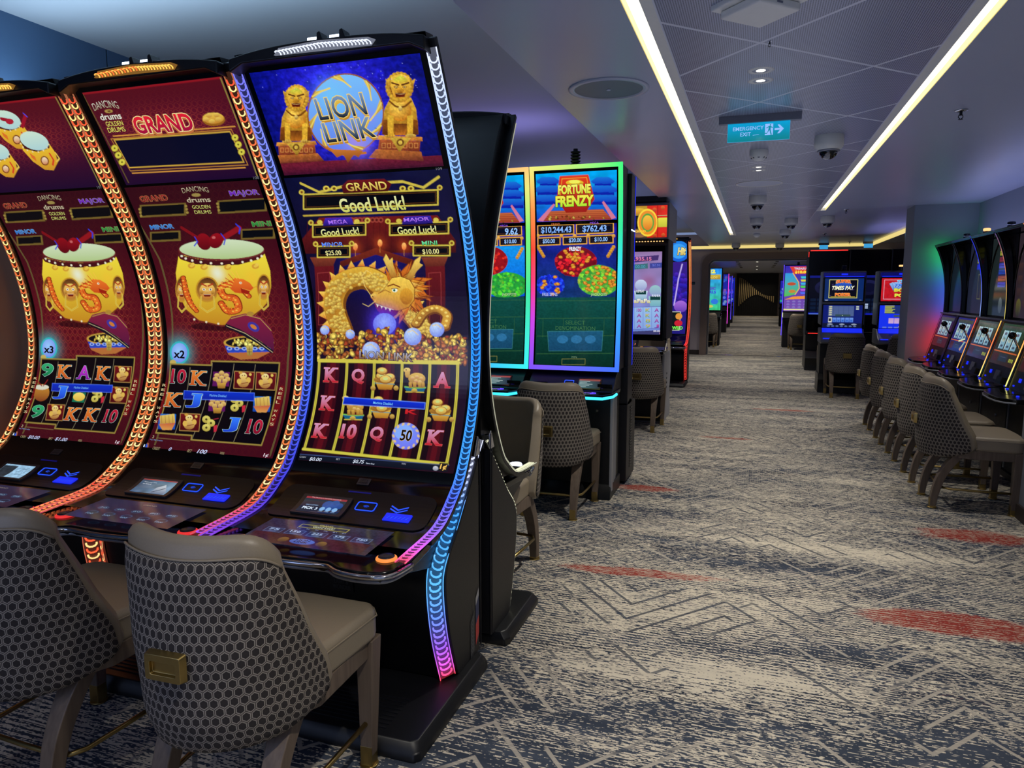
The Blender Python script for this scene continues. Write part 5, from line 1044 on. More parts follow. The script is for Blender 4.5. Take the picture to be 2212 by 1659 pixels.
# ---- red machines: shared drawing, measured on the middle machine
def drums(cx,root,left):
    mp=kmap(C2); lt=MB(); TT=lambda b,pa,pb,h,c1,c2=None,**k: Tp(b,pa,pb,h,c1,c2,cx=C2,M=lt,**k)
    A=Art(-.312,.315,.446,1.556,.0024 if not left else .0027,mp)
    g=(A.gy/A.H)[...,None]; A.a[:]=np.array(RGB(46,8,20))*(1-g)+np.array(RGB(58,8,22))*g
    A.a[:]+=np.exp(-((g-.55)/.3)**2)*np.array(RGB(90,8,16))*.55
    # octagon lattice
    fx=A.gx*A.res/.030; fy=A.gy*A.res/.030; odd=(np.floor(fy)%2)*.5; ux=(fx+odd)%1-.5; uy=fy%1-.5; d=np.maximum(np.maximum(abs(ux),abs(uy)),(abs(ux)+abs(uy))*.72); ring=np.exp(-((d-.40)/.045)**2); dot=np.exp(-((np.abs(np.abs(ux)-.5)+np.abs(np.abs(uy)-.5))/.12)**2)
    vis=np.clip(np.exp(-((A.gy/A.H-.52)/.22)**2),.1,1)*np.clip(np.minimum(A.gx/A.W,1-A.gx/A.W)*5,0,1)
    A.a[:]+= (ring*vis)[...,None]*np.array(RGB(150,60,40))*.55+(dot*vis)[...,None]*np.array(RGB(190,120,50))*.3
    # side piping
    for q in (((292,470),(345,560),(372,680),(368,790),(335,960)),((580,440),(612,520),(626,640),(622,780),(583,985))):
        A.line(q,.007,RGB(120,110,60)); A.line(q,.003,RGB(60,40,30))
    # jackpot labels and boxes
    def jb(x0,y0,x1,y1,dy): A.poly([(x0-4,y0-3),(x1+4,y0-3+dy),(x1+5,y1+4+dy),(x0-3,y1+4)],RGB(110,90,40)); A.poly([(x0,y0),(x1,y0+dy),(x1,y1+dy),(x0,y1)],RGB(8,9,14)); 
    jb(306,446,398,466,-5); jb(474,436,572,458,-6); jb(328,504,386,519,-3); jb(524,498,590,514,-3)
    for x0,y0 in ((302,452),(402,445),(470,440),(576,432)):
        for k in range(3): A.ell(x0+k*1.5,y0+k*7,3,3,RGB(150,130,60),n=8)
    # drum
    A.ell(482,705,70,10,RGB(30,4,10),a=.7)
    A.poly([(386,552),(380,590),(384,630),(402,668),(430,692),(470,703),(512,700),(550,684),(576,655),(586,620),(584,585),(572,548)],RGB(235,215,60),RGB(190,130,30))
    A.glow(470,590,.045,RGB(225,235,220),.8); A.glow(545,600,.05,RGB(240,190,50),.5); A.glow(420,640,.05,RGB(225,190,40),.4)
    A.poly([(386,541),(392,551),(430,560),(480,563),(530,558),(564,548),(572,536),(572,548),(560,560),(515,572),(470,574),(420,570),(390,560),(385,552)],RGB(88,24,30),RGB(60,14,20))
    A.ell(479,540,93,23,RGB(110,40,40),n=36); A.ell(479,538,91,21.5,RGB(206,222,190),RGB(170,195,130),n=36)
    for k in range(11): a=.25+k*.265; A.ell(479-89*math.cos(a),545+21*math.sin(a)+3,2.8,2.6,RGB(230,225,200),n=8)
    A.line([(400,668),(430,693),(480,704),(530,695),(568,667)],.006,RGB(110,40,30))
    for k in range(6): A.ell(420+k*26,690+10*math.sin(k*.6),2.4,2.4,RGB(225,215,180),n=8)
    # medallions, dragon, clouds
    for x,y,sx in ((448,625,1),(393,625,.55),(570,620,.6)):
        A.ell(x,y,25*sx,28,RGB(190,140,40),n=24); A.ell(x,y,22*sx,25,RGB(70,30,20),RGB(190,130,50),n=24); A.ell(x,y+3,17*sx,17,RGB(238,200,100),RGB(190,110,40),n=18)
        for q in (-1,1): A.ell(x+q*7*sx,y,3.4*sx,2.8,RGB(250,245,225),n=10); A.ell(x+q*7*sx,y,1.8*sx,2,RGB(30,40,60),n=6); A.line([(x+q*2*sx,y-7),(x+q*12*sx,y-12)],.006,RGB(170,50,26)); A.ell(x+q*12*sx,y+6,4*sx,5,RGB(226,170,70),GOLDD,n=8)
        A.ell(x,y+5,5*sx,3.5,RGB(245,215,120),RGB(170,90,30)); A.poly([(x-8*sx,y+11),(x+8*sx,y+11),(x+6*sx,y+16),(x-6*sx,y+16)],RGB(110,24,14)); A.line([(x-7*sx,y+11),(x+7*sx,y+11)],.0018,RGB(245,235,200)); A.line([(x-13*sx,y+16),(x-15*sx,y+38),(x,y+49),(x+16*sx,y+40),(x+14*sx,y+16)],.007,RGB(225,200,80)); A.line([(x-13*sx,y+16),(x-15*sx,y+38),(x,y+49),(x+16*sx,y+40),(x+14*sx,y+16)],.002,RGB(140,95,30))
    D_=cat_rom([(478,655),(492,672),(515,668),(508,645),(485,640),(478,622),(500,612),(520,622),(538,640)],6)
    RD,OR,YE=RGB(196,66,24),RGB(232,120,40),RGB(240,190,70)
    def wyrm(D_,s):
        n=len(D_)
        for i,(x,y) in enumerate(D_): q=(8-4.5*abs(i/n-.35))*s; A.ell(x,y,q+1.4,q,RGB(130,40,14),n=12)
        for i,(x,y) in enumerate(D_): q=(7-4.3*abs(i/n-.35))*s; A.ell(x,y,q,q*.85,RD,OR,n=12)
        for i in range(1,n-1): x,y=D_[i]; A.ell(x-1.5*s,y,2.6*s,1.7*s,YE if i%2 else OR,n=8)
        for i in range(2,n-1,2):
            x,y=D_[i]; tx,ty=D_[i]-D_[i-1]; l=math.hypot(tx,ty)+1e-6; nx,ny=ty/l,-tx/l; A.poly([(x+nx*5*s-tx*.4,y+ny*5*s-ty*.4),(x+nx*11*s,y+ny*11*s),(x+nx*5*s+tx*.4,y+ny*5*s+ty*.4)],OR)
    wyrm(D_,1)
    for x,y,a in ((492,672,.7),(505,640,2.6),(482,632,3.6),(512,664,-.3)):
        for q in (-.5,0,.5): A.line([(x,y),(x+10*math.cos(a+q),y+10*math.sin(a+q))],.0032,RD)
    A.poly([(496,610),(508,600),(526,603),(540,611),(548,622),(542,628),(530,626),(524,634),(508,632),(498,624)],OR,RD); A.poly([(520,622),(541,629),(536,636),(522,632)],RGB(150,30,14)); A.line([(523,623),(541,628)],.0016,YE); A.ell(520,611,3,2.4,RGB(250,240,200),n=8); A.ell(520.5,611,1.2,1.4,RGB(30,20,20),n=6)
    for k in range(8): A.line([(506-k*1.2,606+k*2.6),(494-k*3.5,592+k*4.2)],.0030,YE if k%2 else RD)
    A.line([(512,602),(500,586)],.003,YE); A.line([(518,602),(510,585)],.003,YE); A.line([(541,624),(556,618),(558,628)],.0018,RD)
    for x,y in ((414,574),(441,577),(492,577),(410,660),(552,575)): 
        A.ell(x,y,8,6,RGB(205,150,50),n=12); A.ell(x+3,y-3,4,4,RGB(230,195,80),n=10); A.ell(x,y,4,3,RGB(225,190,70),n=8)
    if not left or True:
        D2=cat_rom([(396,600),(402,630),(412,655),(425,672)],5)
        wyrm(D2,.8)
    # drumsticks
    A.line([(393,492),(438,520)],.014,RGB(120,16,24)); A.ell(441,522,15,19,RGB(140,14,26),RGB(80,6,18),rot=-.5); A.line([(421,512),(427,522),(420,531)],.005,RGB(40,60,210)); A.line([(472,520),(518,492)],.020,RGB(140,20,28)); A.ell(467,520,15,17,RGB(150,16,28),RGB(90,6,18),rot=.6); A.line([(478,505),(487,517),(484,528)],.005,RGB(40,60,210)); A.line([(510,484),(519,492),(517,504)],.006,RGB(40,60,210)); A.ell(462,513,4,3,RGB(220,120,120),a=.6)
    # bowl of gold with its lid
    A.poly([(484,742),(592,738),(582,762),(556,775),(520,777),(494,766)],RGB(190,90,60),RGB(170,110,50)); A.poly([(486,747),(590,745),(585,760),(492,762)],RGB(30,60,170),RGB(40,70,190)); A.ell(538,740,55,14,RGB(190,150,60),n=28); A.ell(538,740,50,11,RGB(20,14,20),n=28)
    coins(A,lambda r:(r.uniform(502,572),r.uniform(734,746)),26,4,6,3,((235,225,120),(215,190,80)))
    for k in range(6): A.ell(496+k*16 if k<3 else 506+k*15,753,6,4,RGB(150,175,235),n=10); A.ell(496+k*16 if k<3 else 506+k*15,753,3,2,RGB(30,60,170),n=8)
    A.poly([(532,746),(547,746),(545,768),(534,768)],RGB(200,180,90),RGB(150,120,50)); A.line([(539,749),(539,765)],.002,RGB(30,20,20)); A.line([(535,754),(544,754)],.002,RGB(30,20,20)); A.line([(535,760),(544,760)],.002,RGB(30,20,20))
    A.poly([(488,699),(500,684),(530,677),(562,684),(584,706),(592,735),(592,758),(560,735),(520,712)],RGB(130,30,60),RGB(80,20,60)); A.poly([(488,699),(520,712),(560,735),(592,758),(588,764),(556,742),(512,718),(486,706)],RGB(20,16,30)); A.line([(490,704),(530,720),(562,741),(589,761)],.0022,RGB(220,200,150)); A.ell(548,706,14,9,RGB(60,50,150),rot=.6); A.ell(548,706,8,4,RGB(200,120,50),rot=.6); A.ell(541,678,8,5,RGB(170,130,50)); A.line([(500,688),(530,680),(562,688),(586,714)],.0025,RGB(190,160,80))
    # multiplier globe
    A.glow(388,762,.075,RGB(10,190,200),1.0); A.ell(388,762,21,25,RGB(40,190,200),n=26,a=.7); A.ell(388,762,17,21,RGB(150,200,250),RGB(110,130,230),rad=(.45,.4),n=26); A.ell(374,783,7,6,RGB(190,170,90),n=10)
    TT('x2' if not left else 'x3',(376,764),(400,766),.034,(10,10,20),off=.03)
    # reels
    rx=[(373,341),(411,378),(459,415),(506,458),(552,505),(602,562)]; ry0=[788,790,781,782,784,786]; ryb=[934,939,951,953,956,960]
    A.poly([(369,786),(459,788),(459,779),(604,783),(565,962),(413,950),(414,942),(337,936)],RGB(10,5,10))
    A.line([(369,786),(457,789),(457,780),(604,784),(565,962),(413,950),(415,941),(337,935)],.006,RGB(150,130,60),closed=True)
    for k in range(1,5): A.line([(rx[k][0],ry0[k]+4),(rx[k][1],ryb[k]-2)],.0022,RGB(150,140,110))
    def gb(x,y,rb=(110,16,24)):
        A.poly([(x-21,y-19),(x+22,y-17),(x+19,y+20),(x-23,y+18)],RGB(*rb),RGB(70,10,16)); A.line([(x-21,y-19),(x+22,y-17),(x+19,y+20),(x-23,y+18)],.0025,RGB(190,150,80),closed=True)
        A.ell(x-2,y-9,8,7,RGB(240,225,160),GOLD); A.ell(x-2,y+6,12,10,RGB(225,190,110),RGB(150,90,40)); A.ell(x+9,y,5,6,RGB(215,175,80)); A.ell(x-11,y+3,5,6,RGB(215,175,80)); A.ell(x-4,y-10,1.4,1.4,RGB(60,20,10),n=6); A.ell(x+1,y-10,1.4,1.4,RGB(60,20,10),n=6); A.line([(x-6,y+8),(x+8,y+5)],.003,RGB(120,30,20)); A.ell(x-8,y-16,4,3,RGB(200,150,60)); A.ell(x+13,y-12,3,3,RGB(220,190,90))
    def tree(x,y):
        A.poly([(x-18,y-16),(x+18,y-15),(x+16,y+16),(x-20,y+15)],RGB(90,20,90)); 
        for a,b in ((-10,-8),(0,-13),(10,-8),(-13,0),(13,0),(0,-3),(-6,4),(7,4)): A.ell(x+a,y+b,6,5,RGB(235,205,120),RGB(160,100,50),n=10)
        A.poly([(x-10,y+8),(x+10,y+8),(x+7,y+20),(x-8,y+20)],RGB(215,170,70),GOLDD)
    def boat(x,y):
        A.poly([(x-18,y-16),(x+20,y-15),(x+17,y+18),(x-20,y+17)],RGB(30,110,200),RGB(20,60,160)); A.poly([(x-16,y-12),(x+16,y-16),(x+18,y+4),(x-15,y+6)],RGB(225,200,100),RGB(190,140,60)); 
        for k in range(4): A.line([(x-12+k*8,y-12),(x-11+k*8,y+4)],.002,RGB(130,80,40))
        A.poly([(x-18,y+6),(x+18,y+4),(x+10,y+19),(x-10,y+19)],RGB(190,70,50),RGB(215,160,80))
    def cc(x,y):
        for a,b in ((-8,-10),(2,-2),(-8,8)): A.ell(x+a,y+b,9,8,RGB(225,215,110),RGB(170,150,60),n=14); A.ell(x+a,y+b,3,3,RGB(60,50,20),n=4)
        A.poly([(x+8,y+4),(x+16,y+2),(x+14,y+16),(x+8,y+18)],RGB(190,40,60)); A.line([(x+8,y-10),(x+18,y-12)],.003,RGB(170,40,60))
    G9=dict(outline=(160,200,190),ow=.012,off=.03,serif=True)
    def sy(s_,x,y,c1,c2): TT(s_,(x-(15 if s_!='10' else 16),y-1),(x+(15 if s_!='10' else 16),y+1),.062,c1,c2,**G9)
    O1,O2=(225,130,50),(190,80,30); R1,R2=(190,30,60),(120,14,40); B1,B2=(50,120,250),(30,60,200)
    if not left:
        sy('10',387,813,R1,R2); sy('K',430,817,O1,O2); tree(479,819); gb(528,821); gb(575,823)
        sy('K',376,864,O1,O2); sy('J',419,866,B1,B2); tree(470,873); cc(515,873); boat(566,872)
        boat(361,910); gb(411,912); cc(454,916); sy('J',500,918,B1,B2); sy('10',552,922,R1,R2)
        A.poly([(398,844),(550,849),(549,866),(397,862)],RGB(14,50,200),RGB(16,30,150)); A.line([(398,844),(550,849),(549,866),(397,862)],.0022,RGB(90,130,255),closed=True)
        TT('Machine Disabled',(454,854),(490,856),.010,(120,190,255),lay=.0034)
        TT('CREDIT',(331,968),(346,970),.013,(160,150,110)); TT('0',(366,970),(371,971),.016,(180,190,230),shear=.2,off=.02); TT('BET',(406,974),(415,975),.012,(160,150,110)); TT('100',(427,975),(448,977),.018,(190,200,235),shear=.2,off=.02); TT('WIN',(476,979),(485,980),.012,(160,150,110))
    else:
        gc=dict(c1=(40,170,110),c2=(20,110,70))
        sy('9',385,813,(50,170,110),(20,110,70)); sy('K',428,817,O1,O2); sy('A',478,819,(200,60,210),(120,20,150)); sy('K',526,821,O1,O2); gb(575,823)
        A.ell(372,866,20,20,RGB(200,140,50),RGB(120,50,30)); A.ell(372,853,18,6,RGB(210,210,190)); A.line([(360,838),(372,850)],.005,RGB(140,30,30)); A.line([(386,836),(376,850)],.005,RGB(140,30,30))
        sy('J',419,866,B1,B2); A.poly([(452,864),(484,866),(480,890),(450,888)],RGB(20,110,80)); A.ell(467,876,15,10,GOLDL,GOLD); cc(515,873); gb(568,872)
        sy('9',366,910,(50,170,110),(20,110,70)); gb(411,912); sy('K',456,917,O1,O2); sy('K',503,919,O1,O2); sy('10',552,922,R1,R2)
        A.poly([(398,844),(550,849),(549,866),(397,862)],RGB(14,50,200),RGB(16,30,150)); A.line([(398,844),(550,849),(549,866),(397,862)],.0022,RGB(90,130,255),closed=True)
        TT('Machine Disabled',(454,854),(490,856),.010,(120,190,255),lay=.0034)
        TT('CASH',(331,968),(343,970),.012,(160,150,110)); TT('$0.00',(350,970),(378,973),.018,(190,200,235),shear=.2,off=.01); TT('BET',(402,974),(411,975),.012,(160,150,110)); TT('$1.00',(418,975),(448,978),.018,(190,200,235),shear=.2,off=.01); TT('WIN',(476,979),(485,980),.012,(160,150,110))
    # side words
    for x0,y0,x1,y1 in ((356,832,337,910),(609,840,588,916)):
        A.line([(x0,y0),(x1,y1)],.026,RGB(110,16,20))
        for k,ch in enumerate('REEL WAYS'):
            if ch!=' ': t=k/8; TT(ch,(x0+(x1-x0)*t-4,y0+(y1-y0)*t),(x0+(x1-x0)*t+4,y0+(y1-y0)*t+1),.011,(215,200,150))
    A.poly([(305,955),(322,957),(320,972),(302,970)],RGB(150,90,60)); A.ell(313,963,6,6,RGB(40,90,220)); TT('i',(311,963),(314,963),.012,(230,240,255)); TT('Play 900 Credits',(325,950),(352,953),.007,(120,150,200)); A.poly([(570,978),(584,979),(582,990),(568,989)],RGB(80,12,30)); TT('1¢',(570,984),(580,985),.017,(220,210,220),off=.02)
    TT('2',(330,944),(334,944),.012,(200,190,150)); A.line([(340,946),(410,953)],.003,RGB(120,95,60))
    TT('DANCING',(394,412),(451,410),.020,(190,180,150),(140,130,100),arch=.006); TT('drums',(404,432),(455,430),.020,(180,170,140),off=.02); TT('GOLDEN',(416,447),(455,446),.014,(200,205,110)); TT('DRUMS',(421,458),(457,457),.014,(200,205,110)); A.ell(424,421,10,4,RGB(150,130,70),n=12)
    TT('GRAND',(303,430),(362,426),.024,(150,30,40),(110,20,30),outline=(170,120,70),ow=.03,off=.02); TT('MAJOR',(497,419),(560,416),.026,(120,50,190),(80,30,150),outline=(150,140,160),ow=.03,off=.02); TT('MINOR',(325,491),(375,488),.019,(60,130,210),(40,90,170),outline=(110,160,200),ow=.03,off=.02); TT('MINI',(545,484),(586,482),.020,(60,150,70),(40,110,50),outline=(130,150,90),ow=.03,off=.02)
    A.mesh('lower_screen',kgrid,root,h=.001)
    # upper
    A=Art(-.297,.325,.088,.436,.0024,mp); g=(A.gy/A.H)[...,None]; A.a[:]=np.array(RGB(82,14,26))*(1-g)+np.array(RGB(28,8,44))*g
    fx=A.gx*A.res/.026; fy=A.gy*A.res/.022; odd=(np.floor(fy)%2)*.5; ux=(fx+odd)%1-.5; uy=fy%1-.5; d=np.hypot(ux,uy); ring=np.exp(-((d-.42)/.05)**2); vis=np.exp(-((A.gy/A.H-.42)/.2)**2)*np.exp(-((A.gx/A.W-.5)/.42)**2)
    A.a[:]+=(ring*vis)[...,None]*np.array(RGB(170,70,40))*.6+vis[...,None]*np.array(RGB(110,14,20))*.4
    A.line([(176,203),(475,168)],.006,RGB(140,20,30)); A.line([(477,169),(556,380)],.005,RGB(140,130,60)); A.line([(180,205),(278,394)],.005,RGB(100,80,40))
    if not left:
        q=[(247,302),(497,284),(527,350),(280,362)]; A.poly(q,RGB(8,9,34),RGB(9,10,36)); A.line(q,.0045,RGB(205,165,60),closed=True)
        q=[(240,300),(500,279),(536,356),(282,369)]; A.line(q,.003,RGB(190,130,50),closed=True); A.line([(245,294),(345,287)],.004,RGB(215,150,60)); A.line([(400,281),(508,273)],.004,RGB(215,150,60)); A.line([(286,374),(530,362)],.004,RGB(215,150,60))
        for x,y in ((248,320),(256,335),(264,350),(508,297),(515,312),(522,328)): A.ell(x,y,8,8,RGB(120,90,20),n=14); A.ell(x,y,7,7,RGB(210,200,70),n=14); A.ell(x,y,2.4,2.4,RGB(60,50,10),n=4)
        TT('GRAND',(291,271),(416,262),.062,(225,30,50),(150,14,60),outline=(235,215,150),ow=.035,off=.03,lay=.0036); TT('GRAND',(288,274),(419,265),.075,(190,110,60),off=.09,lay=.002)
        TT('DANCING',(202,232),(256,227),.026,(205,205,190),(160,150,120),arch=.008); TT('drums',(217,253),(262,249),.024,(215,215,200),off=.02); TT('GOLDEN',(230,268),(266,265),.018,(225,225,100)); TT('DRUMS',(234,281),(271,278),.018,(225,225,100)); A.ell(235,240,9,4,RGB(170,140,70),n=12); A.ell(236,240,4,2,RGB(90,60,30),n=8); TT('108',(548,384),(560,383),.010,(110,110,118))
        # gold nugget at the top right
        A.ell(462,258,25,14,RGB(150,95,25),n=20); A.ell(461,255,23,12,RGB(235,200,80),RGB(190,120,40),n=20)
        for a,b in ((445,258),(458,262),(472,258),(452,249),(468,248)): A.ell(a,b,7,5,RGB(245,215,100),RGB(170,100,30),n=12)
    else:
        def dr(x,y,s,tilt=.35):
            A.poly([(x-37*s,y),(x-34*s,y+24*s),(x-12*s,y+52*s),(x+16*s,y+72*s),(x+40*s,y+74*s),(x+54*s,y+54*s),(x+52*s,y+30*s),(x+38*s,y+6*s)],RGB(240,200,50),RGB(200,140,40)); A.poly([(x-38*s,y),(x-30*s,y+20*s),(x+5*s,y+28*s),(x+38*s,y+18*s),(x+40*s,y+4*s),(x+30*s,y+2*s),(x-30*s,y-6*s)],RGB(70,20,26)); A.ell(x,y,38*s,23*s,RGB(200,225,205),RGB(165,205,210),rot=.22,n=28)
            for k in range(8): a=.2+k*.4; A.ell(x+38*s*math.cos(a),y+(24*math.sin(a)+4)*s,2.2,2.2,RGB(230,210,160),n=6)
            A.ell(x+20*s,y+50*s,11*s,12*s,RGB(120,60,30)); A.ell(x+20*s,y+50*s,8*s,9*s,RGB(240,225,190),RGB(200,110,50)); A.poly([(x-18*s,y+30*s),(x-4*s,y+40*s),(x-2*s,y+52*s),(x-14*s,y+42*s)],RGB(215,110,40)); A.line([(x+36*s,y+32*s),(x+44*s,y+48*s),(x+40*s,y+60*s)],.008,RGB(205,60,35))
            A.line([(x+52*s,y+30*s),(x+60*s,y+44*s),(x+52*s,y+52*s)],.006,RGB(225,190,80))
        sh=lambda x,y:(x+293,y-26)      # measured on the left machine, moved to the middle one
        a,b=sh(17,250); dr(a+32,b,.95); a,b=sh(84,300); dr(a+28,b,.95); a,b=sh(-8,325); dr(a+20,b,.85)
        A.line([(330,222),(352,226)],.014,RGB(150,20,40)); A.ell(350,228,10,7,RGB(170,30,50)); A.line([(380,240),(392,214)],.014,RGB(150,20,40)); A.line([(388,208),(396,216)],.005,RGB(60,70,220))
        TT('107',(548,384),(560,383),.010,(110,110,118))
    A.mesh('upper_screen',kgrid,root,h=.001)
    lt.build('screen_lettering',M_PRINT,root,fix=False,kind='stuff')
drums(C2,K2,False); drums(C3,K3,True)
# ================================================ FLAT FRONTED MACHINES
def pmap(cx,Y): 
    def f(px,py): X,Z=onY(px,py,Y); return (X-cx,-Z)
    return f
def psurf(y0,bow=None):
    yf=(lambda z:y0) if bow is None else bow
    g=lambda xs,ys,h:np.stack([np.broadcast_to(xs[None,:],(len(ys),len(xs))),np.broadcast_to(np.array([yf(-t)-h for t in ys])[:,None],(len(ys),len(xs))),np.broadcast_to(-ys[:,None],(len(ys),len(xs)))],-1)
    return g,(lambda x,t,h:(x,yf(-t)-h,-t))
def candle(root,x,y,z,lit=None,n=3,h=.10,r=.032):
    o=MB().lathe([(r*.9,z),(r*.9,z+.012)],c=(x,y,0),n=16).build('candle_base',M_BLACK,root)
    for k in range(n): 
        m_=lit if (lit and k==n-1) else M_GLASS
        MB().lathe([(r*.75,z+.012+k*h/n),(r*1.05,z+.014+k*h/n),(r*1.05,z+(k+.75)*h/n+.012),(r*.75,z+(k+1)*h/n+.01)],c=(x,y,0),n=16).build('candle_lens',m_,root)
# ---- square framed machines
FX=-1.175; FY=4.78
bow=lambda z: .05*(1-((z-1.54)/.70)**2)
def framed(cx,label,group,fcol,art):
    t=thing('slot_machine',label,'slot machine',(cx,FY,0),0,group)
    MB().prism([(bow(z)+.012,z) for z in np.linspace(.86,2.225,16)]+[(.24,2.225),(.24,.86)],0,-.312,.312).build('cabinet_back',M_BLACK,t,bevel=.004)
    o=rrect(-.318,.318,.852,2.232,.012,3); i_=rrect(-.290,.290,.885,2.203,.004,3)
    # densify along the height so the frame follows the bow
    def seg(p,q,n): return [(p[0]+(q[0]-p[0])*k/n,p[1]+(q[1]-p[1])*k/n) for k in range(n)]
    def rect(x0,x1,z0,z1): return seg((x0,z0),(x1,z0),8)+seg((x1,z0),(x1,z1),20)+seg((x1,z1),(x0,z1),8)+seg((x0,z1),(x0,z0),20)
    O=rect(-.318,.318,.852,2.232); I=rect(-.290,.290,.882,2.205); n=len(O); m=MB(); vs=[];cs=[]
    for P_,h in ((O,-.0),(O,.016),(I,.016),(I,.0)):
        for x,z in P_: vs.append((x,bow(z)-h,z)); cs.append(fcol(x/.318,(z-.852)/1.38))
    m.add(vs,[(a*n+k,a*n+(k+1)%n,(a+1)*n+(k+1)%n,(a+1)*n+k) for a in range(3) for k in range(n)],cs); m.build('light_frame',M_FRAME,t,smooth=False)
    m=MB(); m.grid(lambda u,v:(-.292+.584*u,bow(.88+1.33*v)-.004,.88+1.33*v),2,16); m.build('bezel',M_GLOSS,t,smooth=True)
    art(t,cx)
    # console
    MB().prism([(.06,.852),(-.02,.80),(-.10,.735),(-.16,.725),(-.16,.70),(.2,.70),(.2,.852)],0,-.30,.30).build('console',M_BLACK,t,bevel=.004)
    dk=[(-.312,.1),(-.312,-.18),(-.265,-.285),(.265,-.285),(.312,-.18),(.312,.1)]
    MB().prism(dk,2,.70,.728).build('deck',M_GLOSS,t,bevel=.006)
    e=[(-.314,-.05,.706),(-.314,-.181,.706),(-.266,-.288,.706),(.266,-.288,.706),(.314,-.181,.706),(.314,-.05,.706)]; MB().tube([Vector(p) for p in e],.0095,6).build('deck_light',M_CYAN,t)
    MB().prism([(-.10,.735),(-.02,.80),(-.024,.804),(-.104,.739)],0,.045,.21).build('player_display',M_GLASS,t)
    def sl(x,u,h): return (x,-.10+.08*u-.6*h-.003,.735+.065*u+.6*h+.003)
    q=MB(); c1,c2=lin((70,110,110)),lin((20,40,60)); q.grid(lambda u,v:sl(.055+.145*u,.1+.8*v,.002),6,4,lambda u,v:tuple(c1*(1-u)+c2*u) if v<.8 else lin((170,70,60))); o=q.build('display_picture',M_SCREEN,t)
    m=MB()
    for k in range(5): m.add([sl(.062,.2+.12*k,.003),sl(.062+.05+.02*(k%3),.2+.12*k,.003),sl(.062+.05+.02*(k%3),.24+.12*k,.003),sl(.062,.24+.12*k,.003)],[(0,1,2,3)],lin((170,190,190)))
    m.build('display_lines',M_PRINT,o,fix=False,kind='stuff')
    pl=rrect(-.045,.018,.25,.72,.05,3); pl=[(x,u) for x,u in pl]; MB().tube([Vector(sl(x,u,.001)) for x,u in rrect(-.045,.018,.2,.75,.012,3)]+[Vector(sl(.018,.74,.001))],.0028,5).build('card_reader_light',M_BLUE2,t)
    for x in (-.2,.25): MB().box(x-.06,x+.04,-.085,-.08,.74,.775).build('bill_slot',M_GLASS,t)
    m=MB(); text(m,'SPIN',lambda x,y,h:(x,y,.7285+h),.15,-.2,.07,.028,(150,120,255),off=.02,vsgn=-1); m.build('spin_lettering',M_PRINT,t,fix=False,kind='stuff')
    MB().tube([Vector((.15+.055*math.cos(a),-.2+.028*math.sin(a),.7295)) for a in np.linspace(-1.2,1.2,9)],.002,4).build('spin_ring',M_PURP,t)
    # lower cabinet
    MB().prism([(-.125,.02),(-.125,.60),(-.11,.70),(.2,.70),(.2,.02)],0,-.290,.290).build('lower_cabinet',M_BLACK,t,bevel=.005)
    MB().lathe([(.009,-.132),(.009,-.125)],c=(.20,0,.60),axis=1,n=12).build('lock',M_CHROME,t)
    for sd in (-1,1):
        for k,(ya,yb) in enumerate(((-.14,-.09),(-.07,-.02),(.0,.06))): 
            a,b=sorted((sd*.288,sd*(.308-.004*k))); MB().box(a,b,ya,yb,.05,.70).build('side_fin',M_SILV if k==0 else M_GREY,t,bevel=.006)
    MB().prism([(-.175,0),(-.165,.05),(-.13,.10),(.2,.10),(.2,0)],0,-.305,.305).build('base',M_BLACK,t,bevel=.006)
    for k in range(5): MB().lathe([(.018,2.232+.02*k),(.028,2.236+.02*k),(.036,2.246+.02*k),(.018,2.250+.02*k)],c=(-.015,.06,0),n=18).build('tower_fin',M_DARK,t,smooth=True)
    MB().lathe([(.016,2.225),(.016,2.345)],c=(-.015,.06,0),n=12).build('tower_stem',M_BLACK,t)
    return t
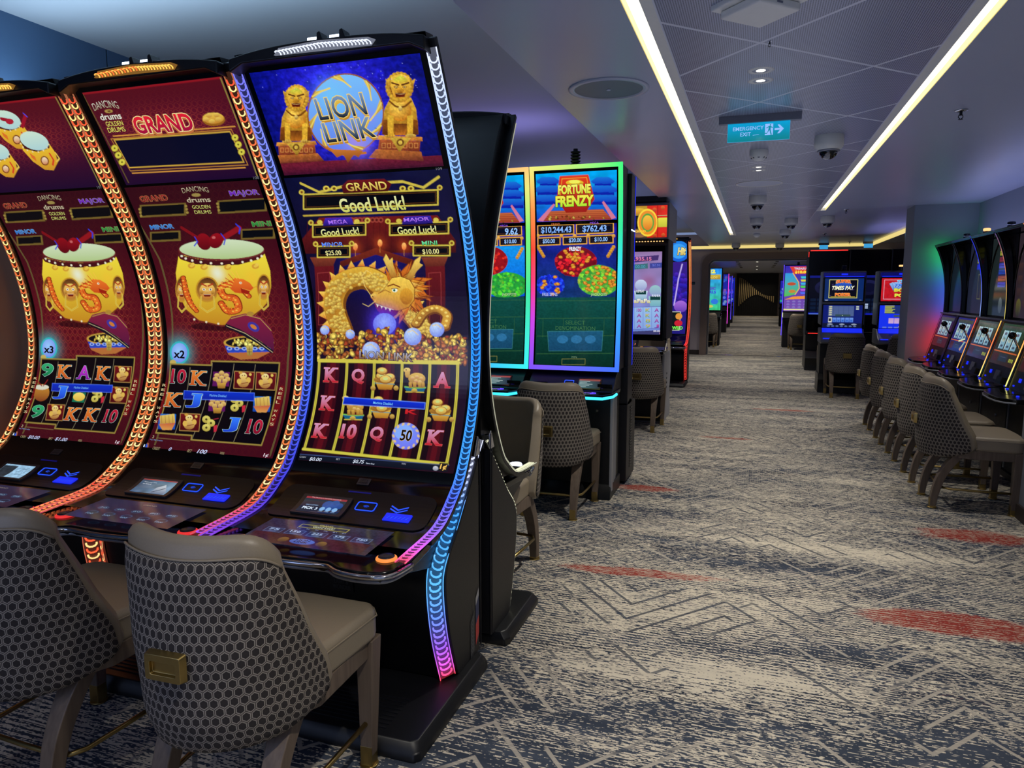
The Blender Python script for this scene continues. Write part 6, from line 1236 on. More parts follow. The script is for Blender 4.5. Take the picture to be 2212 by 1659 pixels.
def art_ff(t,cx,px=0):
    g,sf=psurf(0,bow); sh=(cx-FX); mp0=pmap(cx,FY+.02)
    # the neighbour shows the same game: its pictures are measured on the right-hand machine, then moved
    mp=lambda x,y:(lambda r:(r[0]+sh,r[1]))(pmap(cx,FY+.02)(x,y))
    A=Art(-.278,.278,-2.185,-1.868,.0035,mp); gg=(A.gy/A.H)[...,None]; A.a[:]=np.array(RGB(0,165,235))*(1-gg)+np.array(RGB(20,60,200))*gg; A.noise(.04,.02,.2,4)
    for x,s in ((1185,1),(1303,-1)):
        for k,(y,w_) in enumerate(((392,26),(410,34),(430,40))): A.poly([(x-w_,y),(x-w_*.5,y-9),(x+w_*.5,y-9),(x+w_,y),(x+w_*.8,y+5),(x-w_*.8,y+5)],RGB(25,120,220),RGB(20,50,190)); A.poly([(x-w_*.7,y+5),(x+w_*.7,y+5),(x+w_*.7,y+12),(x-w_*.7,y+12)],RGB(10,40,180),RGB(16,24,150))
    A.poly([(1186,456),(1302,452),(1322,474),(1164,478)],RGB(205,110,60),RGB(160,60,40))
    for k in range(6): A.line([(1184-k*4,456+k*4),(1304+k*4,452+k*4)],.003,RGB(120,30,30))
    A.poly([(1160,476),(1195,440),(1199,442),(1172,478)],RGB(210,120,150)); A.poly([(1300,437),(1304,434),(1330,470),(1320,473)],RGB(210,120,150))
    A.poly([(1210,381),(1272,378),(1284,430),(1265,458),(1222,459),(1202,432)],RGB(225,60,30),RGB(150,24,24)); A.line([(1215,387),(1268,384),(1276,428)],.003,RGB(250,200,60)); A.line([(1215,387),(1209,430)],.003,RGB(250,200,60)); A.ell(1242,395,19,6,RGB(250,215,50),RGB(200,140,30)); A.ell(1242,393,12,4,RGB(240,240,90))
    coins(A,lambda r:(r.uniform(1180,1310),r.uniform(466,474)),18,2,4,8)
    A.mesh('upper_screen',g,t,h=.005)
    lt=MB(); TX=lambda b,x,y,wd,h,c1,c2=None,**k:(lambda p:text(lt,b,sf,p[0],p[1],wd,h,c1,c2,lay=.0075,**k))(mp(x,y))
    TX('FORTUNE',1241,409,.225,.062,(250,245,110),(220,220,60),off=.05,outline=(60,60,30),ow=.03); TX('FRENZY',1241,434,.265,.072,(250,235,80),(170,230,50),off=.05,outline=(60,60,30),ow=.03)
    A=Art(-.278,.278,-1.846,-.885,.0035,mp); gg=(A.gy/A.H)[...,None]; A.a[:]=np.array(RGB(24,20,150))*(1-gg)+np.array(RGB(14,70,40))*gg; A.noise(.05,.05,.3,9)
    if sh<-.1: A.poly([(1157,530),(1330,526),(1330,640),(1157,642)],RGB(20,150,235),RGB(10,80,220))
    for x0,y0,x1,y1,dy in ((1160,487,1238,508,-3),(1244,484,1324,505,-3),(1160,514,1208,530,-2),(1215,512,1266,528,-2),(1272,509,1323,526,-2)): frame(A,x0,y0,x1,y1,dy,RGB(235,170,60),RGB(8,14,34),w=4,curl=False)
    for x in (1160,1211,1240,1269,1324): A.ell(x,509,4,4,RGB(250,200,90),RGB(170,90,30),n=12)
    for q in (-1,1):
        for k in range(5): x=1242+q*(82-k*3); A.ell(x,533+k*5,4,4,RGB(240,180,60),RGB(150,80,20),n=10)
    def tree_(x,y,rx,ry,c1,c2,n,seed,oc=(235,180,60)):
        A.ell(x,y,rx,ry,RGB(*c2),n=26); r=np.random.default_rng(seed)
        for k in range(120):
            a=r.uniform(0,2*PI); q=math.sqrt(r.uniform(0,1))*.95; X,Y=x+rx*q*math.cos(a),y+ry*q*math.sin(a); cc=c1 if r.random()<.6 else c2; A.ell(X,Y,3.6,3.2,RGB(*(min(255,int(v*r.uniform(.8,1.15))) for v in cc)),n=8)
        for k in range(n):
            a=r.uniform(0,2*PI); q=math.sqrt(r.uniform(0,1))*.9; X,Y=x+rx*q*math.cos(a),y+ry*q*math.sin(a); A.ell(X,Y,5.2,3.6,RGB(150,70,20),n=10,rot=r.uniform(-.6,.6)); A.ell(X,Y,4.2,2.7,RGB(*oc),RGB(215,130,40),n=10,rot=r.uniform(-.6,.6))
    if sh<-.1: tree_(1240,560,50,34,(225,50,40),(150,20,30),0,3); tree_(1287,616,50,30,(90,215,60),(40,160,60),0,5)
    else: tree_(1242,565,46,33,(225,40,50),(120,14,34),26,3); tree_(1186,616,32,22,(40,80,235),(20,40,190),12,4); tree_(1292,606,46,34,(150,210,60),(70,170,60),34,5,(240,170,60))
    A.poly([(1155,643),(1332,642),(1332,800),(1155,800)],RGB(16,78,62),RGB(8,40,34),a=.9)
    for k in range(4): A.line([(1160,650+k*38),(1330,649+k*38)],.004,RGB(60,110,60),a=.6)
    for k in range(4): A.line([(1172+k*44,690),(1172+k*44,728)],.003,RGB(60,110,60),a=.6)
    A.poly([(1182,716),(1302,715),(1300,758),(1186,758)],RGB(30,90,130),RGB(24,70,110),a=.8); A.line([(1182,716),(1302,715),(1300,758),(1186,758)],.003,RGB(70,150,150),closed=True,a=.7)
    for k in range(3): A.ell(1215+k*30,733,12,9,RGB(50,120,170),a=.7,n=12)
    A.line([(1215,775),(1265,775),(1265,787),(1215,787)],.003,RGB(140,140,70),closed=True); A.noise(.01,.008,.15,12)
    A.mesh('lower_screen',g,t,h=.005)
    WB=dict(off=.02)
    if sh>-.1: TX('$10,244.43',1200,497,.215,.048,(150,195,255),(110,160,240),off=.03); TX('$762.43',1283,494,.165,.048,(150,195,255),(110,160,240),off=.03); TX('$50.00',1184,521,.088,.032,(150,195,255),off=.02); TX('$20.00',1241,519,.088,.032,(150,195,255),off=.02); TX('$10.00',1297,517,.09,.032,(150,195,255),off=.02)
    else: TX('9.62',1300,494,.095,.048,(150,195,255),off=.03); TX('$10.00',1297,517,.09,.032,(150,195,255),off=.02); 
    TX('GRAND',1199,484,.06,.014,(220,120,60)); TX('MEGA',1283,481,.06,.014,(140,80,230))
    if sh>-.1: TX('FRENZY',1241,537,.085,.028,(235,235,250),off=.04,outline=(40,40,70),ow=.04); TX('FREE SPINS',1186,636,.11,.022,(170,180,230),off=.02)
    TX('JACKPOTS',1292,637,.11,.022,(170,190,150),off=.02); TX('SELECT',1242,697,.14,.026,(60,110,70)); TX('DENOMINATION',1242,709,.28,.026,(60,110,70)); TX('WIN',1241,771,.04,.014,(110,140,110)); 
    lt.build('screen_lettering',M_PRINT,t,fix=False,kind='stuff')
def fcolA(x,z):
    L_=ramp([(0,(120,80,235)),(.25,(200,60,220)),(.42,(240,50,120)),(.6,(240,60,40)),(.8,(245,140,70)),(1,(235,230,120))])(z); R_=ramp([(0,(60,110,255)),(.3,(40,170,255)),(.5,(40,220,240)),(.7,(40,225,150)),(1,(60,240,120))])(z)
    u=(x+1)/2; return tuple(a*(1-u)+b*u for a,b in zip(L_,R_))
def fcolB(x,z):
    L_=ramp([(0,(60,110,255)),(1,(235,160,90))])(z); R_=ramp([(0,(60,235,235)),(.4,(60,225,150)),(.7,(120,235,110)),(.9,(225,225,120)),(1,(245,195,120))])(z)
    u=(x+1)/2; return tuple(a*(1-u)+b*u for a,b in zip(L_,R_))
framed(FX,'slot machine with a green to blue glowing square frame and round bushes pictured',"square framed slot machines",fcolA,art_ff)
framed(FX-.645,'slot machine with a glowing frame, mostly hidden behind the dark curved machine',"square framed slot machines",fcolB,art_ff)
t=thing('slot_machine','dark rear-facing cabinet with side vents behind the green framed machine','slot machine',(-1.165,5.05,0))
MB().box(-.31,.325,.0,.16,.86,2.20).build('display_back',M_BLACK,t,bevel=.006); MB().box(-.31,.325,.0,.2,.58,.86).build('mid_cabinet',M_DARK,t,bevel=.004)
MB().prism([(.0,.02),(.0,.60),(.10,.62),(.36,.58),(.36,.02)],0,-.31,.325).build('lower_cabinet',M_DARK,t,bevel=.006)
for k in range(22): MB().box(.325,.329,.13,.20,.10+.021*k,.112+.021*k).build('vent_slot',M_BLACK,t)
MB().box(.318,.327,.16,.168,.86,2.2).build('edge_light',M_BLUE,t); m=MB(); [m.box(.326,.329,.01+.024*k,.022+.024*k,1.815,1.822) for k in range(6)]; m.build('seam_lights',M_CAND,t,kind='stuff')
MB().box(-.1,.1,.1,.16,2.2,2.215).build('top_light',M_PURP,t)  # glowing panel added to throw violet light on the coffer above
# ---- machine with pink and blue screen under a red sign box
YF=7.6; cx=-1.24
t=thing('slot_machine','slot machine with a pink and blue screen under a red and gold sign box','slot machine',(cx,YF,0))
MB().prism([(0,1.93),(0,2.29),(.05,2.31),(.75,2.29),(.75,1.93)],0,-.36,.366).build('sign_box',M_GREY,t,bevel=.008)
MB().box(-.36,.33,.02,.12,2.31,2.37).build('sign_cap',M_DARK,t,bevel=.006)
MB().prism([(.02,.88),(.0,1.88),(.06,1.93),(.45,1.93),(.55,1.2),(.60,.88)],0,-.36,.366).build('display_housing',M_DARK,t,bevel=.01)
MB().box(-.34,.345,-.012,.01,.875,1.87).build('bezel',M_GLOSS,t,bevel=.02,seg=3)
m=MB(); [m.box(-.30+.03*k,-.285+.03*k,-.004,.0,1.9,1.91) for k in range(21)]; m.build('seam_lights',M_AMB,t,kind='stuff')
MB().box(-.36,.36,-.14,.3,.74,.79).build('deck',M_GLOSS,t,bevel=.01); MB().tube([Vector(p) for p in ((-.36,-.14,.77),(.35,-.14,.77),(.37,-.1,.77),(.37,.02,.85),(.37,.02,.90))],.010,6).build('deck_trim',M_CHROME,t)
MB().prism([(-.02,.0),(-.02,.3),(-.025,.5),(-.02,.74),(.5,.74),(.62,.5),(.5,.3),(.62,.12),(.60,0)],0,-.35,.36).build('lower_cabinet',M_SILV2,t,bevel=.006)
MB().box(-.34,.34,-.03,-.02,.02,.72).build('front_door',M_BLACK,t)
for k in range(4): MB().box(.36,.364,.2,.23,.50-.05*k,.52-.05*k).build('vent_slot',M_BLACK,t)
g,sf=psurf(0); mp=pmap(cx,YF)
A=Art(-.33,.345,-2.268,-1.945,.0045,mp); A.a[:]=np.array(RGB(215,40,24)); A.noise(.05,.05,.15,3)
A.poly([(1366,446),(1398,445),(1398,516),(1366,517)],RGB(190,150,40),RGB(90,70,50)); A.poly([(1366,466),(1398,466),(1398,494),(1366,495)],RGB(14,8,20)); A.ell(1381,456,16,6,RGB(235,200,60),RGB(200,120,20)); A.ell(1382,505,14,8,RGB(70,60,90),RGB(160,110,60))
A.ell(1399,481,22,30,RGB(250,215,60),n=28); A.ell(1399,481,19,26,RGB(235,140,40),n=28); A.ell(1399,481,14,20,RGB(90,160,60),n=24); A.ell(1399,481,11,16,RGB(245,200,60),RGB(225,110,30),n=24)
A.poly([(1421,471),(1443,470),(1443,490),(1421,491)],RGB(230,225,70),RGB(190,190,50)); A.line([(1421,445),(1421,517)],.006,RGB(120,14,10)); A.line([(1421,466),(1443,465)],.005,RGB(150,220,150))
for x,y in ((1414,453),(1432,449),(1414,509),(1433,508)): A.ell(x,y,4.5,4.5,RGB(235,110,50),RGB(150,40,20),n=12)
A.mesh('sign_picture',g,t,h=.004)
A=Art(-.31,.305,-1.80,-.94,.0045,mp); gg=(A.gy/A.H)[...,None]; A.a[:]=np.array(RGB(150,120,170))*(1-gg)+np.array(RGB(110,140,215))*gg; A.noise(.1,.06,.15,5)
A.poly([(1363,556),(1424,551),(1422,562),(1363,568)],RGB(70,50,110)); A.poly([(1363,572),(1400,569),(1400,580),(1363,583)],RGB(60,110,120)); A.poly([(1404,569),(1434,567),(1434,578),(1404,580)],RGB(60,70,150)); A.glow(1400,610,.13,RGB(160,80,120),.6)
for x,y,c in ((1385,628,(200,215,240)),(1416,640,(150,200,200))): A.poly([(x-15,y),(x+15,y),(x+11,y+22),(x-11,y+22)],RGB(*c),RGB(110,170,190)); A.poly([(x-11,y),(x+11,y),(x+11,y+8),(x-11,y+8)],RGB(20,60,60)); A.ell(x,y-12,13,12,RGB(*c),RGB(140,150,200))
A.poly([(1362,664),(1433,662),(1432,708),(1362,712)],RGB(150,190,235),RGB(130,160,220))
for k in range(3): A.line([(1371+k*18.5,664),(1371+k*18.5,710)],.004,RGB(100,110,190))
A.line([(1362,664),(1433,662),(1432,708),(1362,712)],.005,RGB(90,100,180),closed=True); A.poly([(1362,716),(1430,713),(1430,724),(1362,727)],RGB(60,60,110)); A.ell(1428,720,3,3,RGB(215,150,190))
A.mesh('main_screen',g,t,h=.014)
m=MB(); TX=lambda b,x,y,wd,h,c1,c2=None,**k:(lambda p:text(m,b,sf,p[0],p[1],wd,h,c1,c2,lay=.0165,**k))(mp(x,y))
TX('2,935.15',1386,560,.21,.045,(210,130,190),(230,110,120),off=.03); TX('100.00',1382,576,.12,.03,(80,160,190)); TX('$2.50',1418,573,.08,.025,(110,120,220)); TX('REPEAT',1384,629,.085,.025,(235,240,250),off=.02); TX('?????',1417,639,.085,.025,(235,240,250),off=.02); TX('FaFaFa',1384,650,.21,.045,(240,240,240),(200,190,120),off=.05,outline=(90,90,130),ow=.04)
for c,x in enumerate((1381,1400,1419)):
    for r_ in range(4): TX([['100','K','A'],['A','K','A'],['A','8','A'],['A','9','J']][r_][c],x,670+r_*11.5,.05,.038,(190,90,160) if c!=1 else (220,180,90),(110,60,160) if c!=1 else (90,160,110),off=.03)
TX('$0.00',1419,715,.07,.02,(230,230,250),off=.02); TX('GRAND',1384,500,.11,.026,(250,200,60),off=.04)
m.build('screen_lettering',M_PRINT,t,fix=False,kind='stuff')
MB().box(-.33,.03,-.02,-.012,1.815,1.85).build('top_bar',M_GLASS,t)
# ---- far curved machine picture
A=Art(-.31,.31,.088,1.56,.006); gg=(A.gy/A.H)[...,None]; A.a[:]=np.array(RGB(60,30,140))*(1-gg)+np.array(RGB(30,24,120))*gg
A.poly([(-.31,.05),(.31,.05),(.31,.42),(-.31,.42)],RGB(8,8,20)); A.ell(.19,.25,.16,.17,RGB(30,130,230),RGB(20,90,215),n=30); A.ell(.19,.25,.12,.12,RGB(60,160,245),n=24)
A.poly([(-.31,.46),(.0,.46),(.05,.60),(.0,1.0),(-.31,1.0)],RGB(16,30,20),RGB(30,60,20)); r=np.random.default_rng(3)
for k in range(60): A.ell(.2+r.uniform(-.14,.1),.62+r.uniform(0,.5),.035,.04,RGB(50+int(r.integers(40)),40,200),RGB(30,16,110),n=10)
A.line([(.12,1.1),(.18,.7),(.24,.46)],.02,RGB(190,170,235)); A.ell(.22,1.12,.10,.09,RGB(170,110,220),RGB(90,50,170)); A.poly([(-.2,1.2),(.22,1.2),(.22,1.5),(-.2,1.5)],RGB(12,20,16)); A.line([(-.2,1.2),(.22,1.2),(.22,1.5),(-.2,1.5)],.01,RGB(210,220,190),closed=True); A.ell(.2,1.27,.05,.05,RGB(225,150,60)); A.ell(.2,1.38,.06,.05,RGB(200,30,50)); 
A.mesh('curved_screen',kgrid,KQ,h=.001); m=MB(); text(m,'Hit',ksurf,.235,.25,.13,.13,(240,230,160),(220,190,90),off=.06,lay=.003,shear=.3,outline=(10,20,60),ow=.04); text(m,'WILD',ksurf,.19,1.46,.16,.06,(120,230,80),off=.05,lay=.003); m.build('screen_lettering',M_PRINT,KQ,fix=False,kind='stuff')
# ---- poker machines
def poker(cx,label,kind):
    Y=10.75; t=thing('poker_machine',label,'poker machine',(cx,Y,0),0,'blue-lit poker machines')
    MB().prism([(.0,.93),(.0,1.54),(.03,1.66),(.35,1.66),(.4,.93)],0,-.275,.275).build('display_housing',M_GREY,t,bevel=.012,seg=3)
    MB().box(-.262,.262,-.012,.004,1.585,1.640).build('top_panel',M_DBLUE,t,bevel=.01); MB().box(-.24,.24,-.02,-.01,1.583,1.592).build('top_light',M_BLUE,t)
    for x in (-.17,.17): MB().prism([(x-.055,1.603),(x+.055,1.603),(x+.045,1.632),(x-.045,1.632)],1,-.016,-.011).build('speaker_grille',M_BLUED,t)
    MB().prism([(-.04,1.607),(.04,1.607),(.04,1.63),(-.04,1.63)],1,-.016,-.011).build('emblem',M_BLUE,t)
    MB().box(-.262,.262,-.014,.004,1.245,1.575).build('upper_bezel',M_GLOSS,t,bevel=.008); MB().box(-.262,.262,-.014,.004,.885,1.215).build('lower_bezel',M_GLOSS,t,bevel=.008)
    MB().prism([(-.0,.88),(-.10,.80),(-.22,.745),(-.24,.70),(-.20,.68),(.3,.68),(.3,.88)],0,-.275,.275).build('console',M_GREY,t,bevel=.012,seg=3)
    MB().prism([(-.005,.885),(-.085,.83),(-.088,.834),(-.01,.89)],0,-.25,.25).build('console_light',M_BLUE,t)
    MB().prism([(-.10,.82),(-.21,.76),(-.212,.765),(-.104,.826)],0,-.255,-.14).build('bill_panel',M_GREY,t); MB().prism([(-.13,.79),(-.225,.748),(-.228,.754),(-.134,.797)],0,-.245,-.15).build('bill_slot',M_BLUE,t)
    MB().prism([(-.11,.80),(-.215,.75),(-.218,.756),(-.114,.807)],0,-.11,.22).build('button_panel',M_GLASS,t)
    for k in range(5): MB().box(-.08+.055*k,-.04+.055*k,-.175,-.15,.777,.79).build('button',M_BLUE2,t)
    MB().prism([(-.06,.02),(-.06,.68),(.35,.68),(.35,.02)],0,-.262,.262).build('lower_cabinet',M_DARK,t,bevel=.006)
    MB().prism([(-.12,0),(-.10,.10),(-.12,.18),(-.07,.26),(.36,.26),(.36,0)],0,-.275,.275).build('base',M_BLACK,t,bevel=.006)
    candle(t,.0,.1,1.66,M_AMB if kind==2 else None,3,.07,.03)
    g,sf=psurf(0); A=Art(-.242,.242,-1.562,-1.258,.005); m=MB(); TX=lambda b,x,z,wd,h,c1,c2=None,**k:text(m,b,sf,x,-z,wd,h,c1,c2,lay=k.pop('lay',.0205),**k)
    if kind==1:
        A.a[:]=np.array(RGB(10,40,100)); A.poly([(-.185,-1.545),(.165,-1.545),(.165,-1.30),(-.185,-1.30)],RGB(8,8,24)); A.line([(-.185,-1.545),(.165,-1.545),(.165,-1.30),(-.185,-1.30)],.006,RGB(235,230,130),closed=True); A.ell(-.01,-1.46,.11,.05,RGB(40,90,200),RGB(20,50,150),n=26)
        r=np.random.default_rng(3)
        for k in range(14): x,y=r.uniform(-.17,.15),r.uniform(-1.53,-1.32); A.line([(x-.01,y),(x+.01,y-.006)],.003,RGB(120,90,200))
        TX('SUPER',-.01,1.513,.19,.045,(250,120,40),(200,80,30),off=.06,arch=.014,outline=(250,230,180),ow=.03); TX('TIMES PAY',-.01,1.435,.28,.055,(250,250,210),off=.03,shear=.25,outline=(10,20,70),ow=.05); TX('POKER',-.01,1.345,.2,.045,(250,140,50),(220,90,30),off=.07,outline=(240,220,170),ow=.02)
        A.line([(-.16,-1.315),(.14,-1.315)],.006,RGB(215,190,70)); A.poly([(-.232,-1.272),(-.19,-1.272),(-.2,-1.262),(-.225,-1.262)],RGB(180,190,210)); TX('INFO',.21,1.27,.03,.008,(190,200,215))
    else:
        A.a[:]=np.array(RGB(190,24,36)); A.noise(.02,.02,.2,3); A.line([(-.21,-1.54),(.23,-1.54),(.23,-1.285),(-.21,-1.285)],.006,RGB(225,170,190),closed=True)
        for k in range(4): a=.5-.3*k; A.poly([(-.15+.03*k,-1.49-.01*k),(-.11+.03*k,-1.51),(-.06+.02*k,-1.42),(-.10+.02*k,-1.40)],RGB(150,190,240),RGB(90,130,210)); A.line([(-.15+.03*k,-1.49-.01*k),(-.10+.02*k,-1.40)],.003,RGB(30,40,90))
        TX('TRIPLE',.06,1.52,.24,.035,(90,190,230),(60,130,220),off=.05,shear=.3,outline=(230,250,255),ow=.03); TX('TRIPLE',.04,1.468,.26,.04,(60,130,230),(40,80,200),off=.05,shear=.3,outline=(210,230,255),ow=.03); TX('BONUS',.06,1.405,.3,.048,(240,240,80),(200,190,60),off=.07,outline=(30,60,30),ow=.03); TX('POKER',.06,1.335,.28,.048,(240,240,80),(200,190,60),off=.07,outline=(30,60,30),ow=.03)
    A.mesh('upper_screen',g,t,h=.016)
    A=Art(-.245,.245,-1.202,-.895,.005)
    if kind==1:
        A.a[:]=np.array(RGB(12,26,110)); A.poly([(-.18,-1.19),(.14,-1.19),(.14,-1.05),(-.18,-1.05)],RGB(70,90,140)); 
        for k in range(9): A.line([(-.18,-1.18+.015*k),(.14,-1.18+.015*k)],.002,RGB(130,140,170))
        for k in range(6): A.line([(-.18+.064*k,-1.19),(-.18+.064*k,-1.05)],.003,RGB(30,40,80))
        for k in range(5): A.poly([(-.17,-1.19+.028*k),(-.135,-1.19+.028*k),(-.135,-1.172+.028*k),(-.17,-1.172+.028*k)],RGB(200,205,170)); A.line([(-.165,-1.184+.028*k),(-.14,-1.178+.028*k)],.003,RGB(150,40,40))
        for k in range(2): A.poly([(.165,-1.19+.03*k),(.2,-1.19+.03*k),(.2,-1.17+.03*k),(.165,-1.17+.03*k)],RGB(190,200,190))
        A.poly([(-.09,-1.075),(.1,-1.075),(.1,-1.045),(-.09,-1.045)],RGB(50,75,80)); A.poly([(-.175,-1.035),(-.13,-1.035),(-.13,-.965),(-.175,-.965)],RGB(225,225,215)); A.poly([(-.17,-1.02),(-.14,-1.02),(-.14,-.98),(-.17,-.98)],RGB(20,20,30))
        for k in range(5): A.poly([(-.122+.053*k,-1.03),(-.075+.053*k,-1.03),(-.075+.053*k,-.97),(-.122+.053*k,-.97)],RGB(110,150,225),RGB(60,110,210)); A.poly([(-.115+.053*k,-1.0),(-.083+.053*k,-1.0),(-.099+.053*k,-.975)],RGB(40,90,190))
        A.poly([(-.245,-.955),(.245,-.955),(.245,-.895),(-.245,-.895)],RGB(14,20,50))
        for k in range(7): A.ell(-.17+.055*k,-.915,.02,.010,RGB(90,110,160),n=12)
        for k in range(3): A.ell(-.15+.15*k,-.94,.035,.010,RGB(150,160,180),n=12)
        TX('1',.0,1.06,.01,.012,(170,190,170))
    else:
        A.a[:]=np.array(RGB(24,50,235)); A.poly([(-.18,-1.2),(.24,-1.2),(.24,-1.09),(-.18,-1.09)],RGB(30,50,110)); r=np.random.default_rng(2)
        for k in range(7): A.line([(-.18,-1.195+.015*k),(-.06-.05*r.random(),-1.195+.015*k)],.008,RGB(190,200,60))
        for k in range(4): A.poly([(0+.055*k,-1.2),(.03+.055*k,-1.2),(.04+.055*k,-1.16),(.035+.055*k,-1.09),(.015+.055*k,-1.09),(.02+.055*k,-1.16)],RGB(10,14,50)); A.line([(.045+.055*k,-1.2),(.05+.055*k,-1.1)],.008,RGB(200,205,60))
        A.poly([(-.07,-1.075),(.2,-1.075),(.2,-1.045),(-.07,-1.045)],RGB(60,80,90))
        for k in range(5): A.poly([(-.13+.068*k,-1.03),(-.068+.068*k,-1.03),(-.068+.068*k,-.96),(-.13+.068*k,-.96)],RGB(190,150,200),RGB(200,170,215))
        for k in range(6): A.poly([(-.2+.07*k,-.915),(-.15+.07*k,-.915),(-.15+.07*k,-.90),(-.2+.07*k,-.90)],RGB(100,120,200))
        A.ell(.02,-.915,.028,.014,RGB(240,220,170),RGB(210,80,60),n=14)
    A.mesh('lower_screen',g,t,h=.016); m.build('screen_lettering',M_PRINT,t,fix=False,kind='stuff')
poker(1.135,'blue-lit poker machine with a yellow-bordered dark title screen',1); poker(1.835,'blue-lit poker machine with a red title screen, cut off by the pier',2)
t=thing('sign','small white lit sign between the two poker machines','sign',(1.49,11.3,1.18)); MB().box(-.035,.035,0,.02,-.04,.04).build('backing',M_BLACK,t)
for k in range(3): MB().box(-.03,.03,-.004,0,.018-.026*k,.034-.026*k).build('text_bar',M_CAND2,t)
MB().box(-.004,.004,.005,.015,-1.18,-.04).build('post',M_BLACK,t)
# ---- tall black cabinets
for i,(x,l) in enumerate(((1.18,'tall black cabinet with a red line along its top edge, next to the doorway'),(1.83,'tall black cabinet rising behind the left poker machine'),(2.48,'tall black cabinet rising behind the red-screened poker machine'))):
    t=thing('slot_machine',l,'slot machine',(x,13.7,0),0,'tall black cabinets'); 
    MB().box(-.315,.315,.03,.6,.7,2.10).build('display_tower',M_GLOSS,t,bevel=.006); MB().box(-.32,-.305,-.02,.6,.62,2.10).build('side_panel',M_DARK,t); MB().box(-.31,.31,.0,.6,.02,.70).build('lower_cabinet',M_BLACK,t,bevel=.01)
    MB().prism([(-.18,0),(-.15,.12),(-.19,.22),(-.10,.34),(.0,.34),(.0,0)],0,-.315,.315).build('base',M_BLACK,t,bevel=.008); MB().box(-.31,.31,-.22,.03,.64,.70).build('deck',M_GLOSS,t,bevel=.02)
    if i==0: MB().box(-.30,.30,.02,.03,2.085,2.10).build('top_line',M_RED,t); MB().box(-.33,-.32,-.01,.01,1.98,2.07).build('corner_light',M_RED,t); MB().box(-.29,-.05,-.225,-.218,.655,.665).build('deck_line',M_RED,t)
    g,sf=psurf(.03); A=Art(-.29,.29,-1.66,-.98,.008); A.a[:]=np.array(RGB(4,6,22)); A.ell(0,-1.45,.2,.13,RGB(26,28,70),RGB(12,14,40),n=26); A.ell(0,-1.45,.14,.08,RGB(10,12,40),n=24)
    for k in range(5):
        for j in range(4): A.poly([(-.26+.11*k,-1.26+.07*j),(-.17+.11*k,-1.26+.07*j),(-.17+.11*k,-1.21+.07*j),(-.26+.11*k,-1.21+.07*j)],RGB(10,24,50))
    A.poly([(-.29,-1.01),(.29,-1.01),(.29,-.98),(-.29,-.98)],RGB(20,30,160)); A.poly([(-.29,-1.67),(.29,-1.67),(.29,-1.62),(-.29,-1.62)],RGB(16,24,120))
    if i==0: A.poly([(.0,-1.15),(.16,-1.15),(.16,-1.0),(.0,-1.0)],RGB(120,200,240)); A.poly([(.03,-1.11),(.13,-1.11),(.13,-1.02),(.03,-1.02)],RGB(235,200,190),RGB(200,60,60)); A.line([(-.27,-.99),(.27,-.99)],.01,RGB(110,150,240))
    A.mesh('dim_screen',g,t,h=.003)
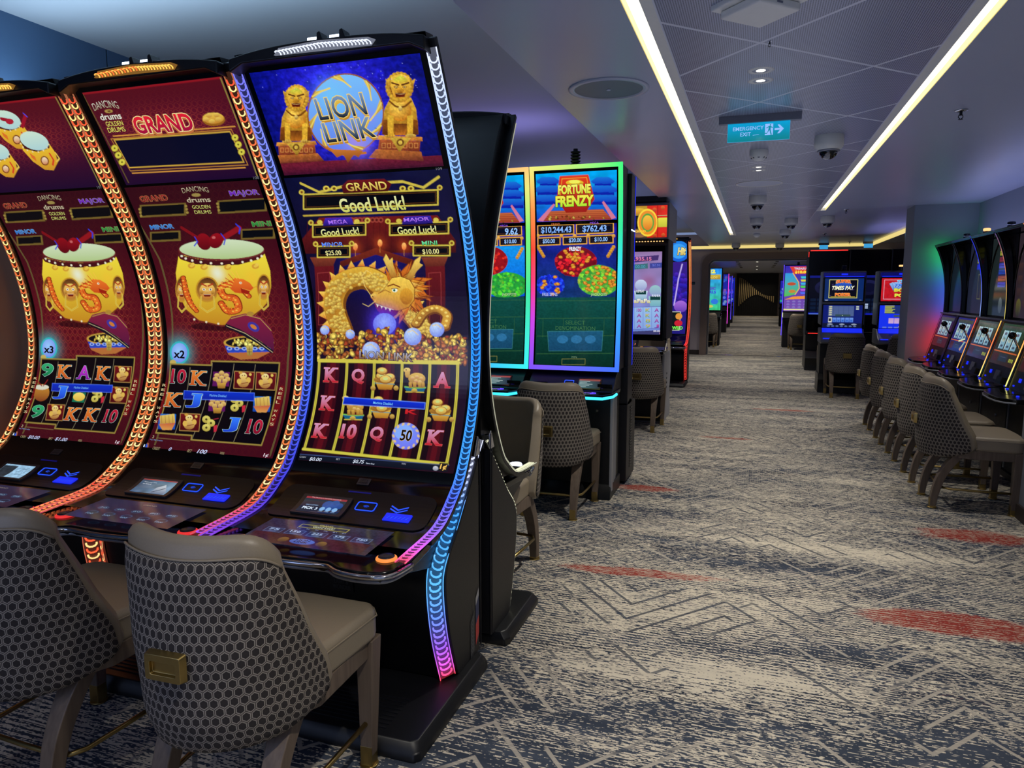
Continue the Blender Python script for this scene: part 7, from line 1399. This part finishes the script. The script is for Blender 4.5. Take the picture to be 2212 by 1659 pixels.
# ---- right-hand row of lever machines
def lever(Yc,label,k):
    t=thing('slot_machine',label,'slot machine',(1.95,Yc,0),-PI/2,'black lever slot machines in the right-hand row'); W=.342
    fin=cat_rom([(-.10,1.895),(-.055,1.80),(-.01,1.66),(.02,1.50),(.033,1.33),(.033,1.16)],5)
    for sd in (-1,1):
        a,b=sorted((sd*W,sd*(W-.028))); MB().prism([(float(y),float(z)) for y,z in fin]+[(.10,1.16),(.10,1.895)],0,a,b).build('side_fin',M_GLOSS,t,bevel=.004)
        col=ramp([[(0,(40,225,120)),(.45,(70,110,255)),(1,(110,120,255))],[(0,(40,50,220)),(.5,(40,60,255)),(1,(160,190,255))],[(0,(60,70,160)),(.5,(235,140,90)),(1,(230,220,110))],[(0,(230,150,100)),(1,(235,210,110))],[(0,(235,150,90)),(1,(235,210,110))]][k])
        m=MB(); P=[Vector((sd*(W-.002),float(y)-.003,float(z))) for y,z in fin]; m.tube(P,.004,5,[col(i/(len(P)-1)) for i in range(len(P))]); m.build('fin_light',M_BAND if (sd>0 and k in (1,2,3)) else M_GLOSS,t,fix=False)
        c2=ramp([[(0,(255,50,50)),(1,(255,40,40))],[(0,(240,60,60)),(1,(250,190,90))],[(0,(250,200,90)),(.4,(255,120,70)),(1,(255,235,130))],[(0,(250,120,70)),(.5,(255,190,90)),(1,(240,245,140))],[(0,(255,200,90)),(1,(240,245,140))]][k])
        m=MB(); m.grid(lambda u,v:(sd*(W-.030+.028*u),-.108+.13*v-.010,.675+.48*v),1,10,lambda u,v:c2(1-v)); m.build('panel_light',M_COIL if (sd>0 and k>0) else M_GLOSS,t,fix=False)
        if k==0 and sd<0:
            q=MB()
            P=[(float(y)+.045,float(z)) for y,z in fin]; q.tube([Vector((-W-.012,y,z)) for y,z in P],.009,5,[ramp([(0,(40,235,120)),(.35,(40,235,130)),(.6,(70,120,255)),(1,(90,110,255))])(i/(len(P)-1)) for i in range(len(P))]); q.tube([Vector((-W-.012,-.06+.12*v,.70+.45*v)) for v in np.linspace(1,0,8)],.009,5,[ramp([(0,(110,90,235)),(.3,(255,50,60)),(1,(255,40,50))])(v) for v in np.linspace(0,1,8)]); q.build('side_glow_strip',M_HALO,t,fix=False)
    MB().box(-W,W,.075,.30,.62,1.90).build('tower_back',M_BLACK,t,bevel=.004)
    MB().prism([(-.10,1.868),(-.105,1.897),(.3,1.897),(.3,1.868)],0,-W,W).build('visor',M_GLOSS,t,bevel=.004); MB().box(-W,W,-.103,-.098,1.883,1.888).build('visor_edge',M_SILV,t)
    MB().prism([(-.11,.66),(.02,1.15),(.1,1.15),(.1,.66)],0,-W+.004,W-.004).build('lower_panel',M_BLACK,t,bevel=.004); MB().box(-W,W,.0,.05,1.15,1.162).build('ledge',M_SILV,t)
    # deck with a rounded lip
    pl=[(-.33,-.02),(-.335,-.18)]+[(-.335+.335*(1-math.cos(a)),-.18-.17*math.sin(a)) for a in np.linspace(.2,PI-.2,11)]+[(.335,-.18),(.33,-.02)]
    pl=[(-.33,-.02),(-.335,-.17),(-.29,-.25),(-.20,-.305),(-.08,-.335),(.08,-.345),(.22,-.34),(.30,-.31),(.335,-.25),(.33,-.02)]
    MB().prism(pl,2,.632,.668).build('deck',M_GLOSS,t,bevel=.008,seg=3); MB().tube([Vector((x*1.004,y*1.01,.640)) for x,y in pl[1:-1]],.006,6).build('deck_trim',M_SILV,t)
    MB().box(-.10,.06,-.24,-.12,.668,.670).build('deck_screen',M_GLASS,t)
    for x,y in ((-.25,-.14),(.18,-.20),(.26,-.10)): MB().lathe([(.001,.677),(.009,.676),(.011,.668)],c=(x,y,0),n=14).build('deck_button',M_BLUE,t,smooth=True)
    pn=lambda x,v,h=0:(x,-.11+.13*v-.966*h,.66+.49*v+.256*h)
    def pq(x0,x1,v0,v1,mt,name,h=.004):
        m=MB(); m.add([pn(x0,v0,h),pn(x1,v0,h),pn(x1,v1,h),pn(x0,v1,h),pn(x0,v0,0),pn(x1,v0,0),pn(x1,v1,0),pn(x0,v1,0)],[(0,1,2,3),(0,4,5,1),(1,5,6,2),(2,6,7,3),(3,7,4,0)]); return m.build(name,mt,t,bevel=.001)
    pq(-.18,-.14,.14,.20,M_BLUE,'button',.006); pq(-.03,.07,.07,.22,M_GREY,'bill_validator',.008); pq(-.26,-.235,.06,.085,M_BLUE,'button',.006); pq(.12,.24,.04,.14,M_BLACK,'coin_scoop',.03)
    B=Art(-.28,.28,-.96,-.30,.0055); B.mp=lambda x,v:(x,-v)
    pal=[((16,20,70),(60,16,24)),((16,24,110),(14,24,80)),((20,50,40),(40,24,50)),((24,60,40),(50,24,20)),((24,60,40),(50,24,20))][k]
    gg=(B.gy/B.H)[...,None]; B.a[:]=np.array(RGB(*pal[0]))*(1-gg)+np.array(RGB(*pal[1]))*gg; B.poly([(-.26,.93),(.26,.93),(.26,.86),(-.26,.86)],RGB(70,60,60),RGB(30,70,60)); B.noise(.02,.03,.3,k)
    for i in range(3):
        x=-.14+i*.14; B.poly([(x-.055,.85),(x+.055,.85),(x+.055,.55),(x-.055,.55)],RGB(150,190,200),RGB(110,150,170)); B.line([(x-.055,.85),(x-.055,.55)],.008,RGB(235,245,250)); B.ell(x,.70,.04,.035,RGB(70,110,110),RGB(190,205,190),n=14); B.ell(x,.60,.03,.02,RGB(60,70,90),n=10); B.ell(x,.80,.03,.025,RGB(90,90,110),n=10); B.line([(x-.03,.76),(x+.03,.66)],.006,RGB(120,60,60))
    B.poly([(-.27,.50),(.27,.50),(.27,.52),(-.27,.52)],RGB(190,90,40)); B.poly([(-.1,.48),(.1,.48),(.1,.36),(-.1,.36)],RGB(34,40,56)); B.line([(-.06,.43),(.06,.43)],.006,RGB(70,80,110)); B.poly([(-.25,.48),(-.13,.48),(-.13,.34),(-.25,.34)],RGB(60,20,20))
    if k==1: B.poly([(.0,.52),(.20,.58),(.21,.56),(.02,.49)],RGB(210,215,160)); B.poly([(.12,.36),(.2,.52),(.24,.52),(.17,.33)],RGB(90,190,190),RGB(200,120,60))
    if k>=2: 
        for i in range(3): B.ell(.16+i*.035,.40,.014,.03,RGB(170,180,60),n=10); B.ell(.16+i*.035,.40,.006,.015,RGB(40,30,10),n=8)
    gr=lambda xs,ys,h:np.array([[pn(x,-v,h) for x in xs] for v in ys]); B.mesh('reel_window',gr,t,h=.005)
    # upper glass: pay tables and colourful reflections painted into its glowing picture
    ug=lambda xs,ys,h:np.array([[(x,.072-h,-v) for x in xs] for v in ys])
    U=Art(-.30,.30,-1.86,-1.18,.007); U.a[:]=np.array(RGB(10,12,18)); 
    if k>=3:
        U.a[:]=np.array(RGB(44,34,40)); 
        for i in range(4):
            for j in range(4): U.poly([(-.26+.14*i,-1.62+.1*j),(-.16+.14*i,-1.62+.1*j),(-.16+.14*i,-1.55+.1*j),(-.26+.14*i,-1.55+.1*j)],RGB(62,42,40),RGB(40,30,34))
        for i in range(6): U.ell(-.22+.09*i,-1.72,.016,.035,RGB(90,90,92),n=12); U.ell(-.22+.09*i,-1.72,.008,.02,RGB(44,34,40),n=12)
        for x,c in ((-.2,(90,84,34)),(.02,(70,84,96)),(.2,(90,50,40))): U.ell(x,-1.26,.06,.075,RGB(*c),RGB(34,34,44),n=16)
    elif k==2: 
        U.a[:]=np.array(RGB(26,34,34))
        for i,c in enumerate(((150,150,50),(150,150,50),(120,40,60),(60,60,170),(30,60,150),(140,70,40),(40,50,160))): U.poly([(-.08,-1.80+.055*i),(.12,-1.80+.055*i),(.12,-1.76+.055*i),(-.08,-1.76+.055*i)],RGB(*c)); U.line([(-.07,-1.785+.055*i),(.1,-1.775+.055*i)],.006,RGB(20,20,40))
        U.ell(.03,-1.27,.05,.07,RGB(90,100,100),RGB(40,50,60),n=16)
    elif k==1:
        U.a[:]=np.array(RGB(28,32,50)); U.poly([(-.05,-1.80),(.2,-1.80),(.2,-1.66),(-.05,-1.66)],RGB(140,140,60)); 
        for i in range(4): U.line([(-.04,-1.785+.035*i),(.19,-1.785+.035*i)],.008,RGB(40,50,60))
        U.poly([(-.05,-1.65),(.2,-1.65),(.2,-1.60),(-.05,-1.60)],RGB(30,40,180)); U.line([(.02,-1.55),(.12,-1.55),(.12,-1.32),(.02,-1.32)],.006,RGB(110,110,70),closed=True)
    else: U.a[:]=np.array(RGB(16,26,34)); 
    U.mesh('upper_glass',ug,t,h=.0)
    ap=[(-.31,1.17)]+[(-.31+.02*j,1.17+.0*j) for j in ()]
    # pointed arch surround on the glass
    for sd in (-1,1):
        pts=cat_rom([(sd*.31,1.17),(sd*.305,1.4),(sd*.27,1.58),(sd*.18,1.74),(sd*.06,1.85)],6); MB().tube([Vector((float(x),.064,float(z))) for x,z in pts],.007,6).build('arch_trim',M_GLOSS,t)
    # lever on the right
    m=MB(); m.tube([(.295,-.02,.93),(.298,-.06,.99),(.30,-.085,1.045)],.008,8); m.build('lever_rod',M_CHROME,t,smooth=True); MB().lathe([(.001,.028),(.016,.024),(.027,.010),(.028,-.004),(.02,-.02),(.001,-.027)],n=18).build('lever_knob',M_BLACK2,t,smooth=True,loc=(.30,-.095,1.06)); MB().lathe([(.02,-.02),(.02,.02)],n=14,axis=0,c=(.30,-.01,.92)).build('lever_hub',M_SILV,t)
    MB().prism([(-.10,.02),(-.10,.632),(.3,.632),(.3,.02)],0,-W+.012,W-.012).build('lower_cabinet',M_BLACK,t,bevel=.006); MB().box(-W+.03,-W+.04,-.108,-.1,.06,.6).build('door_seam',M_SILV,t); MB().lathe([(.012,-.110),(.012,-.1)],c=(.1,0,.42),axis=1,n=12).build('lock',M_SILV,t)
    MB().box(-W,W,-.12,.3,0,.05).build('base',M_BLACK,t,bevel=.004)
    candle(t,-.02,.12,1.897,[None,M_AMB,None,M_AMB,M_AMB][k],3,.085,.03)
for k,(yy,l) in enumerate(((8.72,'lever slot machine next to the pale pier, throwing green blue red light on it'),(8.03,'lever slot machine second from the pale pier, with a blue fin'),(7.33,'lever slot machine third from the pale pier, colourful reflections painted in its glass'),(6.635,'lever slot machine fourth from the pale pier, at the right edge'),(5.94,'lever slot machine nearest the camera, only its deck corner in view'))): lever(yy,l,k)
# ---- machines beyond the doorway
def hall(x,y,rz,label,pic,side_c,wd=.32,zt=1.98):
    t=thing('slot_machine',label,'slot machine',(x,y,0),rz,'slot machines in the hall beyond the doorway')
    MB().box(-wd,wd,.0,.28,.86,zt).build('display_housing',M_BLACK,t,bevel=.01); MB().box(-wd,wd,-.22,.2,.66,.74).build('deck',M_GLOSS,t,bevel=.02); MB().prism([(-.05,.0),(-.05,.66),(.45,.66),(.45,.0)],0,-wd+.02,wd-.02).build('lower_cabinet',M_DARK,t,bevel=.01)
    MB().prism([(.0,.74),(-.08,.74),(.0,.86),(.1,.86)],0,-wd+.02,wd-.02).build('console',M_DARK,t); MB().box(-.02,.12,-.06,-.05,.77,.80).build('reader_light',M_CYAN,t)
    if side_c is not None:
        for sd in (-1,1): MB().box(sd*(wd+.006)-.008,sd*(wd+.006)+.008,-.01,.01,.3,zt).build('edge_light',side_c,t)
    candle(t,0,.1,zt,None,2,.06,.03)
    g,sf=psurf(0); A=Art(-wd+.02,wd-.02,-zt+.02,-.90,.010); m=MB(); pic(A,m,lambda b,x,z,w_,h,c,**k:text(m,b,sf,x,-z,w_,h,c,lay=.006,**k)); A.mesh('screen',g,t,h=.003)
    if m.v: m.build('screen_lettering',M_PRINT,t,fix=False,kind='stuff')
def picA(A,m,T_):
    gg=(A.gy/A.H)[...,None]; A.a[:]=np.array(RGB(40,140,240))*(1-gg)+np.array(RGB(60,200,120))*gg; A.noise(.05,.08,.3,2); A.poly([(-.28,-1.80),(.28,-1.80),(.28,-1.68),(-.28,-1.68)],RGB(210,190,70),RGB(160,120,50)); A.ell(-.1,-1.08,.1,.07,RGB(110,90,190)); A.ell(.15,-1.12,.09,.07,RGB(50,120,220)); A.ell(0,-1.0,.12,.04,RGB(200,200,90)); T_('5.42',-.02,1.88,.34,.1,(245,240,90),off=.06); T_('MAGIC',.0,1.45,.34,.07,(90,60,200),off=.04); T_('PEARLS',.0,1.36,.36,.07,(60,60,220),off=.04); T_('EMERALDS',.0,1.73,.4,.05,(250,230,120))
def picB(A,m,T_):
    gg=(A.gy/A.H)[...,None]; A.a[:]=np.array(RGB(50,40,170))*(1-gg)+np.array(RGB(120,80,170))*gg; A.poly([(-.2,-1.98),(.3,-1.98),(.3,-1.80),(-.1,-1.80)],RGB(220,60,50)); A.poly([(-.3,-1.82),(-.12,-1.82),(.02,-1.6),(.04,-1.45),(-.05,-1.3),(-.3,-1.25)],RGB(50,150,230),RGB(90,190,60)); A.ell(-.14,-1.56,.10,.04,RGB(190,80,50)); A.ell(-.12,-1.38,.08,.04,RGB(200,130,60)); A.line([(-.12,-1.82),(.02,-1.6),(.04,-1.45),(-.05,-1.3)],.02,RGB(240,180,90))
    for i,c in enumerate(((60,200,210),(220,210,70),(60,180,230),(80,210,80),(190,90,220),(80,110,240))): A.poly([(.06,-1.74+.075*i),(.3,-1.74+.075*i),(.3,-1.69+.075*i),(.08,-1.69+.075*i)],RGB(*c))
    A.poly([(-.1,-1.25),(.3,-1.28),(.3,-1.2),(-.28,-1.18)],RGB(240,150,60)); 
    for i in range(4):
        for j in range(3): A.ell(-.2+.13*i,-1.13+.07*j,.04,.026,RGB(170,120,200),RGB(60,100,180),n=10)
    A.poly([(-.3,-.95),(.3,-.95),(.3,-.92),(-.3,-.92)],RGB(240,240,150)); T_('TREASURE',.08,1.93,.36,.05,(200,220,255),off=.03); T_('$10,000',.1,1.84,.36,.08,(250,220,70),off=.06)
def picC(A,m,T_):
    A.a[:]=np.array(RGB(30,40,160)); r=np.random.default_rng(5)
    for k in range(40): A.ell(r.uniform(-.28,.28),-r.uniform(.95,1.9),.05,.05,RGB(int(r.integers(30,120)),int(r.integers(40,160)),int(r.integers(120,240))),n=8)
hall(-1.14,19.0,0,'pale blue and green machine just beyond the doorway on the left',picA,None,zt=1.97); hall(.96,18.9,0,'treasure themed machine beyond the doorway on the right, violet edge light',picB,M_PURP,zt=2.02)
hall(-1.24,21.8,0,'second machine beyond the doorway on the left, purple picture',picC,None,zt=1.9); hall(-1.20,25.0,0,'machine further down the hall on the left, pink edge lights',picC,M_MAG,zt=1.95); hall(-1.20,28.6,0,'machine further down the hall on the left, violet edge lights',picC,M_PURP,zt=1.95); hall(-1.22,32.5,0,'farthest machine on the left of the hall, blue edge lights',picC,M_BLUE,zt=1.95)
hall(1.20,25.5,0,'machine further down the hall on the right, yellow edge lights',picC,M_YEL,zt=1.8); hall(1.15,22.0,0,'dark machine behind the treasure themed one on the right',picC,None,zt=1.85); hall(1.2,30.0,0,'farthest machine on the right of the hall',picC,None,zt=1.8)
# slotted ceiling lines in the far hall
for sd,l in ((-1,'left row of black ceiling slots in the hall beyond the doorway'),(1,'right row of black ceiling slots in the hall beyond the doorway')):
    t=thing('ceiling_slot_row',l,'ceiling',(sd*.62,0,H)); t['kind']='structure'
    for k in range(7): MB().box(-.05,.05,19+2.0*k,19.9+2.0*k,-.012,-.001).build('slot',M_BLACK,t)
for k in range(4): 
    t=thing('downlight',['nearest','second','third','farthest'][k]+' small downlight in the hall beyond the doorway','light',(0,21+4.5*k,H),0,'hall downlights'); MB().lathe([(.06,0),(.06,-.004),(.04,-.005)],n=16).build('trim_ring',M_WHITE,t); MB().lathe([(.038,-.005),(.001,-.007)],n=14).build('lens',M_LAMP,t)
